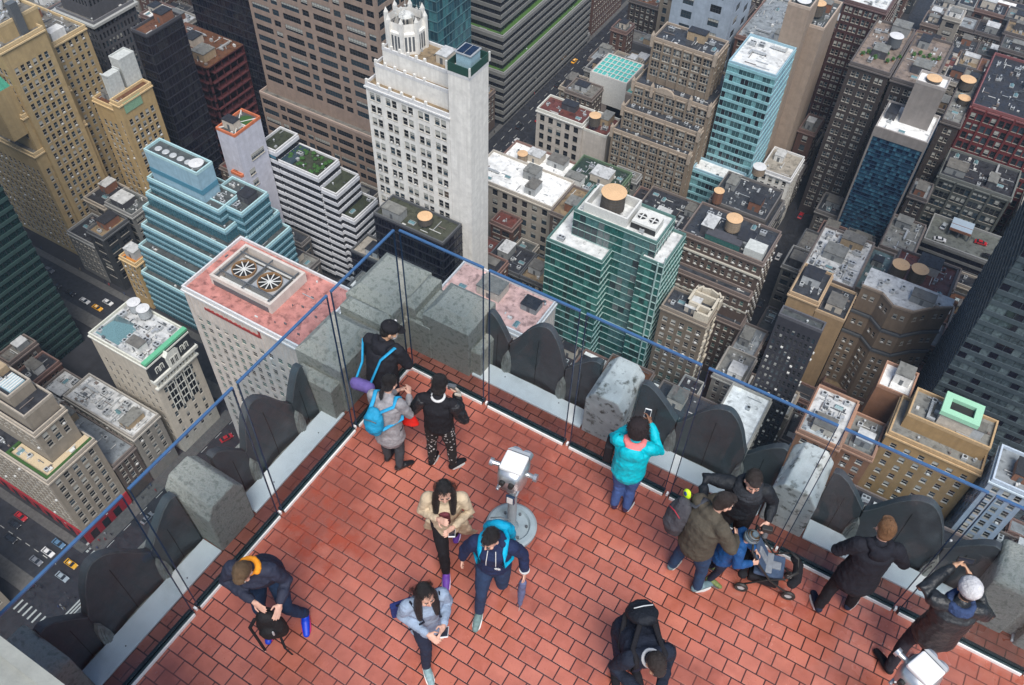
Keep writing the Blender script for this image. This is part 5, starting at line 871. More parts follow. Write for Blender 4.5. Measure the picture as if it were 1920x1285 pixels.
b.build('crown', cr, r_, o_); b = MB()
rr = random.Random(8)
for i in range(16): z_ = z1-1.5-i*3.1; b.box(x1+.02,x1+.3+rr.random()*.5,y0+.1,y0+1.4+rr.random(),z_-1.6,z_); b.box(x1+.02,x1+.2+rr.random()*.6,y1-2.2,y1-.2,z_-1.2,z_)
b.build('quoins', cr, r_, o_)
# ochre building: mint curb
OC = 'ochre building with mint'; b = MB()
b.box(30.2,38.6,173.4,179.6,-178,-173.6,1)
for q in ((29.6,39.2,172.8,174.6),(29.6,39.2,178.4,180.2),(29.6,31.4,174.6,178.4),(37.4,39.2,174.6,178.4)): b.box(*q, -173.6, -172.2, 0)
b.box(31.4,37.4,174.6,178.4,-173.59,-173.4,2); part(OC, 'mint_curb', b, [mat('mint', (.32,.6,.42), .5, .12, 1), PENT('cream'), MATS['fan_black']])
# parking garage shed
PG = 'parking garage with rooftop'; b = MB(); b.box(19,27,307.5,315.5,-219,-218.6,0); b.box(19,27,307.4,307.6,-219,-217.9,1)
for x_ in (19.4,23,26.6):
    for y_ in (308,315): b.box(x_-.25,x_+.25,y_-.25,y_+.25,-222,-219,2)
b.box(19,27,311.3,311.5,-218.6,-218.5,1); part(PG, 'roof_shed', b, [mat('shed_blue', (.34,.42,.5), .5, .15, 1), PENT('brick'), MATS['steel_dark']])
# curved building: faceted front with set back floors
CV = 'curved tan apartment building'; r_, o_, V, d = B_(CV)
pl_ = [(-0.7,226.0),(5.5,226.0),(9.9,222.4),(15.9,223.0),(21.1,228.4),(25.9,231.6)]
for k_, (off, za, zb) in enumerate(((0,-200,-190),(1.6,-208,-200),(3.2,-250,-208))):
    wb = MB(); wn = []; P2 = [(x_, y_-off) for x_, y_ in pl_]
    for i in range(5):
        a = Vector((*P2[i], za)); c = Vector((*P2[i+1], za)); u_ = (c-a); L_ = u_.length; u_.normalize(); n_ = Vector((u_.y, -u_.x, 0)); facade(wb, wn, a, u_, n_, L_, zb-za, dict(ST['curvewin'], mt=2.6, sx=2.4), random.Random(i))
    top = [(x_, y_, zb) for x_, y_ in P2]+[(25.9,236,zb),(-.7,236,zb)]; 
    wb.poly([(P2[0][0],236,za),(*P2[0],za),(*P2[0],zb),(P2[0][0],236,zb)]); wb.poly([(*P2[-1],za),(P2[-1][0],236,za),(P2[-1][0],236,zb),(*P2[-1],zb)]); wb.build('wall', wall('tancv'), r_, o_)
    b = MB(); b.poly(top); b.build('roof', roofm('whitecl' if k_ == 0 else 'dark'), r_, o_); b = MB()
    for i in range(5): a = Vector((*P2[i], zb+.35)); c = Vector((*P2[i+1], zb+.35)); b.obox((a+c)/2, (c-a).normalized(), Vector((0,0,1)).cross((c-a).normalized()), (0,0,1), (c-a).length/2+.15, .3, .4)
    b.build('parapet', MATS['steel_dark'] if k_ else MATS['coping_tancv'], r_, o_)
    rest = MB(); rng_ = random.Random(k_)
    for i, (p, a, ww, wh) in enumerate(sorted(wn, key=lambda q: -q[0].z)):
        k = (ww, wh, rng_.choice(['ac', 'ac', 'dark', 'blind', 'half', 'blue']), 4, 2)
        if i < 34: inst('window', win_mesh(*k), r_, p-o_, a)
        else: rest.add(win_variant(*k), Matrix.Translation(p-o_) @ Matrix.Rotation(a, 4, 'Z'))
    if rest.f: tag(rest.build('window', GL, r_), kind='stuff')
rooftop(CV, 2, 24, 226, 235, -190, 12, 77, ['condenser_unit', 'roof_vent', 'ventilation_duct'], 1, r_, o_)
# ledges on the large brown brick building; buff hut
BK = 'large brown brick apartment'; r_, o_, V, d = B_(BK); x0, x1, y0, y1 = V[0][:4]; b = MB()
for zz in (-203.2,-216): b.box(x0-.5,x1+.7,y0-5.6 if zz < -210 else y0-.7, (y0-5.2 if zz < -210 else y0-.01), zz, zz+.6)
b.build('ledge', mat('ledge_pale', (.42,.4,.35), .8, .2, 1), r_, o_); b = MB(); b.box(x1-7.5,x1-1,y0+.8,y0+6,-197,-193.4); b.build('white_hut', PENT('whitep'), r_, o_); b = MB(); b.box(x0+8,x1-9,y0+.9,y0+5,-197,-194); b.box(x0+8,x1-9,y0+.85,y0+.9,-196.4,-194.3,1); b.build('penthouse', [PENT('dark'), MATS['pane_teal']], r_, o_)
# orange roofed low building
FL = None
# blue tower arch trim
BT = 'narrow tower with deep blue'; r_, o_, V, d = B_(BT); x0, x1, y0, y1, z0, z1 = V[0]; b = MB(); b.box(x0-.2,x1+.2,y0-.3,y0-.17,z1-3.2,z1+.9); b.box(x0-.2,x0+.5,y0-.3,y0-.18,z0,z1-3.2); b.box(x1-.5,x1+.2,y0-.3,y0-.18,z0,z1-3.2); b.build('stone_frame', wall('bluefr'), r_, o_)
# shrubs on the terrace roof
r3 = random.Random(21)
def shrub(x, y, z, s, lb):
    o = empty('potted_shrub', (x, y, z), lb, 'shrub', 'potted shrubs on the roof terraces'); b = MB(); b.lathe((0,0,0), [(.3*s,0),(.4*s,.45*s),(.0,.45*s)], 8); b.build('pot', PENT('orange'), o); b = MB()
    for i in range(70):
        a, e_, r_ = r3.uniform(0, 6.28), r3.uniform(-.6, 1.4), r3.uniform(.35, 1)*s; c = Vector((math.cos(a)*math.cos(e_)*r_*.8, math.sin(a)*math.cos(e_)*r_*.8, .9*s+math.sin(e_)*r_*.9)); q = Vector((r3.uniform(-1,1), r3.uniform(-1,1), r3.uniform(-1,1))).normalized(); w_ = q.orthogonal().normalized(); b.obox(c, q, w_, q.cross(w_), .2*s, .13*s, .01)
    b.build('foliage', mat('shrub_leaf', (.04,.12,.02), .8, .5, 4), o)
for i in range(9): shrub(-37+i*1.6, 333+(i % 3)*2.5, -176, 1.1, 'green potted shrub on the terrace of the dark brown brick slab')
for i in range(6): shrub(-20+i*1.8, 345+(i % 2)*2.5, -177, 1.1, 'green potted shrub on the far half of the brown slab terrace')

# roof terrace of the department store
DSN = 'stepped tan stone department'; b = MB(); b.box(-182.8,-179.3,49,65.6,-213.98,-213.7,0); b.box(-196,-182.8,49,53.8,-213.98,-213.7,0); part(DSN, 'terrace_deck', b, mat('terrace_tan', (.5,.4,.26), .8, .2, 1)); b = MB()
for q in ((-180.1,-179.3,49,65.6),(-196,-180.1,49,49.8),(-196.8,-196,49,53.8)): b.box(*q, -213.7, -212.9)
b.v = [(v[0]+.1*math.sin(v[1]*9), v[1]+.1*math.sin(v[0]*7), v[2]) for v in b.v]; part(DSN, 'hedge', b, MATS['leafgreen']); b = MB(); b.box(-181.6,-180.6,59,60.6,-213.6,-213,0); b.box(-182,-181,51.5,52.7,-213.6,-213.2,0); part(DSN, 'terrace_sofa', b, MATS['white_paint'])
b = MB(); b.box(-196,-191,57.5,62.5,-190,-189.2,0)
for i in range(6): b.box(-196+i*.9,-195.6+i*.9,57.6,62.4,-189.2,-188.9,1)
part(DSN, 'blue_roof_light', b, [mat('pale_blue_metal', (.3,.45,.52), .4, .2, 1), MATS['white_paint']]); b = MB(); b.box(-204,-198,57,63,-190,-187.5,0); part(DSN, 'penthouse', b, PENT('tan'))

# ------------------------------------------------------------------ cars and people down in the streets
tyre = mat('tyre', (.015,.015,.015), .8); cglass = mat('car_glass', (.015,.02,.025), .08, .2, 2); lampw = mat('lamp_white', (.7,.7,.65), .2, .1); lampr = mat('lamp_red', (.4,.01,.01), .3, .1)
def car_mesh():
    b = MB(); prof = [(-2.3,.35),(-2.3,.8),(-2.1,.95),(-1.35,1.0),(1.0,.98),(2.05,.85),(2.28,.7),(2.3,.35)]
    for s in (-1, 1):
        pts = [(x, s*.9, z) for x, z in prof]; b.poly(pts if s < 0 else pts[::-1])
    for i in range(len(prof)): j = (i+1) % len(prof); b.quad((prof[i][0],.9,prof[i][1]),(prof[j][0],.9,prof[j][1]),(prof[j][0],-.9,prof[j][1]),(prof[i][0],-.9,prof[i][1]))
    b.quad((-1.0,-.66,1.44),(.45,-.66,1.44),(.45,.66,1.44),(-1.0,.66,1.44)); b.box(-1.0,.45,-.66,.66,1.40,1.445); return b
def cabin_mesh():
    b = MB(); lo = [(-1.75,-.8,.98),(1.2,-.8,.98),(1.2,.8,.98),(-1.75,.8,.98)]; hi = [(-1.05,-.64,1.41),(.5,-.64,1.41),(.5,.64,1.41),(-1.05,.64,1.41)]
    for i in range(4): j = (i+1) % 4; b.quad(lo[i], lo[j], hi[j], hi[i])
    b.quad(*hi); return b
def lamps(x, m_):
    b = MB()
    for s in (-1, 1): b.box(x-.04, x+.04, s*.7-.16, s*.7+.16, .6, .75)
    return b.mesh('headlight' if m_ is lampw else 'tail_light', [m_])
CM = {}; CB = cabin_mesh().mesh('cabin_glass', [cglass]); HL = lamps(2.28, lampw); TLm = lamps(-2.29, lampr)
wb_ = MB(); wb_.tube((0,-.1,0),(0,.1,0),.33,.33,12,0); WH = wb_.mesh('wheel', [tyre]); bs = MB(); bs.box(-.35,.05,-.35,.35,1.445,1.6); RS = bs.mesh('roof_sign', [lampw])
def car(x, y, rz, col, cn, lb, taxi=False, z=None):
    if cn not in CM: CM[cn] = car_mesh().mesh('car_body', [mat('paint_'+cn, col, .3, .08, 1, coat=.6)])
    z = G+.02 if z is None else z
    o = empty('taxi' if taxi else 'parked_car' if z > G+1 else 'car', (x, y, z), lb, 'taxi' if taxi else 'car', 'yellow taxis' if taxi else 'cars in the streets', rz)
    inst('body', CM[cn], o); inst('cabin_glass', CB, o); inst('headlights', HL, o); inst('tail_lights', TLm, o)
    for sx in (-1.45, 1.45):
        for sy in (-.82, .82): inst('wheel', WH, o, (sx, sy, .33))
    if taxi: inst('roof_sign', RS, o)
Y_ = (.75,.36,.02); K_ = (.015,.015,.018); Wt = (.6,.6,.6); Gy = (.14,.15,.17); Rd = (.4,.015,.02); Sv = (.33,.36,.38); Bl = (.08,.16,.26)
CARS = [(-177.8,40.1,0,'y',1,'taxi near the street crossing at the lower left'),(-200.9,36.2,0,'k',0,'first dark car in the lane by the bottom left tan building'),(-187.0,39.1,0,'w',0,'white car in the street beside the red shopfront'),(-187.8,35.2,0,'g',0,'grey car next to the white car in the lower left street'),
 (-204.1,40.3,0,'k',0,'black car below the red shopfront at the left edge'),(-186.6,42.9,0,'b',0,'blue grey car at the kerb below the red shopfront'),(-176.7,35.7,0,'s',0,'silver car ahead of the taxi at the lower left'),(-166.5,37.3,0,'b',0,'bluish car entering the street crossing'),
 (-204.5,43.2,0,'r',0,'red car at the kerb by the red shopfront'),(-212,36,0,'k',0,'black car leaving at the left edge of the picture'),(-169.5,64,90,'g',0,'grey car on the avenue beside the stone department store'),
 (-254.2,120.3,0,'y',1,'taxi between white cars in the dark left street'),(-261.2,120.3,0,'w',0,'white car behind the taxi in the dark left street'),(-253.0,124.5,0,'w',0,'white car beside the taxi in the dark left street'),(-269.4,120.3,0,'k',0,'black car third in the dark left street'),(-286.5,124.6,0,'g',0,'grey car far along the dark left street'),(-277.5,120.3,0,'k',0,'black car between two others in the dark left street'),(-292,120.5,0,'s',0,'silver car farthest along the dark left street'),
 (-169.4,100.9,70,'r',0,'bright red van like car on the avenue beside the pale limestone building'),
 (-179.5,375.6,90,'y',1,'taxi stopped under the brown tower at the far crossing'),(-168.3,397.1,90,'y',1,'taxi beside the small yellow building'),(-171.1,406,90,'w',0,'white car ahead of the taxi on the far avenue'),(-171.5,432.1,90,'y',1,'farthest taxi at the top of the avenue'),(-165.1,344.5,90,'y',1,'taxi half hidden by the turquoise roofed building'),
 (-172.5,334.5,90,'g',0,'grey car in the middle of the far avenue'),(-169.8,320.6,90,'r',0,'dark red car on the far avenue near the terraced offices'),(-175,311,90,'k',0,'black car under the lowest terrace of the terraced offices'),(-170.5,300,90,'w',0,'white car by the crowd at the avenue corner'),(-176.5,352,90,'k',0,'black car below the reddish brick tower'),(-168,365,90,'s',0,'silver car behind the half hidden taxi'),
 (-176.5,420,90,'b',0,'bluish car far up the avenue'),(-168,455,90,'k',0,'black car near the top edge of the avenue'),(-176,462,90,'g',0,'grey car at the top edge of the avenue'),
 (-36.4,291.7,90,'w',0,'white car in the dark side street'),(-33.2,262,90,'k',0,'black car in the dark side street'),(-33,240,90,'g',0,'grey car in the dark side street by the brown brick building'),(-37,322,90,'r',0,'dark red car deep in the side street')]
CC = dict(y=(Y_,'yellow'),k=(K_,'black'),w=(Wt,'white'),g=(Gy,'grey'),r=(Rd,'red'),s=(Sv,'silver'),b=(Bl,'blue'))
for (x, y, a, c, tx, lb) in CARS: car(x, y, R(a), CC[c][0], CC[c][1], lb, bool(tx))
for (x, y, a, c, lb) in ((17.5,302.8,10,'w','white van like car parked on the garage roof'),(17,311.5,80,'s','pale car parked left of the blue roof shed'),(31.5,309.5,5,'r','red car parked right of the blue roof shed'),(35.5,303,0,'k','black car parked at the garage roof edge')): car(x, y, R(a), CC[c][0], CC[c][1], lb, False, -222+.02)
# pedestrians: one small figure, copied
def ped_mesh(col):
    b = MB(); sweep(b, [(0,0,.85),(0,0,1.1),(0,.02,1.4)], [(.17,.12),(.19,.13),(.16,.1)], 10, None, (0,1,0)); ball(b, (0,.02,1.63), .1,.11,.13, None, 10, 6)
    for s, f in ((-1,.12),(1,-.12)): sweep(b, [(s*.09,0,.88),(s*.1,f*.6,.45),(s*.1,f,.05)], [.09,.07,.05], 8); sweep(b, [(s*.2,0,1.38),(s*.27,-f*.5,1.1),(s*.25,-f*1.2,.85)], [.06,.05,.04], 8)
    return b.mesh('pedestrian', [col])


# ------------------------------------------------------------------ the observation deck
GX, GY = -4.66, 5.60            # glass lines
tile = brickmat('deck_tile', (.34,.092,.058), (.52,.178,.122), (.045,.02,.018), .2055, .1615, .0075, rough=.34, stain=(.3,.045,.015), off=(.07,.03,0), rough_lo=.16)
stone = mat('parapet_stone', (.47,.455,.39), .92, .3, 4, bump=1.2, bscale=45, dirt=(.27,.27,.23), dirt_amt=.5, dscale=16)
stone_l = mat('parapet_stone_light', (.6,.6,.56), .85, .2, 1.4, bump=.5, bscale=18, dirt=(.12,.12,.1), dirt_amt=.3, dscale=9)
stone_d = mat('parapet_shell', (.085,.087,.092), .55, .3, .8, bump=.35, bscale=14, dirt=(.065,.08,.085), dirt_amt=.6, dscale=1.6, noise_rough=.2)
leafm = mat('carved_leaf', (.3,.3,.27), .85, .35, 3, bump=.8, bscale=30)
silm = mat('coping_metal', (.88,.88,.85), .6, .1, .8, noise_rough=.15, dirt=(.7,.71,.68), dirt_amt=.3, dscale=2)
b = MB(); b.box(-5.175, 12, -14, 6.175, -.9, 0); tag(b.build('floor', tile), kind='structure')
# the tower that carries the deck
root = empty('deck_tower', (2, -10, -120), 'pale stone skyscraper carrying the red tiled viewing deck', 'skyscraper')
b = MB(); b.box(-5.6, 30, -50, 6.55, G, -1.2); b.build('wall', wall('pinkst'), root, (2, -10, -120))
b = MB(); b.box(-5.75, 30, -50, 6.75, -1.2, -.05)
b.build('cornice', stone, root, (2, -10, -120))
b = MB(); b.box(-9, -2.2, -1.4, .29, 2.75, 3.0); b.box(-9, -2.2, .22, .31, 3.0, 3.04)
b.build('upper_ledge', mat('ledge_stone', (.26,.27,.25), .9, .15, 1.2, bump=.3, bscale=40), root, (2, -10, -120))
# white coping strips beyond the glass
def coping(x0, x1, y0, y1, lb):
    b = MB(); b.box(x0, x1, y0, y1, .0, .035)
    o = b.build('coping_strip', silm, None, None, bevel=.006)
    tag(o, lb, 'coping')
    d_ = MB()
    L_ = max(x1-x0, y1-y0); n_ = max(1, int(L_/.7))
    for i in range(n_):
        t = (i+.5)/n_; px_ = x0+(x1-x0)*t if x1-x0 > y1-y0 else (x0+x1)/2+.05; py_ = y0+(y1-y0)*t if y1-y0 > x1-x0 else (y0+y1)/2+.05
        d_.tube((px_, py_, .035), (px_, py_, .041), .008, .008, 8)
    d_.build('screw', MATS['steel_dark'], o)
LM = [(.62, 2.36), (2.92, 4.55)]; RM = [(-3.9, -2.32), (-1.76, .0), (.54, 2.3), (2.82, 4.6)]
for (a, c), lb in zip(LM, ('white coping strip on the left side between the lower corner stones and the square merlon', 'white coping strip on the left side between the square merlon and the corner')): coping(-5.17, -4.9, a, c, lb)
for (a, c), lb in zip(RM, ('first white coping strip right of the big corner stones', 'white coping strip between the clean and the streaked merlon near the man in the scarf', 'white coping strip in front of the man with auburn hair', 'white coping strip hidden behind the man in the white beanie')): coping(a, c, 5.9, 6.17, lb)
# merlons: chamfered stone blocks
def merlon(x0, x1, y0, y1, face, lb, z1=.86, m=None):
    """face: 'e' or 's' = the side towards the deck, whose top edge is chamfered"""
    b = MB(); c = .1
    if face == 's':
        sec = lambda x, k: [(x, y1, -.3), (x, y0, -.3), (x, y0, z1-.16), (x, y0+.07, z1-.02), (x, y1, z1+.03)]
        A = sec(x0, 0); B = sec(x0+c*.0, 0)
        prof = [(x0, z1-.2), (x0+.1, z1-.03), (x1-.1, z1-.03), (x1, z1-.2)]
        low = [(x0, y0, -.3), (x1, y0, -.3), (x1, y0, z1-.22), (x1-.1, y0, z1-.05), (x0+.1, y0, z1-.05), (x0, y0, z1-.22)]
        top = [(x0+.02, y1, -.3), (x1-.02, y1, -.3), (x1-.02, y1, z1-.1), (x1-.13, y1, z1+.04), (x0+.13, y1, z1+.04), (x0+.02, y1, z1-.1)]
    else:
        low = [(x1, y0, -.3), (x1, y1, -.3), (x1, y1, z1-.22), (x1, y1-.1, z1-.05), (x1, y0+.1, z1-.05), (x1, y0, z1-.22)]
        top = [(x0, y0+.02, -.3), (x0, y1-.02, -.3), (x0, y1-.02, z1-.1), (x0, y1-.13, z1+.04), (x0, y0+.13, z1+.04), (x0, y0+.02, z1-.1)]
    n = 6; b.poly(low); b.poly(list(reversed(top)))
    for i in range(n):
        j = (i+1) % n; b.poly([low[j], low[i], top[i], top[j]])
    o = b.build('merlon', m or stone, None, None, weld=True, bevel=.02); tag(o, lb, 'merlon'); return o
merlon(-5.52, -4.9, 2.37, 2.9, 'e', 'square lichen stained stone merlon on the left side by the bending man')
merlon(-2.3, -1.79, 5.9, 6.5, 's', 'clean pale stone merlon left of the person in turquoise', m=stone_l)
merlon(0.02, .52, 5.9, 6.5, 's', 'streaked pale stone merlon right of the man in the scarf', m=stone_l)
# corner stones: one carved block of several facets
def corner_stones(name, lb, blocks, mm):
    b = MB()
    for (x0,x1,y0,y1,z0,z1,ch) in blocks:
        lo = [(x0,y0),(x1,y0),(x1,y1),(x0,y1)]; hi = [(x0+ch,y0+ch),(x1-ch,y0+ch),(x1-ch,y1-ch),(x0+ch,y1-ch)]
        for i in range(4):
            j = (i+1) % 4; b.quad((*lo[i],z0),(*lo[j],z0),(*lo[j],z1-ch),(*lo[i],z1-ch)); b.quad((*lo[i],z1-ch),(*lo[j],z1-ch),(*hi[j],z1),(*hi[i],z1))
        b.quad(*[(*h,z1) for h in hi])
    o = b.build(name, mm, None, None, weld=True, bevel=.03); tag(o, lb, 'parapet stones'); return o
corner_stones('parapet_corner', 'huge weathered carved stones round the corner behind the man in the black cap', [
  (-5.58,-4.9,4.6,5.34,-.4,.92,.13), (-5.6,-4.88,5.62,6.5,-.4,.98,.14), (-4.6,-3.92,5.87,6.52,-.4,.93,.13),
  (-5.54,-4.88,5.28,5.47,-.4,.74,.09), (-5.56,-4.9,5.44,5.66,-.4,.9,.1), (-4.93,-4.72,5.88,6.49,-.4,.9,.1), (-4.76,-4.56,5.9,6.46,-.4,.74,.08),
  (-5.52,-4.93,4.42,4.62,-.4,.62,.05), (-3.94,-3.78,5.93,6.4,-.4,.5,.05), (-5.0,-4.5,5.86,6.2,-.4,.6,.02), (-5.1,-4.86,5.2,5.95,-.4,.55,.02)], stone)
corner_stones('parapet_corner', 'stepped grey green stones at the lower left below the grey ledge', [
  (-5.55,-4.9,.1,.62,-.4,.86,.06), (-5.6,-4.6,-.45,.12,-.4,1.1,.06), (-5.75,-5.5,-.2,.42,-.4,.9,.05), (-5.6,-4.9,-1.2,-.4,-.4,1.3,.06)], stone)
corner_stones('parapet_corner', 'grey stones with a deep groove at the far right of the railing', [
  (2.3,2.72,5.93,6.5,-.4,.86,.05), (2.84,3.6,5.88,6.55,-.4,.95,.06), (2.7,2.86,5.98,6.45,-.4,.6,.04), (3.58,5.2,5.95,6.5,-.4,.9,.06)], stone)
# shells: a row of dark carved arches that meet in valleys; thick, leaning outwards, with a raised rim
def shell(a0, a1, axis, prof, lb, lean=.2):
    """prof: list of (t, height) along the arch from a0 to a1"""
    b = MB(); n, k = 22, 6
    def top(t):
        for (t0, h0), (t1, h1) in zip(prof, prof[1:]):
            if t <= t1: q = (t-t0)/(t1-t0); q = q*q*(3-2*q) if 0 else q; return h0+(h1-h0)*q
        return prof[-1][1]
    def sm(t): return (top(max(0, t-.05))+top(t)*2+top(min(1, t+.05)))/4
    def pt(t, v, off):
        zt = sm(t); z = -.35+(zt+.35)*v; d = lean*max(0, v-.25)**1.4*zt+off+.06*math.sin(math.pi*t)*(1-v)
        a = a0+(a1-a0)*t; return (a, 6.185+d, z) if axis == 'y' else (-5.185-d, a, z)
    V = [[[pt(i/n, j/k, o) for j in range(k+1)] for i in range(n+1)] for o in (0, .09)]; fl = (axis == 'x')
    for i in range(n):
        for j in range(k):
            q = [V[0][i][j], V[0][i+1][j], V[0][i+1][j+1], V[0][i][j+1]]; r_ = [V[1][i][j], V[1][i][j+1], V[1][i+1][j+1], V[1][i+1][j]]
            b.quad(*(q if not fl else q[::-1])); b.quad(*(r_ if not fl else r_[::-1]))
        b.quad(V[0][i][k], V[0][i+1][k], V[1][i+1][k], V[1][i][k])
    for i in (0, n):
        for j in range(k): b.quad(V[0][i][j], V[0][i][j+1], V[1][i][j+1], V[1][i][j])
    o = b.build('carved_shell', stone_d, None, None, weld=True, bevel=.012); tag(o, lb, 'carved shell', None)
    # thin rim along the arch and one carved block joint
    b = MB()
    for i in range(n):
        p, q = Vector(V[0][i][k]), Vector(V[0][i+1][k]); b.tube(p, q, .006, .006, 6, 0, False)
    b.build('rim', stone_rim, o, None)
    b = MB()
    for t in (.5,):
        for j in range(k-1): b.tube(Vector(pt(t, j/k, -.0015)), Vector(pt(t, (j+1)/k, -.0015)), .004, .004, 5, 0, False)
    b.build('joint', MATS['channel_gap'], o, None)
mat('channel_gap', (.03,.03,.03), .9); stone_rim = mat('shell_rim', (.12,.125,.125), .7, .3, 4)
FULL = [(0,.48),(.12,.62),(.28,.84),(.45,.99),(.62,1.03),(.74,.95),(.86,.8),(.95,.6),(1,.48)]
FULR = [(1-t, h) for t, h in FULL][::-1]
HL_ = [(0,.5),(.3,.66),(.62,.8),(.85,.86),(1,.84)]; HR_ = [(1-t, h) for t, h in HL_][::-1]
SH = [(-3.9,-3.56,'y',HR_,'narrow dark half shell against the big corner stones on the right side'),(-3.55,-2.76,'y',FULL,'dark round topped carved shell right of the corner, below the pale pink roof'),(-2.75,-2.31,'y',HL_,'narrow dark half shell left of the clean pale merlon'),
      (-1.78,-1.26,'y',HR_,'narrow shell behind the raised phone of the person in turquoise'),(-1.25,-.4,'y',FULL,'dark round topped shell below the bright white roof'),(-.39,.01,'y',HL_,'narrow dark half shell behind the scarf wearing man'),
      (.53,.97,'y',HR_,'narrow dark half shell right of the streaked merlon'),(.98,1.84,'y',FULL,'large teal black shell behind the head of the auburn haired man'),(1.85,2.29,'y',HL_,'narrow half shell by the phone of the man in the white beanie'),
      (3.3,4.08,'x',FULR,'large smooth shell left of the corner below the pink roofed tower'),(4.09,4.41,'x',HL_,'narrow shell between the large left shell and the corner stones'),(2.91,3.29,'x',HR_,'narrow half shell above the square lichen stained merlon'),
      (1.02,1.84,'x',FULR,'large dark shell on the left side below the street crossing'),(1.85,2.36,'x',HL_,'narrow half shell against the lower side of the square merlon'),(.63,1.01,'x',HR_,'small shell beside the stepped grey green stones')]
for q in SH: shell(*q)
def leaf(a, ax, lb):
    b = MB()
    n = 10; 
    P_ = lambda s, z, d: (a+s, 6.22+d, z) if ax == 'y' else (-5.22-d, a+s, z)
    for k_, (w0, zt, dd) in enumerate(((.06, .4, -.05), (.036, .34, -.065), (.016, .27, -.078))):
        ring = [(-w0, -.2), (-w0*1.05, zt*.35), (-w0*.7, zt*.75), (0, zt), (w0*.7, zt*.75), (w0*1.05, zt*.35), (w0, -.2)]
        f_ = [P_(s, z, dd) for s, z in ring]; r_ = [P_(s, z, dd+.06) for s, z in ring]
        b.poly(f_ if ax == 'x' else f_[::-1]); b.poly(r_ if ax == 'y' else r_[::-1])
        for i in range(len(ring)-1): b.quad(f_[i], f_[i+1], r_[i+1], r_[i])
    o = b.build('carved_leaf', leafm, None, None, bevel=.008); tag(o, lb, 'carved leaf', None)
for a, ax, lb in ((-3.555,'y','pale carved leaf between the first two shells right of the corner'), (-2.755,'y','pale carved leaf with a dark slit left of the clean merlon'), (-1.255,'y','pale carved leaf by the right arm of the person in turquoise'),
                  (-.395,'y','carved leaf above the shoulder of the scarf wearing man'), (.975,'y','carved leaf left of the auburn haired head'), (1.845,'y','white carved leaf near the arm of the man in the white beanie'),
                  (4.085,'x','thin pale leaf between two shells left of the corner'), (3.295,'x','carved leaf half hidden by the first left glass edge'), (1.845,'x','lattice carved leaf above the left coping'), (1.015,'x','pale leaf beside the stepped grey green stones')): leaf(a, ax, lb)
# glass panels
gl = bpy.data.materials.new('rail_glass'); gl.use_nodes = True; nt = gl.node_tree; nt.nodes.remove(nt.nodes['Principled BSDF']); L = nt.links.new
tr = _n(nt, 'ShaderNodeBsdfTransparent'); tr.inputs[0].default_value = (.85,.895,.925,1); gs = _n(nt, 'ShaderNodeBsdfGlossy'); gs.inputs[0].default_value = (1,1,1,1); gs.inputs['Roughness'].default_value = .02
fr = _n(nt, 'ShaderNodeFresnel'); fr.inputs[0].default_value = 1.5; mx = _n(nt, 'ShaderNodeMixShader'); fm_ = _n(nt, 'ShaderNodeMath', operation='MULTIPLY'); fm_.inputs[1].default_value = .22; L(fr.outputs[0], fm_.inputs[0]); L(fm_.outputs[0], mx.inputs[0]); L(tr.outputs[0], mx.inputs[1]); L(gs.outputs[0], mx.inputs[2]); L(mx.outputs[0], nt.nodes['Material Output'].inputs[0])
edge = mat('glass_edge', (.05,.12,.25), .25, .15, 2, spec=.6); edge_d = mat('glass_edge_dark', (.02,.045,.09), .25, .15, 2); chan = mat('channel_dark', (.02,.04,.045), .35, .3, 3); alu = mat('aluminium', (.8,.81,.81), .4, .1, 3)
def panel(a0, a1, ax, lb):
    b0 = lambda a, c, d0, d1, z0, z1: ((a, c, GY+d0, GY+d1, z0, z1) if ax == 'y' else (GX-d1, GX-d0, a, c, z0, z1))
    o = (a0, GY, 0) if ax == 'y' else (GX, a0, 0)
    root = empty('glass_barrier', o, lb, 'glass panel', 'glass panels of the deck railing')
    b = MB(); p0 = b0(a0, a1, .0, .0, .03, 2.4)
    if ax == 'y': b.quad((a0,GY,.03),(a1,GY,.03),(a1,GY,2.39),(a0,GY,2.39)); b.quad((a0,GY+.019,.03),(a1,GY+.019,.03),(a1,GY+.019,2.39),(a0,GY+.019,2.39))
    else: b.quad((GX,a0,.03),(GX,a1,.03),(GX,a1,2.39),(GX,a0,2.39)); b.quad((GX-.019,a0,.03),(GX-.019,a1,.03),(GX-.019,a1,2.39),(GX-.019,a0,2.39))
    b.build('pane', gl, root, o)
    b = MB(); b.box(*b0(a0, a1, -.003, .024, 2.39, 2.408)); b.build('top_edge', edge, root, o)
    b = MB(); b.box(*b0(a0, a0+.009, .001, .018, .03, 2.39)); b.box(*b0(a1-.009, a1, .001, .018, .03, 2.39)); b.build('side_edge', edge_d, root, o)
    b = MB(); b.box(*b0(a0, a1, .022, .062, .002, .04)); b.box(*b0(a0, a1, -.02, -.002, .002, .06)); b.build('channel', chan, root, o)
    b = MB(); b.box(*b0(a0+.01, a1-.01, -.036, -.021, .002, .045)); b.build('trim_strip', alu, root, o)
    b = MB()
    for q in (a0-.03,): b.box(*b0(q-.012, q+.012, -.01, .03, .003, .05))
    b.build('clamp', alu, root, o)
YS = [(-2.35,-1.03,'left hand glass panel below the one at the lower left corner'),(-.97,.28,'glass panel at the lower left corner over the stepped stones'),(.34,1.68,'glass panel on the left over the street crossing'),(1.75,3.03,'left glass panel beside the bending man'),(3.09,4.42,'left glass panel over the white coping next to the corner'),(4.48,5.58,'corner glass panel on the left behind the man in the black cap')]
for a0, a1, lb in YS: panel(a0, a1, 'x', lb)
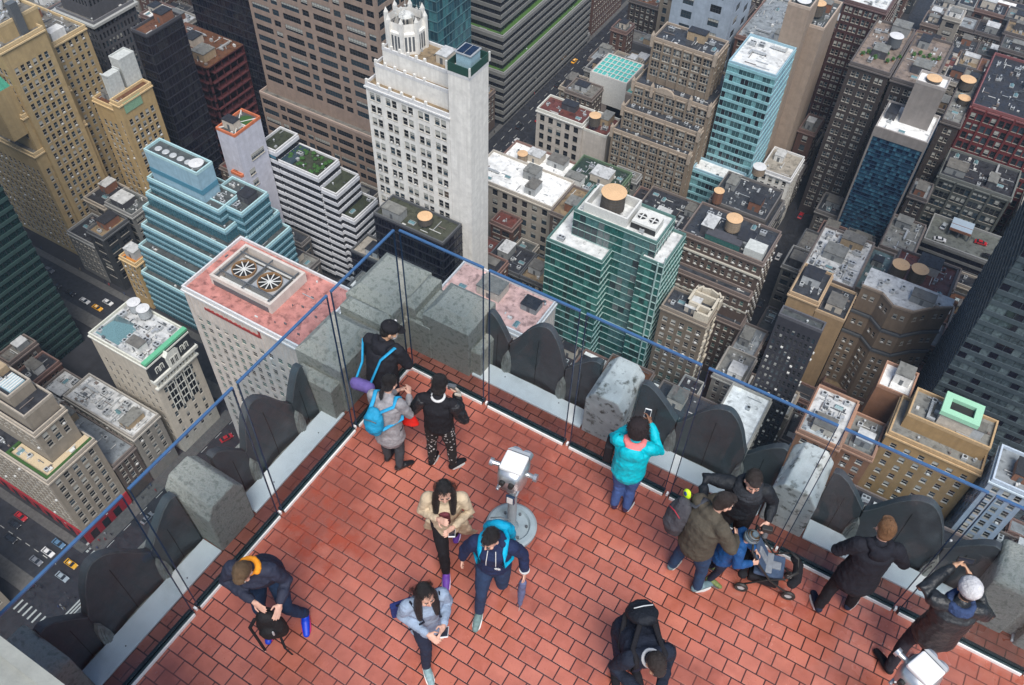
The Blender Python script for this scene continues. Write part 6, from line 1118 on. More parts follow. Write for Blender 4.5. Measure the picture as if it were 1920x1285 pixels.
XS = [(-4.62,-3.53,'corner glass panel on the right over the big carved stones'),(-3.46,-2.37,'glass panel over the pale pink roof'),(-2.30,-1.04,'glass panel between the viewer and the clean merlon'),(-.97,.31,'glass panel behind the man in the scarf'),(.37,1.65,'glass panel in front of the stroller and the auburn haired man'),(1.71,2.99,'glass panel in front of the man in the white beanie'),(3.05,4.3,'far right glass panel over the grooved stones')]
for a0, a1, lb in XS: panel(a0, a1, 'y', lb)
# coin operated viewers
def viewer(x, y, rz, lb, nm='binocular_viewer'):
    root = empty(nm, (x, y, 0), lb, 'coin viewer', None, rz)
    gp = mat('viewer_paint', (.27,.33,.36), .45, .12, 2, noise_rough=.1); sp = mat('viewer_silver', (.5,.52,.54), .28, .15, 3, metal=.75); wt = mat('viewer_white', (.75,.76,.76), .45, .08, 3)
    b = MB(); b.lathe((0,0,0), [(.285,0),(.29,.02),(.29,.055),(.265,.075),(.215,.08),(.205,.06),(.195,.045),(.0,.045)], 40)
    o = b.build('base', gp, root, smooth=False)
    b = MB()
    for i in range(6): a = i*math.pi/3+.3; b.tube((.17*math.cos(a),.17*math.sin(a),.045),(.17*math.cos(a),.17*math.sin(a),.07),.016,.016,8)
    b.build('bolt', MATS['steel_dark'], o)
    b = MB(); b.lathe((0,0,.04), [(.085,0),(.06,.05),(.052,.12),(.05,.78),(.06,.83)], 20); b.build('pole', gp, root, smooth=True)
    b = MB(); b.lathe((0,0,.87), [(.055,0),(.1,.03),(.115,.08),(.1,.12),(.06,.16)], 24); b.build('collar', sp, root, smooth=True)
    b = MB(); b.box(-.05,.05,-.085,-.055,.66,.8,0); o = b.build('coin_plate', edge_d, root, bevel=.006)
    b = MB(); b.box(-.034,.034,-.089,-.086,.675,.785,0); b.build('price_card', wt, o)
    # head: rounded housing, wide at the back (towards the user, -y), with white top shield
    b = MB(); rings = []
    for (yy, hw, zc, hz) in ((-.15,.075,1.16,.08),(-.12,.105,1.165,.11),(-.04,.13,1.17,.14),(.06,.125,1.17,.135),(.13,.1,1.17,.11),(.16,.07,1.17,.075)):
        rings.append([(hw*math.copysign(abs(math.cos(t))**.6, math.cos(t)), yy, zc+hz*math.copysign(abs(math.sin(t))**.6, math.sin(t))) for t in [2*math.pi*i/24 for i in range(24)]])
    for j in range(len(rings)-1):
        for i in range(24): k = (i+1) % 24; b.quad(rings[j][i], rings[j][k], rings[j+1][k], rings[j+1][i])
    b.poly(rings[0][::-1]); b.poly(rings[-1]); hd = b.build('head', sp, root, smooth=True, weld=True)
    b = MB()
    for (y0, y1, z0, z1, hw) in ((-.1,.09,1.285,1.335,.1),): b.box(-hw,hw,y0,y1,z0,z1)
    b.poly([(-.1,.09,1.335),(.1,.09,1.335),(.085,.16,1.27),(-.085,.16,1.27)]); b.build('top_shield', wt, root, bevel=.015)
    b = MB()
    for s in (-1, 1): b.tube((s*.05,.1,1.19),(s*.05,.2,1.19),.045,.05,16); 
    b.build('lens_barrel', sp, root)
    for s in (-1, 1):
        b = MB(); b.tube((s*.04,-.13,1.2),(s*.04,-.185,1.21),.028,.022,12); b.build('eyepiece', MATS['fan_black'], root)
        b = MB(); b.tube((s*.12,0,1.2),(s*.19,-.01,1.21),.022,.022,12); b.tube((s*.185,-.01,1.21),(s*.215,-.01,1.212),.036,.036,14); b.build('side_knob', sp, root)
        b = MB(); b.tube((s*.09,-.06,1.08),(s*.085,-.16,1.06),.014,.014,8); b.build('handle', sp, root)
    for ch in root.children:
        if ch.name.split('.')[0] in ('head', 'top_shield', 'lens_barrel', 'eyepiece', 'side_knob', 'handle'): ch.scale = (1.22,)*3; ch.location.z = 1.08*(1-1.22)
    return root
viewer(-2.335, 4.29, R(8), 'silver coin operated binocular viewer on a round grey base in the middle of the deck')
viewer(1.81, 4.36, R(-25), 'silver binocular viewer cut by the bottom edge below the man in the white beanie')

# ------------------------------------------------------------------ people
def cloth(key, col, rough=.85, var=.18, bump=.5, bscale=60, spec=.3, **k): return mat(key, col, rough, var, 3.0, bump=bump, bscale=bscale, spec=spec, **k)
skinA = mat('skin_fair', (.56,.33,.25), .5, .1, 4, spec=.4); skinB = mat('skin_light_tan', (.48,.28,.18), .5, .1, 4, spec=.4); skinC = mat('skin_brown', (.2,.095,.055), .5, .1, 4, spec=.4)
hairK = mat('hair_black', (.012,.01,.011), .38, .3, 12, bump=1.0, bscale=120); hairB = mat('hair_brown', (.12,.075,.04), .5, .35, 12, bump=1.0, bscale=120); hairR = mat('hair_auburn', (.2,.1,.045), .5, .35, 12, bump=1.0, bscale=120)
hairD = mat('hair_dark', (.03,.022,.02), .45, .3, 12, bump=1.0, bscale=120); hairAfro = mat('hair_afro', (.02,.012,.014), .85, .4, 14, bump=1.0, bscale=90)
eye_w = mat('eye_white', (.6,.58,.55), .4, .05); eye_d = mat('iris_dark', (.02,.012,.01), .3); lipm = mat('lips', (.4,.14,.12), .5, .1, 4)
TEXC = bpy.data.textures.new('folds', 'CLOUDS'); TEXC.noise_scale = .065; TEXC.noise_depth = 2
TEXF = bpy.data.textures.new('hair_lumps', 'CLOUDS'); TEXF.noise_scale = .03; TEXF.noise_depth = 2
def sweep(b, pts, rad, n=14, flat=None, fdir=None):
    """closed tapered tube with round ends through pts; rad = radius or (across, deep) per point; deep is measured along fdir"""
    P = [Vector(p) for p in pts]; N = len(P); RR = [(r, r) if isinstance(r, (int, float)) else r for r in rad]
    T = [(P[min(i+1, N-1)]-P[max(i-1, 0)]).normalized() for i in range(N)]
    fd = Vector(fdir or (0,1,0)); rings = []; 
    def ring(c, t, rx, ry):
        d = fd-t*fd.dot(t); d = d.normalized() if d.length > .15 else t.orthogonal().normalized(); a = t.cross(d)
        return [tuple(c+a*math.cos(q)*rx+d*math.sin(q)*ry) for q in [2*math.pi*i/n for i in range(n)]]
    m0 = min(RR[0]); m1 = min(RR[-1])
    seq = [(P[0]-T[0]*m0*.95, T[0], .3), (P[0]-T[0]*m0*.6, T[0], .78)]
    for c, t, k in seq: rings.append(ring(c, t, RR[0][0]*k, RR[0][1]*k))
    for i in range(N): rings.append(ring(P[i], T[i], *RR[i]))
    for c, t, k in ((P[-1]+T[-1]*m1*.6, T[-1], .78), (P[-1]+T[-1]*m1*.95, T[-1], .3)): rings.append(ring(c, t, RR[-1][0]*k, RR[-1][1]*k))
    k0 = len(b.v)
    for r_ in rings: b.v += r_
    for j in range(len(rings)-1):
        for i in range(n): i2 = (i+1) % n; b.f.append((k0+j*n+i, k0+j*n+i2, k0+(j+1)*n+i2, k0+(j+1)*n+i)); b.m.append(0)
    b.f.append(tuple(k0+i for i in reversed(range(n)))); b.m.append(0)
    e = k0+(len(rings)-1)*n; b.f.append(tuple(e+i for i in range(n))); b.m.append(0)
def ball(b, c, rx, ry, rz, M=None, n=16, m_=10):
    c = Vector(c); k0 = len(b.v)
    def tf(v): return tuple(c+(M @ v if M else v))
    b.v.append(tf(Vector((0,0,-rz))))
    for j in range(1, m_):
        a = -math.pi/2+math.pi*j/m_
        for i in range(n): t = 2*math.pi*i/n; b.v.append(tf(Vector((rx*math.cos(a)*math.cos(t), ry*math.cos(a)*math.sin(t), rz*math.sin(a)))))
    b.v.append(tf(Vector((0,0,rz)))); top = len(b.v)-1
    for i in range(n):
        i2 = (i+1) % n; b.f.append((k0, k0+1+i2, k0+1+i)); b.m.append(0)
        for j in range(m_-2): b.f.append((k0+1+j*n+i, k0+1+j*n+i2, k0+1+(j+1)*n+i2, k0+1+(j+1)*n+i)); b.m.append(0)
        b.f.append((top, k0+1+(m_-2)*n+i, k0+1+(m_-2)*n+i2)); b.m.append(0)
def soft(b, name, m, parent, vox=.012, disp=0, tex=None, it=4):
    o = b.build(name, m, parent, None, smooth=True)
    r_ = o.modifiers.new('union', 'REMESH'); r_.mode = 'VOXEL'; r_.voxel_size = vox; r_.use_smooth_shade = True
    s_ = o.modifiers.new('smooth', 'SMOOTH'); s_.factor = .5; s_.iterations = it
    if disp:
        d_ = o.modifiers.new('folds', 'DISPLACE'); d_.texture = tex or TEXC; d_.strength = disp; d_.mid_level = .5; d_.texture_coords = 'LOCAL'
    return o
def hand(b, w, d, up, s, side, curl=.5, spread=.3):
    """palm and five fingers from wrist w along d; up = back of the hand normal; side = direction of the thumb"""
    w = Vector(w); d = Vector(d).normalized(); up = Vector(up); up = (up-d*up.dot(d)).normalized(); sd = Vector(side); sd = (sd-d*sd.dot(d)-up*sd.dot(up)).normalized()
    Mx = Matrix((sd, d, up)).transposed(); ball(b, w+d*.045*s, .04*s, .052*s, .016*s, Mx, 12, 8); sweep(b, [w-d*.03*s, w+d*.02*s], [.024*s, .027*s], 10)
    for i, (off, ln) in enumerate(((.03,.07),(.011,.079),(-.01,.074),(-.029,.058))):
        p = w+d*.082*s+sd*off*s; dd = (d+sd*off*spread*8).normalized(); q1 = p+dd*ln*.42*s; a = curl*1.1; d2 = dd*math.cos(a)-up*math.sin(a); q2 = q1+d2*ln*.34*s; a2 = curl*2.0; d3 = dd*math.cos(a2)-up*math.sin(a2); q3 = q2+d3*ln*.24*s
        sweep(b, [p-dd*.025*s, p, q1, q2, q3], [.0095*s, .0095*s, .009*s, .0082*s, .007*s], 8)
    t0 = w+d*.02*s+sd*.025*s; t1 = t0+(d*.5+sd*.8).normalized()*.042*s; t2 = t1+(d*.9+sd*.3-up*curl*.6).normalized()*.036*s; sweep(b, [t0-sd*.01*s, t0, t1, t2], [.013*s, .0125*s, .0105*s, .0085*s], 8)
def rot_z(v, a): c, s = math.cos(a), math.sin(a); return Vector((v[0]*c-v[1]*s, v[0]*s+v[1]*c, v[2]))
def person(lb, x, y, heading, s=1.0, lean=0, twist=0, J=None, head=(0,0,0), skin=skinA, hair=None, hairst='short', top=None, topst='jacket', topm=None, legm=None, shoem=None, solem=None, hem=.0, girth=1.0, curl=.55, collar=None, female=False, grp=None, hoodm=None, face=True):
    """J: joint overrides in body space (x right, y forward, z up, metres for a 1.7 m figure). lean/twist in degrees about the pelvis. head=(yaw, pitch, roll)"""
    root = empty('person', (x, y, 0), lb, 'person', grp, R(heading)-math.pi/2)
    root.scale = (s, s, s); root.rotation_euler = (0, 0, R(heading)-math.pi/2)
    D = dict(pel=(0,0,.93), sp=(0,-.01,1.12), ch=(0,0,1.28), nk=(0,.0,1.43), shl=(-.175,-.01,1.375), shr=(.175,-.01,1.375), ell=(-.235,-.03,1.1), elr=(.235,-.03,1.1), wrl=(-.23,.08,.88), wrr=(.23,.08,.88),
             hpl=(-.085,0,.9), hpr=(.085,0,.9), knl=(-.1,.03,.49), knr=(.1,.03,.49), anl=(-.105,-.02,.085), anr=(.105,-.02,.085), tol=(-.125,.14,.03), tor=(.125,.14,.03))
    dz = 0
    up_names = ('sp','ch','nk','shl','shr','ell','elr','wrl','wrr'); ab = set()
    for k, v in (J or {}).items():
        if k.startswith('@'): D[k[1:]] = v; ab.add(k[1:])
        else: D[k] = v
    D = {k: Vector(v) for k, v in D.items()}; pel = D['pel']; la, tw = R(lean), R(twist)
    def bend(v, f=1.0):
        q = rot_z(v-pel, tw*f); a = la*f; return pel+Vector((q.x, q.y*math.cos(a)+q.z*math.sin(a), -q.y*math.sin(a)+q.z*math.cos(a)))
    for k in up_names:
        if k not in ab: D[k] = bend(D[k], .6 if k == 'sp' else 1.0)
    nkd = (D['nk']-D['ch']).normalized(); upd = bend(pel+Vector((0,0,1)))-pel; fwd = bend(pel+Vector((0,1,0)))-pel; rgt = bend(pel+Vector((1,0,0)))-pel
    hy, hp, hr = [R(a) for a in head]
    hm = Matrix.Rotation(tw, 3, 'Z') @ Matrix.Rotation(-hy, 3, 'Z') @ Matrix.Rotation(-hp-la*.55, 3, 'X') @ Matrix.Rotation(hr, 3, 'Y')
    nk = D['nk']; hc = nk+(nkd*.5+Vector((0,0,.5))).normalized()*.055+hm @ Vector((0,.03,.115))
    hf = lambda v: hc+hm @ Vector(v)
    # body
    b = MB(); g = girth
    sweep(b, [D['pel']-Vector((0,0,.02)), D['sp'], D['ch'], (D['shl']+D['shr'])/2+upd*.01], [(.145,.1),(.125,.09),(.15,.1),(.12,.065)], 16, None, fwd)
    sweep(b, [D['shl'], D['ch']+upd*.07, D['shr']], [.05,.06,.05], 12)
    sweep(b, [nk-upd*.03, nk+(hc-nk)*.35, hf((0,-.02,-.05))], [.058,.052,.052], 12)
    for k, m_ in (('l', -1), ('r', 1)):
        sweep(b, [D['sh'+k], (D['sh'+k]+D['el'+k])/2, D['el'+k], (D['el'+k]*.6+D['wr'+k]*.4), D['wr'+k]], [.05,.045,.037,.036,.025], 12)
        sweep(b, [D['hp'+k], (D['hp'+k]+D['kn'+k])/2, D['kn'+k], D['kn'+k]*.65+D['an'+k]*.35, D['an'+k]], [.082,.072,.052,.052,.036], 12)
        fd = (D['wr'+k]-D['el'+k]).normalized(); out = rgt*m_
        back = (out+upd*.35) if fd.dot(fwd) < .8 else (upd*.6+out*.6)
        hand(b, D['wr'+k]+fd*.015, fd, back, 1.0, fwd*.9-rgt*m_*.5+upd*.3, curl)
    ball(b, hf((0,-.008,.02)), .076,.095,.1, hm); ball(b, hf((0,.03,-.045)), .058,.062,.062, hm); ball(b, hf((0,.055,-.085)), .03,.028,.022, hm, 10, 6)
    sweep(b, [hf((0,.088,.012)), hf((0,.106,-.022)), hf((0,.1,-.032))], [.009,.0125,.013], 8)
    for m_ in (-1, 1):
        ball(b, hf((m_*.077,-.005,-.012)), .011,.02,.031, hm, 10, 6); ball(b, hf((m_*.04,.06,-.025)), .026,.026,.024, hm, 10, 6)
    body = soft(b, 'body', skin, root, .0065, 0, it=2)
    if face:
        for m_ in (-1, 1):
            b = MB(); ball(b, hf((m_*.03,.079,.008)), .013,.008,.0075, hm, 10, 6); e_ = b.build('eye', eye_w, body, smooth=True)
            b = MB(); ball(b, hf((m_*.03,.0855,.008)), .0058,.004,.0062, hm, 8, 5); b.build('iris', eye_d, e_, smooth=True)
        b = MB()
        for m_ in (-1, 1): sweep(b, [hf((m_*.013,.088,.027)), hf((m_*.03,.09,.032)), hf((m_*.048,.08,.027))], [.0035,.004,.003], 6)
        b.build('eyebrows', hair or hairD, body, smooth=True)
        b = MB(); sweep(b, [hf((-.022,.083,-.058)), hf((0,.094,-.056)), hf((.022,.083,-.058))], [.0045,.0065,.0045], 8); b.build('lips', lipm, body, smooth=True)
    # hair
    if hair:
        b = MB(); bk = lambda v: hf(v)
        if hairst == 'afro': ball(b, bk((0,-.03,.05)), .125,.125,.12, hm); ball(b, bk((0,-.055,-.01)), .105,.09,.09, hm)
        else:
            ball(b, bk((0,-.022,.038)), .081,.097,.088, hm); ball(b, bk((0,-.045,-.005)), .078,.07,.085, hm)
            if hairst in ('short',): ball(b, bk((0,-.05,-.04)), .066,.055,.05, hm); ball(b, bk((0,.045,.088)), .06,.05,.03, hm)
            if hairst in ('bob',): ball(b, bk((0,-.04,-.04)), .092,.08,.08, hm); ball(b, bk((0,-.01,.03)), .094,.098,.09, hm)
            if hairst in ('long', 'longr'):
                for m_ in (-1, 1):
                    p0 = bk((m_*.07,-.005,.03)); sweep(b, [p0, bk((m_*.085,.0,-.06)), D['sh'+('l' if m_ < 0 else 'r')]*.5+nk*.5+fwd*.07+upd*.01, D['ch']+rgt*m_*.09+fwd*.125], [.034,.042,.046,.03], 10)
                sweep(b, [bk((0,-.07,.02)), bk((0,-.085,-.08)), nk-fwd*.09, D['ch']-fwd*.13-upd*.04], [(.08,.04),(.085,.035),(.095,.03),(.06,.02)], 14, None, fwd)
            if hairst == 'pony':
                ball(b, bk((0,-.105,-.01)), .03,.03,.03, hm); sweep(b, [bk((0,-.115,-.015)), bk((0,-.14,-.07)), bk((0,-.12,-.15)), bk((0,-.11,-.19))], [.024,.03,.024,.01], 10)
        ho = soft(b, 'hair', hair, body, .009, .006, TEXF, 1); rs = random.Random(int(x*100)); b = MB()
        def strand(pts, w0):
            for i in range(len(pts)-1):
                d_ = (pts[i+1]-pts[i]); sd_ = d_.cross(pts[i]-hc); sd_ = sd_.normalized() if sd_.length > 1e-6 else rgt; wa, wb2 = w0*(1-i/len(pts)), w0*(1-(i+1)/len(pts)); b.quad(pts[i]-sd_*wa, pts[i]+sd_*wa, pts[i+1]+sd_*wb2, pts[i+1]-sd_*wb2)
        R0 = (.084,.102,.092) if hairst != 'afro' else (.127,.127,.12); nS = 260 if hairst != 'afro' else 420
        if hairst == 'bob': R0 = (.1,.105,.1)
        for _ in range(nS):
            az = rs.uniform(0, 2*math.pi); front = math.sin(az) > .35; e1 = rs.uniform(.15, .75) if front else rs.uniform(-.6, .6)
            if hairst == 'afro':
                v0 = Vector((math.cos(az)*math.cos(e1), math.sin(az)*math.cos(e1), math.sin(e1) if rs.random() < .6 else 1-abs(e1))); v0.normalize(); c0 = hf((v0.x*R0[0], -.03+v0.y*R0[1], .05+v0.z*R0[2])); c1_ = hf((v0.x*R0[0]*1.09, -.03+v0.y*R0[1]*1.09, .05+v0.z*R0[2]*1.09)); strand([c0, c1_+Vector((rs.uniform(-.012,.012), rs.uniform(-.012,.012), rs.uniform(-.01,.01)))], .004); continue
            pts = []
            for q in range(6):
                el = 1.5+(e1-1.5)*q/5; k_ = 1.01+.05*rs.random(); pts.append(hf((math.cos(az+.1*q*rs.uniform(-.4,.4))*math.cos(el)*R0[0]*k_, -.022+math.sin(az)*math.cos(el)*R0[1]*k_, .038+math.sin(el)*R0[2]*k_)))
            if hairst in ('long',) and not (math.sin(az) > .75):
                sgn = 1 if math.cos(az) > 0 else -1; mixb = max(0, -math.sin(az)); p_ = pts[-1]
                tgt = D['ch']+rgt*sgn*(.06+.07*rs.random())+(fwd*(.13+.02*rs.random()) if mixb < .4 and rs.random() < .6 else -fwd*(.14+.03*rs.random()))-upd*rs.uniform(-.04,.1)
                midp = p_*.5+tgt*.5+rgt*sgn*.03+(fwd*.02 if (tgt-nk).dot(fwd) > 0 else -fwd*.03); pts += [p_*.55+midp*.45+rgt*sgn*.012, midp, tgt]
            strand(pts, rs.uniform(.002, .005))
        b.build('hair_strands', hair, ho, smooth=True)
    # trousers
    b = MB()
    sweep(b, [D['pel']+Vector((0,0,-.05)), D['pel']+Vector((0,0,.06))], [(.155*g,.115*g),(.15*g,.11*g)], 16, None, fwd)
    for k in 'lr':
        sweep(b, [D['hp'+k]+Vector((0,0,.02)), D['hp'+k]*.5+D['kn'+k]*.5, D['kn'+k], D['kn'+k]*.5+D['an'+k]*.5, D['an'+k]+Vector((0,0,.02))], [.098*g,.084*g,.066,.062,.054 if not female else .047], 14)
    if legm: soft(b, 'trousers', legm, root, .013, .018)
    # shoes
    for k in 'lr':
        a, t = D['an'+k], D['to'+k]; fd = (t-a); fd = Vector((fd.x, fd.y, fd.z*1.0)).normalized()
        b = MB(); heel = a-fd*.03+Vector((0,0,-.02)); sweep(b, [heel+Vector((0,0,.0)), a*.5+t*.5+Vector((0,0,.012)), t+fd*.035+Vector((0,0,.008))], [(.043,.045),(.047,.04),(.036,.026)], 12, None, (0,0,1)); sweep(b, [a+Vector((0,0,.03)), heel], [.045,.042], 12)
        sh = soft(b, 'shoe', shoem or M('steel_dark'), root, .01, 0, it=3)
        if solem:
            b = MB(); nrm = Vector((0,0,1)); nrm = (nrm-fd*nrm.dot(fd)).normalized(); sx_ = fd.cross(nrm); c_ = a*.45+t*.55-nrm*.035
            pts = [(-.105,.03),(-.09,.042),(0,.05),(.07,.048),(.12,.03),(.13,0),(.12,-.03),(.07,-.048),(0,-.05),(-.09,-.042),(-.105,-.03)]
            lo = [c_+fd*p+sx_*q-nrm*.018 for p, q in pts]; hi = [c_+fd*p+sx_*q+nrm*.012 for p, q in pts]
            for i in range(len(pts)): j = (i+1) % len(pts); b.quad(lo[i], lo[j], hi[j], hi[i])
            b.poly(hi); b.poly(lo[::-1]); b.build('sole', solem, sh)
    # jacket / coat
    if topm:
        b = MB(); k_ = 1.07*g if topst != 'slim' else 1.04*g
        low = pel+Vector((0,0,-.03-hem)) if hem >= 0 else pel+Vector((0,0,.02)); wd = .16+.10*max(0, hem)
        pts = [low, pel+Vector((0,0,.0)), D['sp'], D['ch'], (D['shl']+D['shr'])/2-upd*.005]
        if hem <= .03: pts = pts[1:]
        rr = [(wd*k_, wd*.86*k_), (.165*k_,.128*k_), (.158*k_,.122*k_), (.172*k_,.128*k_), (.13*k_,.078*k_)]
        sweep(b, pts, rr[-len(pts):], 18, None, fwd)
        sweep(b, [D['shl'], D['ch']+upd*.075-fwd*.01, D['shr']], [.058*k_,.072*k_,.058*k_], 14)
        for k in 'lr':
            wq = D['wr'+k]*.93+D['el'+k]*.07
            sweep(b, [D['sh'+k], D['sh'+k]*.5+D['el'+k]*.5, D['el'+k], D['el'+k]*.5+wq*.5, wq], [.066*k_,.061*k_,.053*k_,.049*k_,.039*k_], 14)
        sweep(b, [nk-upd*.05, nk+upd*.012], [.085, .072], 14)
        soft(b, topst if topst in ('jacket', 'coat', 'hoodie', 'sweater') else 'jacket', topm, root, .012, .024)
        if hoodm:
            b = MB(); c0 = nk-fwd*.06-upd*.015
            for i in range(9):
                a = math.pi*(i/8); ball(b, nk+rgt*math.cos(a)*.095-fwd*math.sin(a)*.1+upd*(.005), .045,.045,.04)
            ball(b, c0-fwd*.05-upd*.04, .1,.05,.09)
            soft(b, 'hood', hoodm, root, .012, .02)
    if collar:
        b = MB()
        ring = [nk+rgt*math.cos(a)*.073+fwd*(math.sin(a)*.073-.005)+upd*(.018+.01*math.sin(a)) for a in [2*math.pi*i/16 for i in range(17)]]
        sweep(b, ring, [.018]*17, 8); soft(b, 'collar', collar, root, .008, .006, it=1)
    D.update(root=root, hf=hf, hm=hm, up=upd, fwd=fwd, rgt=rgt, body=body, s=s); return D
def W(D, v): return D['root'].matrix_basis @ Vector(v)
def on(D, ):
    r_ = D['root']; return (r_.location.copy(), r_.rotation_euler.z, r_.scale.x)
def held(name, D, lb, cat, grp=None):
    """a thing carried by a person: its own top-level Empty sharing the person's frame, so its meshes can be given in body space"""
    o = empty(name, D['root'].location, lb, cat, grp, D['root'].rotation_euler.z); o.scale = D['root'].scale; return o
def phone(D, c, n, lb, m_=None, w=.036, h=.072, upv=(0,0,1)):
    o = held('phone', D, lb, 'phone'); c = Vector(c); n = Vector(n).normalized(); u_ = Vector(upv); u_ = (u_-n*u_.dot(n)).normalized(); a = u_.cross(n)
    b = MB(); b.obox(c, a, u_, n, w, h, .005); b.build('case', m_ or M('viewer_white'), o, bevel=.003)
    b = MB(); b.obox(c+n*.0058, a, u_, n, w*.88, h*.84, .0008); b.build('screen', mat('phone_screen', (.03,.035,.05), .1, .2, 3), o)
def backpack(D, lb, m_, c=(0,-.2,1.2), w=.14, h=.2, dpt=.085, accent=None, straps=True, strapm=None, tilt=0, side=0):
    o = held('backpack', D, lb, 'backpack'); pel = D['pel']
    up, fw, rg = D['up'], D['fwd'], D['rgt']; base = pel+rg*c[0]+fw*c[1]+up*(c[2]-.93)
    b = MB(); Mx = Matrix((rg, fw, up)).transposed()
    sweep(b, [base-up*h*.8, base-up*h*.3-fw*.01, base+up*h*.4, base+up*h*.85-fw*(-.015)], [(w*.92,dpt*.95),(w*1.04,dpt*1.1),(w,dpt),(w*.72,dpt*.7)], 16, None, fw)
    ball(b, base-fw*dpt*.8-up*h*.35, w*.75, dpt*.55, h*.42, Mx)
    soft(b, 'bag', m_, o, .011, .022)
    b = MB(); sweep(b, [base-fw*dpt*1.02+rg*w*.6+up*h*.5, base-fw*dpt*1.15+up*h*.62, base-fw*dpt*1.02-rg*w*.6+up*h*.5], [.006]*3, 6); b.build('zip', accent or M('steel_dark'), o, smooth=True)
    if straps:
        for k in (('shl', 'shr') if not side else (('shl',) if side < 0 else ('shr',))):
            sh = D[k]*.75+D['nk']*.25; sg = -1 if k == 'shl' else 1
            b = MB(); pts = [base+up*h*.8+rg*sg*.06+fw*.03, sh-fw*.085-up*.01, sh+up*.083-fw*.01, sh+fw*.09-up*.01, D['ch']+rg*sg*.13+fw*.15-up*.06, D['sp']+rg*sg*.19+fw*.02-up*.02, base-up*h*.6+rg*sg*w*.9]
            sweep(b, pts, [(.026,.011)]*7, 8, None, up); b.build('strap', strapm or accent or m_, o, smooth=True)
    return o

dk_navy = cloth('navy_cloth', (.016,.022,.045)); blk = cloth('black_cloth', (.011,.011,.015)); jean = cloth('denim_dark', (.02,.04,.09)); jeanb = cloth('denim_blue', (.05,.1,.27)); whitec = cloth('white_cloth', (.6,.6,.6)); whites = mat('sole_white', (.65,.65,.64), .6, .1)
greyt = cloth('grey_trouser', (.05,.055,.065)); leather = mat('black_leather', (.013,.014,.017), .38, .2, 5, bump=.5, bscale=40, spec=.5); cyan = cloth('cyan_nylon', (.0,.36,.58), .55); azure = cloth('azure_strap', (.02,.3,.55), .6)
# 1 tall man in a black cap
A = person('tall man in black cap and face mask with purple waist bag at the glass corner', -4.38, 4.76, 96, 1.0, lean=13, J={'elr':(.27,.1,1.12),'wrr':(.1,.3,1.0),'ell':(-.25,.1,1.1),'wrl':(-.12,.32,1.02)}, head=(55,18,0), skin=skinB, hair=hairK, topm=cloth('black_hooded', (.014,.015,.021)), legm=cloth('trousers_night', (.014,.02,.04)), shoem=blk, hem=.05, girth=1.12, hoodm=cloth('hood_black', (.013,.014,.02)))
hf, hm = A['hf'], A['hm']
o = held('cap', A, 'black baseball cap with a round white badge on the tall man', 'cap')
b = MB(); ball(b, hf((0,-.015,.06)), .098,.112,.075, hm); soft(b, 'crown', blk, o, .008, .0)
b = MB(); sweep(b, [hf((-.06,.09,.05)), hf((0,.15,.045)), hf((.06,.09,.05))], [(.02,.008)]*3, 8, None, hm @ Vector((0,0,1))); ball(b, hf((0,.1,.05)), .075,.075,.008, hm); soft(b, 'brim', blk, o, .008)
b = MB(); b.tube(hf((-.085,.045,.07)), hf((-.1,.052,.072)), .017, .017, 14); b.build('badge', whitec, o); b = MB(); b.tube(hf((-.1,.0524,.072)), hf((-.1015,.0528,.0722)), .007, .007, 10); b.build('badge_mark', dk_navy, o)
b = MB(); ball(b, hf((0,.07,-.06)), .05,.042,.045, hm); fm = soft(b, 'face_mask', whitec, A['root'], .008); b = MB(); 
for m_ in (-1, 1): sweep(b, [hf((m_*.045,.08,-.045)), hf((m_*.083,0,-.01))], [.003,.003], 6)
b.build('ear_loop', whitec, fm)
o = held('waist_bag', A, 'purple bag with azure straps slung across the tall man in the cap', 'bag')
b = MB(); c = A['pel']+Vector((-.11,-.26,.02)); sweep(b, [c-Vector((.09,0,0)), c+Vector((.09,0,.02))], [(.085,.07)]*2, 14, None, (0,1,0)); soft(b, 'bag', cloth('purple_cloth', (.12,.09,.28)), o, .01, .015)
b = MB(); sweep(b, [c+Vector((-.1,.05,.05)), A['sp']+A['rgt']*-.2-A['fwd']*.09, A['shl']-A['fwd']*.03-A['rgt']*.07, A['shl']+A['fwd']*.08], [(.014,.02)]*4, 8); b.build('strap', azure, o, smooth=True)
b = MB(); sweep(b, [c+Vector((.09,.03,.05)), A['ch']-A['fwd']*.165+A['rgt']*.06, A['shr']-A['fwd']*.06+A['up']*.06, A['shr']+A['fwd']*.09-A['up']*.02], [(.022,.012)]*4, 8, None, A['up']); b.build('strap', azure, o, smooth=True)
o = held('cord', A, 'tangled white earphone cord in the hand of the man in the cap', 'cord')
b = MB(); w_ = A['wrr']+Vector((.07,-.01,-.04)); pts = [w_+Vector((.045*math.cos(t*1.9), .03*math.sin(t*2.6), -.013*t)) for t in range(12)]; sweep(b, pts, [.003]*12, 6); b.build('wire', whitec, o, smooth=True)
# 2 woman in grey coat
A = person('woman with ponytail in pale grey wool coat and azure backpack', -3.95, 4.27, 100, .925, lean=6, J={'elr':(.25,.08,1.12),'wrr':(.13,.32,1.17),'ell':(-.23,.08,1.12),'wrl':(-.05,.33,1.15),'anr':(.1,-.04,.09),'tor':(.19,.09,.03),'anl':(-.1,.04,.085),'tol':(-.1,.2,.03)}, head=(12,22,0), skin=skinA, hair=hairK, hairst='pony', topm=cloth('grey_wool', (.33,.32,.34), .95, .3, .9, 90), topst='coat', legm=greyt, shoem=leather, hem=.22, girth=1.03, female=True)
backpack(A, 'azure backpack on the back of the woman in the pale grey coat', cloth('azure_nylon', (.015,.26,.46), .6), c=(-.07,-.21,1.16), w=.12, h=.18, strapm=azure)
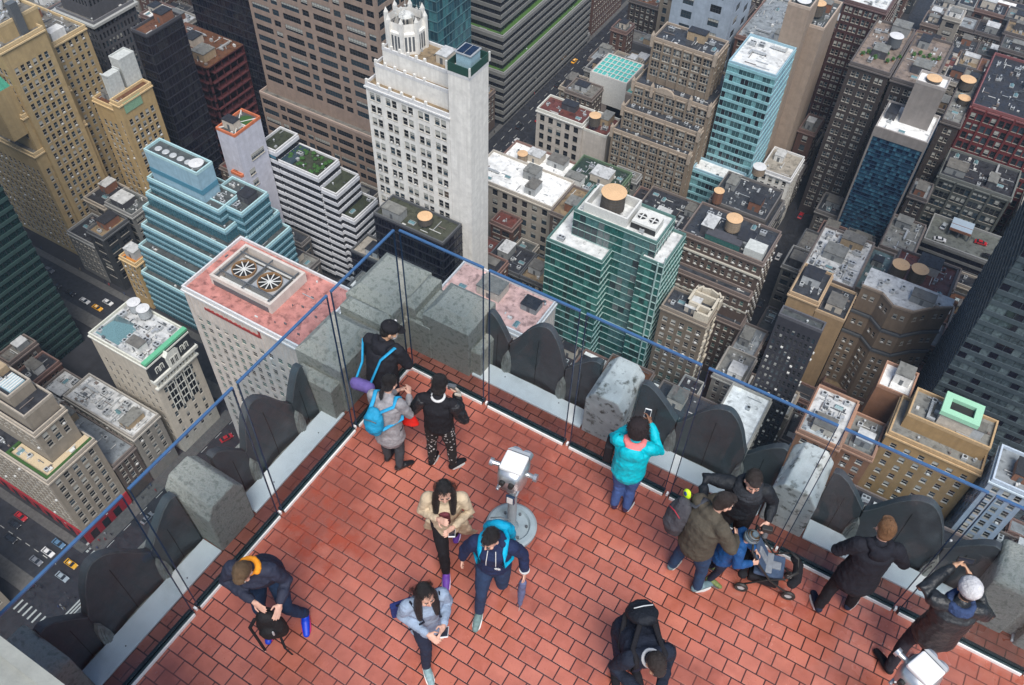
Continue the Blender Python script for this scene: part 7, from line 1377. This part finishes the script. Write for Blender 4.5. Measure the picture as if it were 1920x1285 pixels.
# 3 woman with patterned trousers
pt = bpy.data.materials.new('patterned_cloth'); pt.use_nodes = True; nt = pt.node_tree; p_ = nt.nodes['Principled BSDF']; tc = _n(nt, 'ShaderNodeTexCoord'); vo = _n(nt, 'ShaderNodeTexVoronoi'); vo.inputs['Scale'].default_value = 20; nt.links.new(tc.outputs['Object'], vo.inputs[0]); mr_ = _n(nt, 'ShaderNodeMapRange'); mr_.inputs[1].default_value = .27; mr_.inputs[2].default_value = .24; nt.links.new(vo.outputs[0], mr_.inputs[0]); mxx = _n(nt, 'ShaderNodeMix', data_type='RGBA'); nt.links.new(mr_.outputs[0], mxx.inputs[0]); mxx.inputs[6].default_value = (.01,.01,.012,1); mxx.inputs[7].default_value = (.45,.45,.45,1); nt.links.new(mxx.outputs[2], p_.inputs[0]); p_.inputs['Roughness'].default_value = .85
A = person('woman in black sweater and black trousers with white print, seen from behind', -3.46, 4.56, 108, .93, lean=4, J={'elr':(.31,-.02,1.13),'wrr':(.14,.28,1.2),'ell':(-.31,-.02,1.13),'wrl':(-.14,.28,1.2),'anl':(-.13,0,.09),'anr':(.15,0,.085),'tol':(-.12,.14,.03),'tor':(.24,.12,.03),'knl':(-.12,.02,.49),'knr':(.13,.02,.49)}, head=(0,20,0), skin=skinA, hair=hairK, hairst='bob', topm=blk, topst='sweater', legm=pt, shoem=blk, solem=whites, hem=.02, girth=1.05, collar=whitec, female=True)
b = MB()
for k in 'lr': wq = A['wr'+k]*.93+A['el'+k]*.07; sweep(b, [A['sh'+k]+(A['el'+k]-A['sh'+k])*.15, A['el'+k], wq], [.088,.073,.055], 14)
soft(b, 'sleeves', leather, A['root'], .012, .03)
o = held('camera', A, 'small camera with patterned strap held by the woman in printed trousers', 'camera'); b = MB(); b.box(.02,.12,.33,.38,1.2,1.27); b.build('housing', M('steel_dark'), o, bevel=.006); b = MB(); sweep(b, [(.16,.2,1.32),(.2,.24,1.26),(.17,.3,1.24),(.12,.34,1.25)], [.022,.026,.024,.012], 8); soft(b, 'strap', cloth('beige_print', (.5,.45,.38), var=.6), o, .008, .01)
o = held('handbag', A, 'bright red handbag hanging from the left arm of the woman in black', 'handbag'); c = A['ell']+Vector((-.07,.02,-.24)); b = MB(); sweep(b, [c-Vector((0,0,.07)), c+Vector((0,0,.06))], [(.125,.06),(.085,.035)], 14, None, (0,1,0)); soft(b, 'bag', mat('red_leather', (.62,.02,.015), .4, .15, 4, spec=.5), o, .01, .01)
b = MB(); sweep(b, [c+Vector((-.05,0,.08)), c+Vector((-.02,.01,.2)), A['ell']+Vector((.0,.05,.02)), c+Vector((.05,0,.08))], [.006]*4, 8); b.build('handle', MATS['red_leather'], o, smooth=True)
# 4 woman in beige coat
purp = mat('purple_shoe', (.13,.04,.32), .6, .15, 5); 
A = person('woman in open beige coat and black leggings looking down at her phone', -2.74, 3.62, -58, .95, lean=3, J={'elr':(.26,.02,1.13),'wrr':(.07,.2,1.3),'ell':(-.26,.03,1.12),'wrl':(-.1,.25,1.22),'knl':(-.06,-.05,.5),'anl':(-.1,-.32,.16),'tol':(-.08,-.2,.05),'knr':(.04,.2,.5),'anr':(.02,.24,.085),'tor':(.02,.4,.03)}, head=(-6,10,0), skin=skinA, hair=hairK, hairst='long', topm=cloth('beige_coat_cloth', (.5,.4,.28), .9), topst='coat', legm=blk, shoem=purp, solem=mat('pale_sole', (.6,.5,.65), .6), hem=.1, girth=1.0, female=True)
b = MB(); p = A['pel']
for (a, c_, e_) in (((-.15,.02,.86),(-.2,.02,.66),(-.27,-.04,.5)), ((.14,.0,.86),(.17,-.05,.66),(.19,-.1,.5)), ((0,-.1,.86),(0,-.19,.66),(-.05,-.26,.48)), ((-.1,-.08,.86),(-.15,-.15,.66),(-.22,-.24,.48)), ((.1,-.08,.86),(.12,-.15,.66),(.12,-.22,.48))): sweep(b, [a, c_, e_], [(.09,.045),(.09,.035),(.085,.022)], 12, None, (0,1,0))
soft(b, 'coat_skirt', MATS['beige_coat_cloth'], A['root'], .013, .03)
b = MB(); sweep(b, [A['sp']+A['fwd']*.115-A['up']*.12, A['ch']+A['fwd']*.14], [(.06,.03),(.06,.03)], 12, None, A['fwd']); soft(b, 'shirt', cloth('wine_print', (.12,.03,.04), var=.5), A['root'], .011)
phone(A, A['wrl']+Vector((.02,.09,.02)), (0,-.5,.85), 'phone in the hands of the woman in the beige coat', None, .036, .072, (0,1,0))
# 5 boy
A = person('boy in navy hoodie and jeans striding with a furled umbrella', -2.06, 3.45, -68, .95, lean=4, J={'elr':(.3,-.02,1.12),'wrr':(.33,.0,.9),'ell':(-.3,-.06,1.12),'wrl':(-.33,.02,.86),'knr':(.1,.18,.52),'anr':(.12,.2,.09),'tor':(.13,.36,.03),'knl':(-.1,.02,.47),'anl':(-.1,-.32,.2),'tol':(-.1,-.2,.06)}, head=(22,12,0), skin=skinA, hair=hairK, topm=cloth('navy_hoodie', (.014,.024,.07)), topst='hoodie', legm=jean, shoem=mat('teal_grey_shoe', (.12,.19,.19), .7, .3, 8), solem=whites, hem=.03, girth=1.1, hoodm=cloth('navy_hood_cloth', (.012,.02,.06)))
backpack(A, 'bright azure school backpack with dark pocket on the boy in navy', cloth('azure_school', (.0,.3,.5), .6), c=(-.02,-.23,1.2), w=.17, h=.21, strapm=cyan)
b = MB(); 
for m_ in (-1, 1): sweep(b, [A['nk']+A['rgt']*m_*.04+A['fwd']*.1, A['ch']+A['rgt']*m_*.05+A['fwd']*.16, A['ch']+A['rgt']*m_*.05+A['fwd']*.165-A['up']*.06], [.005]*3, 6)
b.build('drawstring', whitec, A['root'], smooth=True)
b = MB(); c = A['ch']+A['fwd']*.172-A['rgt']*.07-A['up']*.1
for i in range(4): t = i*math.pi/4+.2; d_ = A['rgt']*math.cos(t)+A['up']*math.sin(t); sweep(b, [c-d_*.03, c+d_*.03], [.004,.004], 6)
b.build('chest_emblem', whitec, A['root'], smooth=True)
b = MB(); b.tube(A['wrl']-Vector((0,.0,-.02)), A['wrl']+Vector((0,0,.035)), .052, .056, 14); b.build('cuff_stripe', whitec, A['root'])
b = MB(); 
for m_ in (-1, 1): b.tube(A['hf']((m_*.032,.094,.006)), A['hf']((m_*.032,.098,.006)), .021, .021, 14)
b.build('glasses', M('steel_dark'), A['root'])
o = held('umbrella', A, 'furled grey blue umbrella hanging from the hand of the boy', 'umbrella'); h0 = A['wrl']+Vector((-.0,.03,-.07)); d_ = Vector((.02,.1,-.75)).normalized()
b = MB(); sweep(b, [h0-d_*.05, h0+d_*.05, h0+d_*.1, h0+d_*.3, h0+d_*.5, h0+d_*.6], [.012,.014,.042,.045,.028,.01], 12); soft(b, 'canopy', cloth('umbrella_cloth', (.11,.13,.24), .6), o, .008, .02); b = MB(); b.tube(h0-d_*.09, h0+d_*.04, .013, .011, 10); b.build('handle', M('fan_black'), o); b = MB(); b.tube(h0+d_*.58, h0+d_*.68, .005, .003, 8); b.build('tip', M('steel'), o)
# 6 woman light blue coat
A = person('woman with long dark hair in pale blue grey coat walking with a phone', -2.33, 2.65, -38, .93, lean=6, J={'elr':(.24,-.02,1.14),'wrr':(.06,.24,1.13),'ell':(-.24,.0,1.13),'wrl':(-.12,.23,1.2),'knr':(.07,.16,.5),'anr':(.1,.2,.085),'tor':(.1,.35,.03),'knl':(-.1,.03,.48),'anl':(-.1,-.28,.17),'tol':(-.1,-.16,.05)}, head=(-8,2,0), skin=skinA, hair=hairK, hairst='long', topm=cloth('blue_grey_coat', (.26,.33,.44), .9), topst='coat', legm=dk_navy, shoem=mat('grey_teal_trainer', (.2,.3,.32), .7, .3, 8), solem=whites, hem=.16, girth=1.05, female=True, collar=cloth('pink_scarf', (.5,.36,.38)))
phone(A, A['wrl']+Vector((.02,.09,.02)), (0,-.5,.85), 'white phone in the hand of the woman in the pale blue coat', None, .04, .078, (.3,1,0))
o = held('tote_bag', A, 'large dark blue tote bag behind the woman in the pale blue coat', 'tote bag'); b = MB(); b.obox((.03,-.2,.84), (1,0,0), (0,1,0), (0,0,1), .29, .035, .13); b.build('bag', cloth('royal_cloth', (.02,.035,.15)), o, bevel=.02)
b = MB(); sweep(b, [(.26,-.19,.95), A['shr']+A['up']*.08-A['rgt']*.03, A['ch']+A['fwd']*.17+A['rgt']*.06, (.2,.1,.95)], [(.008,.012)]*4, 6); sweep(b, [(-.22,-.19,.95), A['shl']+A['up']*.08+A['rgt']*.02, A['ch']+A['fwd']*.17-A['rgt']*.1, (-.2,.1,.95)], [(.008,.012)]*4, 6); b.build('strap', dk_navy, o, smooth=True)
# 7 bending man
A = person('man in navy jacket and orange hood bending over his black backpack', -3.88, 2.1, -62, .98, lean=12, J={'pel':(0,-.12,.9),'hpl':(-.09,-.12,.88),'hpr':(.09,-.12,.88),'ell':(-.29,.02,1.12),'elr':(.3,.05,1.15),'@wrl':(-.27,.27,1.04),'@wrr':(-.02,.3,1.1),'knl':(-.2,.1,.5),'anl':(-.3,-.02,.09),'tol':(-.34,.15,.03),'knr':(.08,.12,.5),'anr':(.06,.08,.09),'tor':(.04,.25,.03)}, head=(5,34,0), skin=skinA, hair=hairB, topm=cloth('navy_down', (.022,.027,.05), .7), legm=cloth('deep_denim', (.012,.03,.07)), shoem=mat('royal_trainer', (.0,.04,.5), .5, .15, 5), solem=cloth('pink_sole', (.5,.03,.15)), hem=.03, girth=1.15, collar=cloth('orange_hood', (.75,.28,.02)), curl=.2)
b = MB(); nk = A['nk']
for i in range(11):
    a = math.pi*(i/10)*1.2-.3; ball(b, nk+A['rgt']*math.cos(a)*.088-A['fwd']*math.sin(a)*.085+A['up']*.02, .035,.035,.035)
soft(b, 'hood', MATS['orange_hood'], A['root'], .011, .012)
o = held('backpack', A, 'black backpack with dangling straps held in front of the bending man', 'backpack'); c = Vector((-.14,.36,.76)); b = MB(); sweep(b, [c-Vector((.02,0,.2)), c-Vector((0,.0,.05)), c+Vector((.02,0,.14))], [(.14,.08),(.15,.1),(.1,.07)], 16, None, (0,1,0)); ball(b, c+Vector((0,.09,-.06)), .1,.05,.1); soft(b, 'bag', cloth('bag_black', (.012,.012,.014), .7), o, .011, .02)
b = MB(); sweep(b, [c+Vector((.12,.02,.12)), c+Vector((.19,.06,-.02)), c+Vector((.14,.09,-.3)), c+Vector((.12,.1,-.48))], [(.02,.006)]*4, 6); sweep(b, [c+Vector((-.06,.03,-.2)), c+Vector((-.1,.1,-.4)), c+Vector((-.16,.12,-.5))], [(.016,.005)]*3, 6); sweep(b, [c+Vector((.1,.0,.14)), c+Vector((.06,-.04,.24)), c+Vector((-.04,-.05,.2))], [.014]*3, 8); b.build('strap', blk, o, smooth=True)
b = MB(); ball(b, c+Vector((-.07,.13,.05)), .012,.012,.05); b.build('reflector', M('steel'), o, smooth=True)
# 8 person in turquoise
A = person('person with short afro in turquoise jacket holding up a phone at the glass', -1.4, 5.17, 103, .93, lean=5, J={'elr':(.3,.12,1.2),'@wrr':(.12,.36,1.37),'ell':(-.27,.14,1.18),'@wrl':(-.02,.36,1.34),'anl':(-.07,-.02,.085),'anr':(.08,-.02,.085),'knl':(-.07,.02,.49),'knr':(.08,.02,.49),'tol':(-.09,.13,.03),'tor':(.12,.13,.03)}, head=(10,0,0), skin=skinC, hair=hairAfro, hairst='afro', topm=cloth('turquoise_nylon', (.0,.46,.56), .5), legm=jeanb, shoem=cloth('plum_shoe', (.04,.02,.05)), solem=whites, hem=.04, girth=1.15, curl=.7, hoodm=cloth('coral_fleece', (.75,.2,.2)))
b = MB(); ball(b, A['nk']-A['fwd']*.13-A['up']*.1, .15,.07,.11); soft(b, 'hood_shell', MATS['turquoise_nylon'], A['root'], .012, .02)
phone(A, (.055,.43,1.46), (0,-1,.1), 'white phone held up by the person in turquoise', None, .038, .075, (0,.1,1))
o = held('shoulder_bag', A, 'black shoulder bag at the left hip of the person in turquoise', 'shoulder bag'); b = MB(); b.obox((-.27,.1,1.05), (1,0,0), (0,1,0), (0,0,1), .05, .1, .16); b.build('bag', blk, o, bevel=.02); b = MB(); sweep(b, [(-.27,.1,1.2), A['shl']+A['up']*.09, (-.2,.12,1.2)], [(.01,.012)]*3, 6); b.build('strap', blk, o, smooth=True)
# 9 man with scarf
A = person('dark haired man in black jacket and scarf holding a camera over the stroller', -.2, 5.3, -74, 1.0, lean=5, J={'@ell':(-.3,.0,1.16),'@wrl':(-.28,.17,1.08),'@elr':(.43,.03,1.35),'@wrr':(.42,.27,1.34),'anl':(-.1,-.1,.085),'anr':(.1,.0,.085),'tol':(-.14,.06,.03),'tor':(.08,.17,.03)}, head=(-8,12,0), skin=skinA, hair=hairD, topm=cloth('black_jacket', (.012,.015,.02), .6), legm=blk, shoem=mat('red_canvas', (.42,.015,.03), .7, .2, 6), solem=whites, hem=.03, girth=1.12, curl=.7)
b = MB(); nk = A['nk']
for r0, dz, rr in ((.11,.0,.042),(.125,-.045,.04),(.1,.035,.03)):
    sweep(b, [nk+A['rgt']*math.cos(a)*r0+A['fwd']*(math.sin(a)*r0+.015)+A['up']*(dz+.01*math.sin(a*2)) for a in [2*math.pi*i/16 for i in range(17)]], [rr]*17, 8)
soft(b, 'scarf', cloth('charcoal_knit', (.03,.034,.042), .95, .3, 1.0, 40), A['root'], .01, .02)
o = held('camera', A, 'black compact camera in the left hand of the man in the scarf', 'camera'); c = A['wrl']+Vector((.0,.1,-.02)); b = MB(); b.obox(c, (1,0,0), (0,1,0), (0,0,1), .055,.03,.035); b.build('housing', M('fan_black'), o, bevel=.008); b = MB(); b.tube(c+Vector((0,0,-.03)), c+Vector((0,.03,-.1)), .032, .03, 14); b.build('lens', M('steel_dark'), o)
# 10 man olive jacket
A = person('man in olive jacket and jeans with a grey backpack seen from behind', -.42, 4.72, 60, 1.0, lean=10, J={'ell':(-.28,.12,1.14),'wrl':(-.2,.36,1.2),'elr':(.3,.12,1.12),'wrr':(.18,.33,1.02),'anl':(-.17,-.02,.085),'anr':(.17,.06,.085),'tol':(-.22,.12,.03),'tor':(.19,.22,.03),'knl':(-.14,.02,.49),'knr':(.14,.06,.49)}, head=(20,16,0), skin=skinA, hair=hairD, topm=cloth('olive_cloth', (.075,.065,.05), .9), legm=cloth('mid_denim', (.02,.05,.11)), shoem=mat('grey_blue_shoe', (.12,.19,.22), .7, .3, 6), solem=whites, hem=.04, girth=1.2)
backpack(A, 'grey backpack with red piping slipping off the man in the olive jacket', cloth('bag_grey', (.055,.055,.065), .7), c=(-.24,-.14,1.1), w=.13, h=.24, accent=mat('red_piping', (.35,.02,.04), .6), side=-1, strapm=cloth('strap_grey', (.05,.055,.07)))
o = held('pouch', A, 'neon yellow pouch beside the grey backpack', 'pouch'); b = MB(); ball(b, A['pel']+A['rgt']*-.3+A['up']*.44+A['fwd']*-.08, .05,.03,.075); soft(b, 'body', mat('neon_yellow', (.55,.8,.02), .6, .1, 5), o, .009, .01); b = MB(); ball(b, A['pel']+A['rgt']*-.3+A['up']*.46+A['fwd']*-.11, .022,.01,.03); b.build('logo_patch', cloth('patch_navy', (.03,.06,.2)), o, smooth=True)
# 11 child
A = person('small child in blue jacket and striped grey beanie leaning to the stroller', -.14, 4.93, 12, .66, lean=24, J={'@wrr':(.12,.42,1.02),'@elr':(.26,.2,1.08),'@wrl':(-.12,.42,1.06),'@ell':(-.25,.2,1.12),'knl':(-.12,.05,.49),'anl':(-.14,-.08,.085),'tol':(-.16,.1,.03),'anr':(.1,-.05,.085),'tor':(.14,.12,.03)}, head=(0,6,0), skin=skinA, hair=hairB, topm=cloth('cobalt_jacket', (.01,.07,.22), .6), legm=dk_navy, shoem=mat('green_shoe', (.12,.16,.05), .7, .4, 8), solem=M('steel_dark'), hem=.06, girth=1.35)
o = held('beanie', A, 'striped blue grey knitted beanie on the small child', 'beanie'); b = MB(); hm = A['hm']
for i, (rr, z) in enumerate(((.108,.02),(.11,.05),(.1,.085),(.078,.112),(.045,.13))): b.lathe((0,0,0), [(rr*.97, z-.018), (rr*1.03, z), (rr*.95, z+.018)], 24, i % 2)
b.poly([(.045*math.cos(t), .045*math.sin(t), .146) for t in [2*math.pi*i/16 for i in range(16)]])
b.v = [tuple(A['hf'](Vector((v[0], v[1]*1.12-.012, v[2]*1.05)))) for v in b.v]; b.build('knit', [cloth('knit_grey', (.1,.14,.17), .95), cloth('knit_pale', (.2,.25,.28), .95)], o, smooth=True)
# stroller
root = empty('stroller', (.33, 5.17, 0), 'black framed stroller with white and navy cushion beside the small child', 'stroller', None, R(12)); root.scale = (.8,.8,.8)
fm = M('fan_black'); b = MB()
for sy in (-.2, .2):
    sweep(b, [(-.32,sy,1.0),(-.2,sy,.78),(.05,sy,.42),(.36,sy*.7,.12)], [.014]*4, 8); sweep(b, [(-.25,sy,.12),(.0,sy,.42),(.2,sy,.58)], [.013]*3, 8)
sweep(b, [(-.32,-.2,1.0),(-.34,0,1.02),(-.32,.2,1.0)], [.016]*3, 8); sweep(b, [(.05,-.2,.42),(.05,.2,.42)], [.012]*2, 8); b.build('frame', fm, root, smooth=True)
b = MB(); sweep(b, [(.22,-.19,.62),(.33,-.1,.66),(.33,.1,.66),(.22,.19,.62)], [.018]*4, 10); b.build('bumper_bar', fm, root, smooth=True)
b = MB(); b.obox((.0,0,.46), (1,0,.1), (0,1,0), (-.1,0,1), .19,.17,.03); b.obox((-.16,0,.66), (.5,0,-.86), (0,1,0), (.86,0,.5), .2,.17,.03); st_ = b.build('seat', cloth('stroller_navy', (.05,.08,.14)), root, bevel=.02)
b = MB(); b.obox((.0,0,.5), (1,0,.1), (0,1,0), (-.1,0,1), .14,.055,.02); b.obox((-.13,0,.67), (.5,0,-.86), (0,1,0), (.86,0,.5), .15,.05,.02); b.obox((-.02,0,.52), (1,0,.1), (0,1,0), (-.1,0,1), .05,.15,.015); b.build('white_liner', cloth('liner_grey', (.2,.22,.25)), st_, bevel=.012)
b = MB(); b.obox((-.02,0,.24), (1,0,0), (0,1,0), (0,0,1), .2,.16,.07); b.build('basket', blk, root, bevel=.03); b = MB(); sweep(b, [(.3,-.2,.5),(.36,-.12,.5),(.36,.12,.5),(.3,.2,.5)], [(.05,.07)]*4, 10, None, (1,0,0)); sweep(b, [(-.3,-.16,.32),(-.28,0,.3),(-.3,.16,.32)], [.07]*3, 10); soft(b, 'storage_bag', blk, root, .012, .02)
for (wx, wy) in ((-.26,-.24),(-.26,.24),(.36,-.15),(.36,.15)):
    b = MB(); b.lathe((0,0,0), [(.055,-.022),(.085,-.022),(.095,0),(.085,.022),(.055,.022),(.055,-.022)], 20); wh = b.build('wheel', fm, root); wh.rotation_euler = (math.pi/2, 0, 0); wh.location = (wx, wy, .1); b = MB(); b.lathe((0,0,0), [(.0,-.012),(.05,-.01),(.05,.01),(.0,.012)], 14); b.build('hub', M('steel'), wh)
# 12 auburn man
A = person('auburn haired man in long black jacket looking over the glass, seen from behind', 1.12, 5.29, 112, 1.0, lean=3, J={'elr':(.33,.0,1.12),'wrr':(.2,.27,1.1),'ell':(-.3,.05,1.12),'wrl':(-.14,.22,.98),'anl':(-.2,-.05,.085),'anr':(.13,.02,.085),'tol':(-.22,.1,.03),'tor':(.23,.14,.03),'knl':(-.15,.02,.49),'knr':(.11,.04,.49)}, head=(8,14,0), skin=skinA, hair=hairR, topm=cloth('soft_black', (.012,.013,.02)), topst='coat', legm=blk, shoem=dk_navy, solem=whites, hem=.2, girth=1.12, hoodm=cloth('hood_soft', (.011,.012,.019)))
# 13 beanie man
A = person('man in white knitted beanie and dark leather jacket photographing through the glass', 1.93, 5.08, 108, 1.0, lean=4, J={'@ell':(-.33,.1,1.38),'@wrl':(-.06,.36,1.46),'@elr':(.36,.08,1.16),'@wrr':(.12,.33,1.4),'anl':(-.2,-.12,.085),'tol':(-.28,.03,.03),'anr':(.08,-.1,.085),'tor':(.1,.06,.03),'knl':(-.14,.03,.49)}, head=(0,10,0), skin=skinB, hair=hairD, topm=mat('aged_leather', (.015,.018,.022), .42, .3, 4, bump=.5, bscale=30), legm=cloth('trousers_aubergine', (.025,.022,.03)), shoem=blk, hem=.12, girth=1.15, curl=.8)
o = held('beanie', A, 'white knitted beanie on the man by the right hand viewer', 'beanie'); b = MB(); ball(b, A['hf']((0,-.025,.05)), .105,.122,.1, A['hm']); soft(b, 'knit', cloth('white_knit', (.55,.55,.57), .95, .25, 1.0, 45), o, .009, .012, TEXF)
b = MB(); nk = A['nk']
for r0, dz in ((.1,.0),(.11,-.04)): sweep(b, [nk+A['rgt']*math.cos(a)*r0+A['fwd']*(math.sin(a)*r0)+A['up']*dz for a in [2*math.pi*i/16 for i in range(17)]], [.034]*17, 8)
soft(b, 'scarf', cloth('blue_scarf', (.035,.06,.14), .95, .3, .9, 40), A['root'], .011, .02)
phone(A, (.04,.42,1.52), (0,-1,.15), 'black phone held up by the man in the white beanie', M('fan_black'), .078, .04, (0,.15,1))
# 14 man at the bottom edge
A = person('bowing man in navy jacket with white collar cut by the bottom edge', -.5, 3.46, -48, 1.0, lean=38, J={'pel':(0,-.12,.9),'hpl':(-.09,-.12,.88),'hpr':(.09,-.12,.88),'elr':(.27,.12,1.1),'@wrr':(.1,.5,.95),'ell':(-.27,.12,1.1),'@wrl':(-.06,.52,.97)}, head=(0,12,0), skin=skinB, hair=hairD, topm=cloth('navy_wool', (.012,.017,.032)), legm=dk_navy, shoem=blk, hem=.05, girth=1.15, collar=whitec)
backpack(A, 'dark navy backpack with a pale zip on the bowing man', cloth('bag_navy', (.01,.013,.02), .7), c=(-.05,-.2,1.2), w=.145, h=.165, accent=M('steel'), strapm=blk)
phone(A, A['wrl']+Vector((.1,.06,.03)), (0,-.6,.8), 'white phone in the hands of the bowing man at the bottom edge', None, .04, .078, (0,1,0))

PM = [ped_mesh(mat('ped_%d' % i, c, .85)) for i, c in enumerate(((.02,.02,.025),(.06,.06,.07),(.25,.03,.03),(.3,.3,.3),(.03,.05,.12),(.18,.14,.1)))]
rp = random.Random(4)
ZONES = [(-182,-178.6,26,31,7,'on the pavement at the lower left crossing'),(-172,-163,27,33,9,'on the striped lower left crossing'),(-177.9,-173.5,46,74,12,'beside the stone department store'),(-162.8,-157.5,60,96,14,'on the plaza near the pale limestone building'),
 (-162.9,-158.2,285,300,16,'at the corner near the white shaft'),(-184.2,-182.2,300,380,10,'below the terraced office building'),(-162.6,-159,330,400,8,'beside the small yellow building'),(-300,-250,130,131.5,6,'along the dark left street')]
for (x0, x1, y0, y1, n, w_) in ZONES:
    for i in range(n):
        o = inst('person', rp.choice(PM), None, (rp.uniform(x0, x1), rp.uniform(y0, y1), G+.16), rp.uniform(0, 6.28)); tag(o, 'tiny pedestrian walking '+w_, 'person', 'pedestrians '+w_)
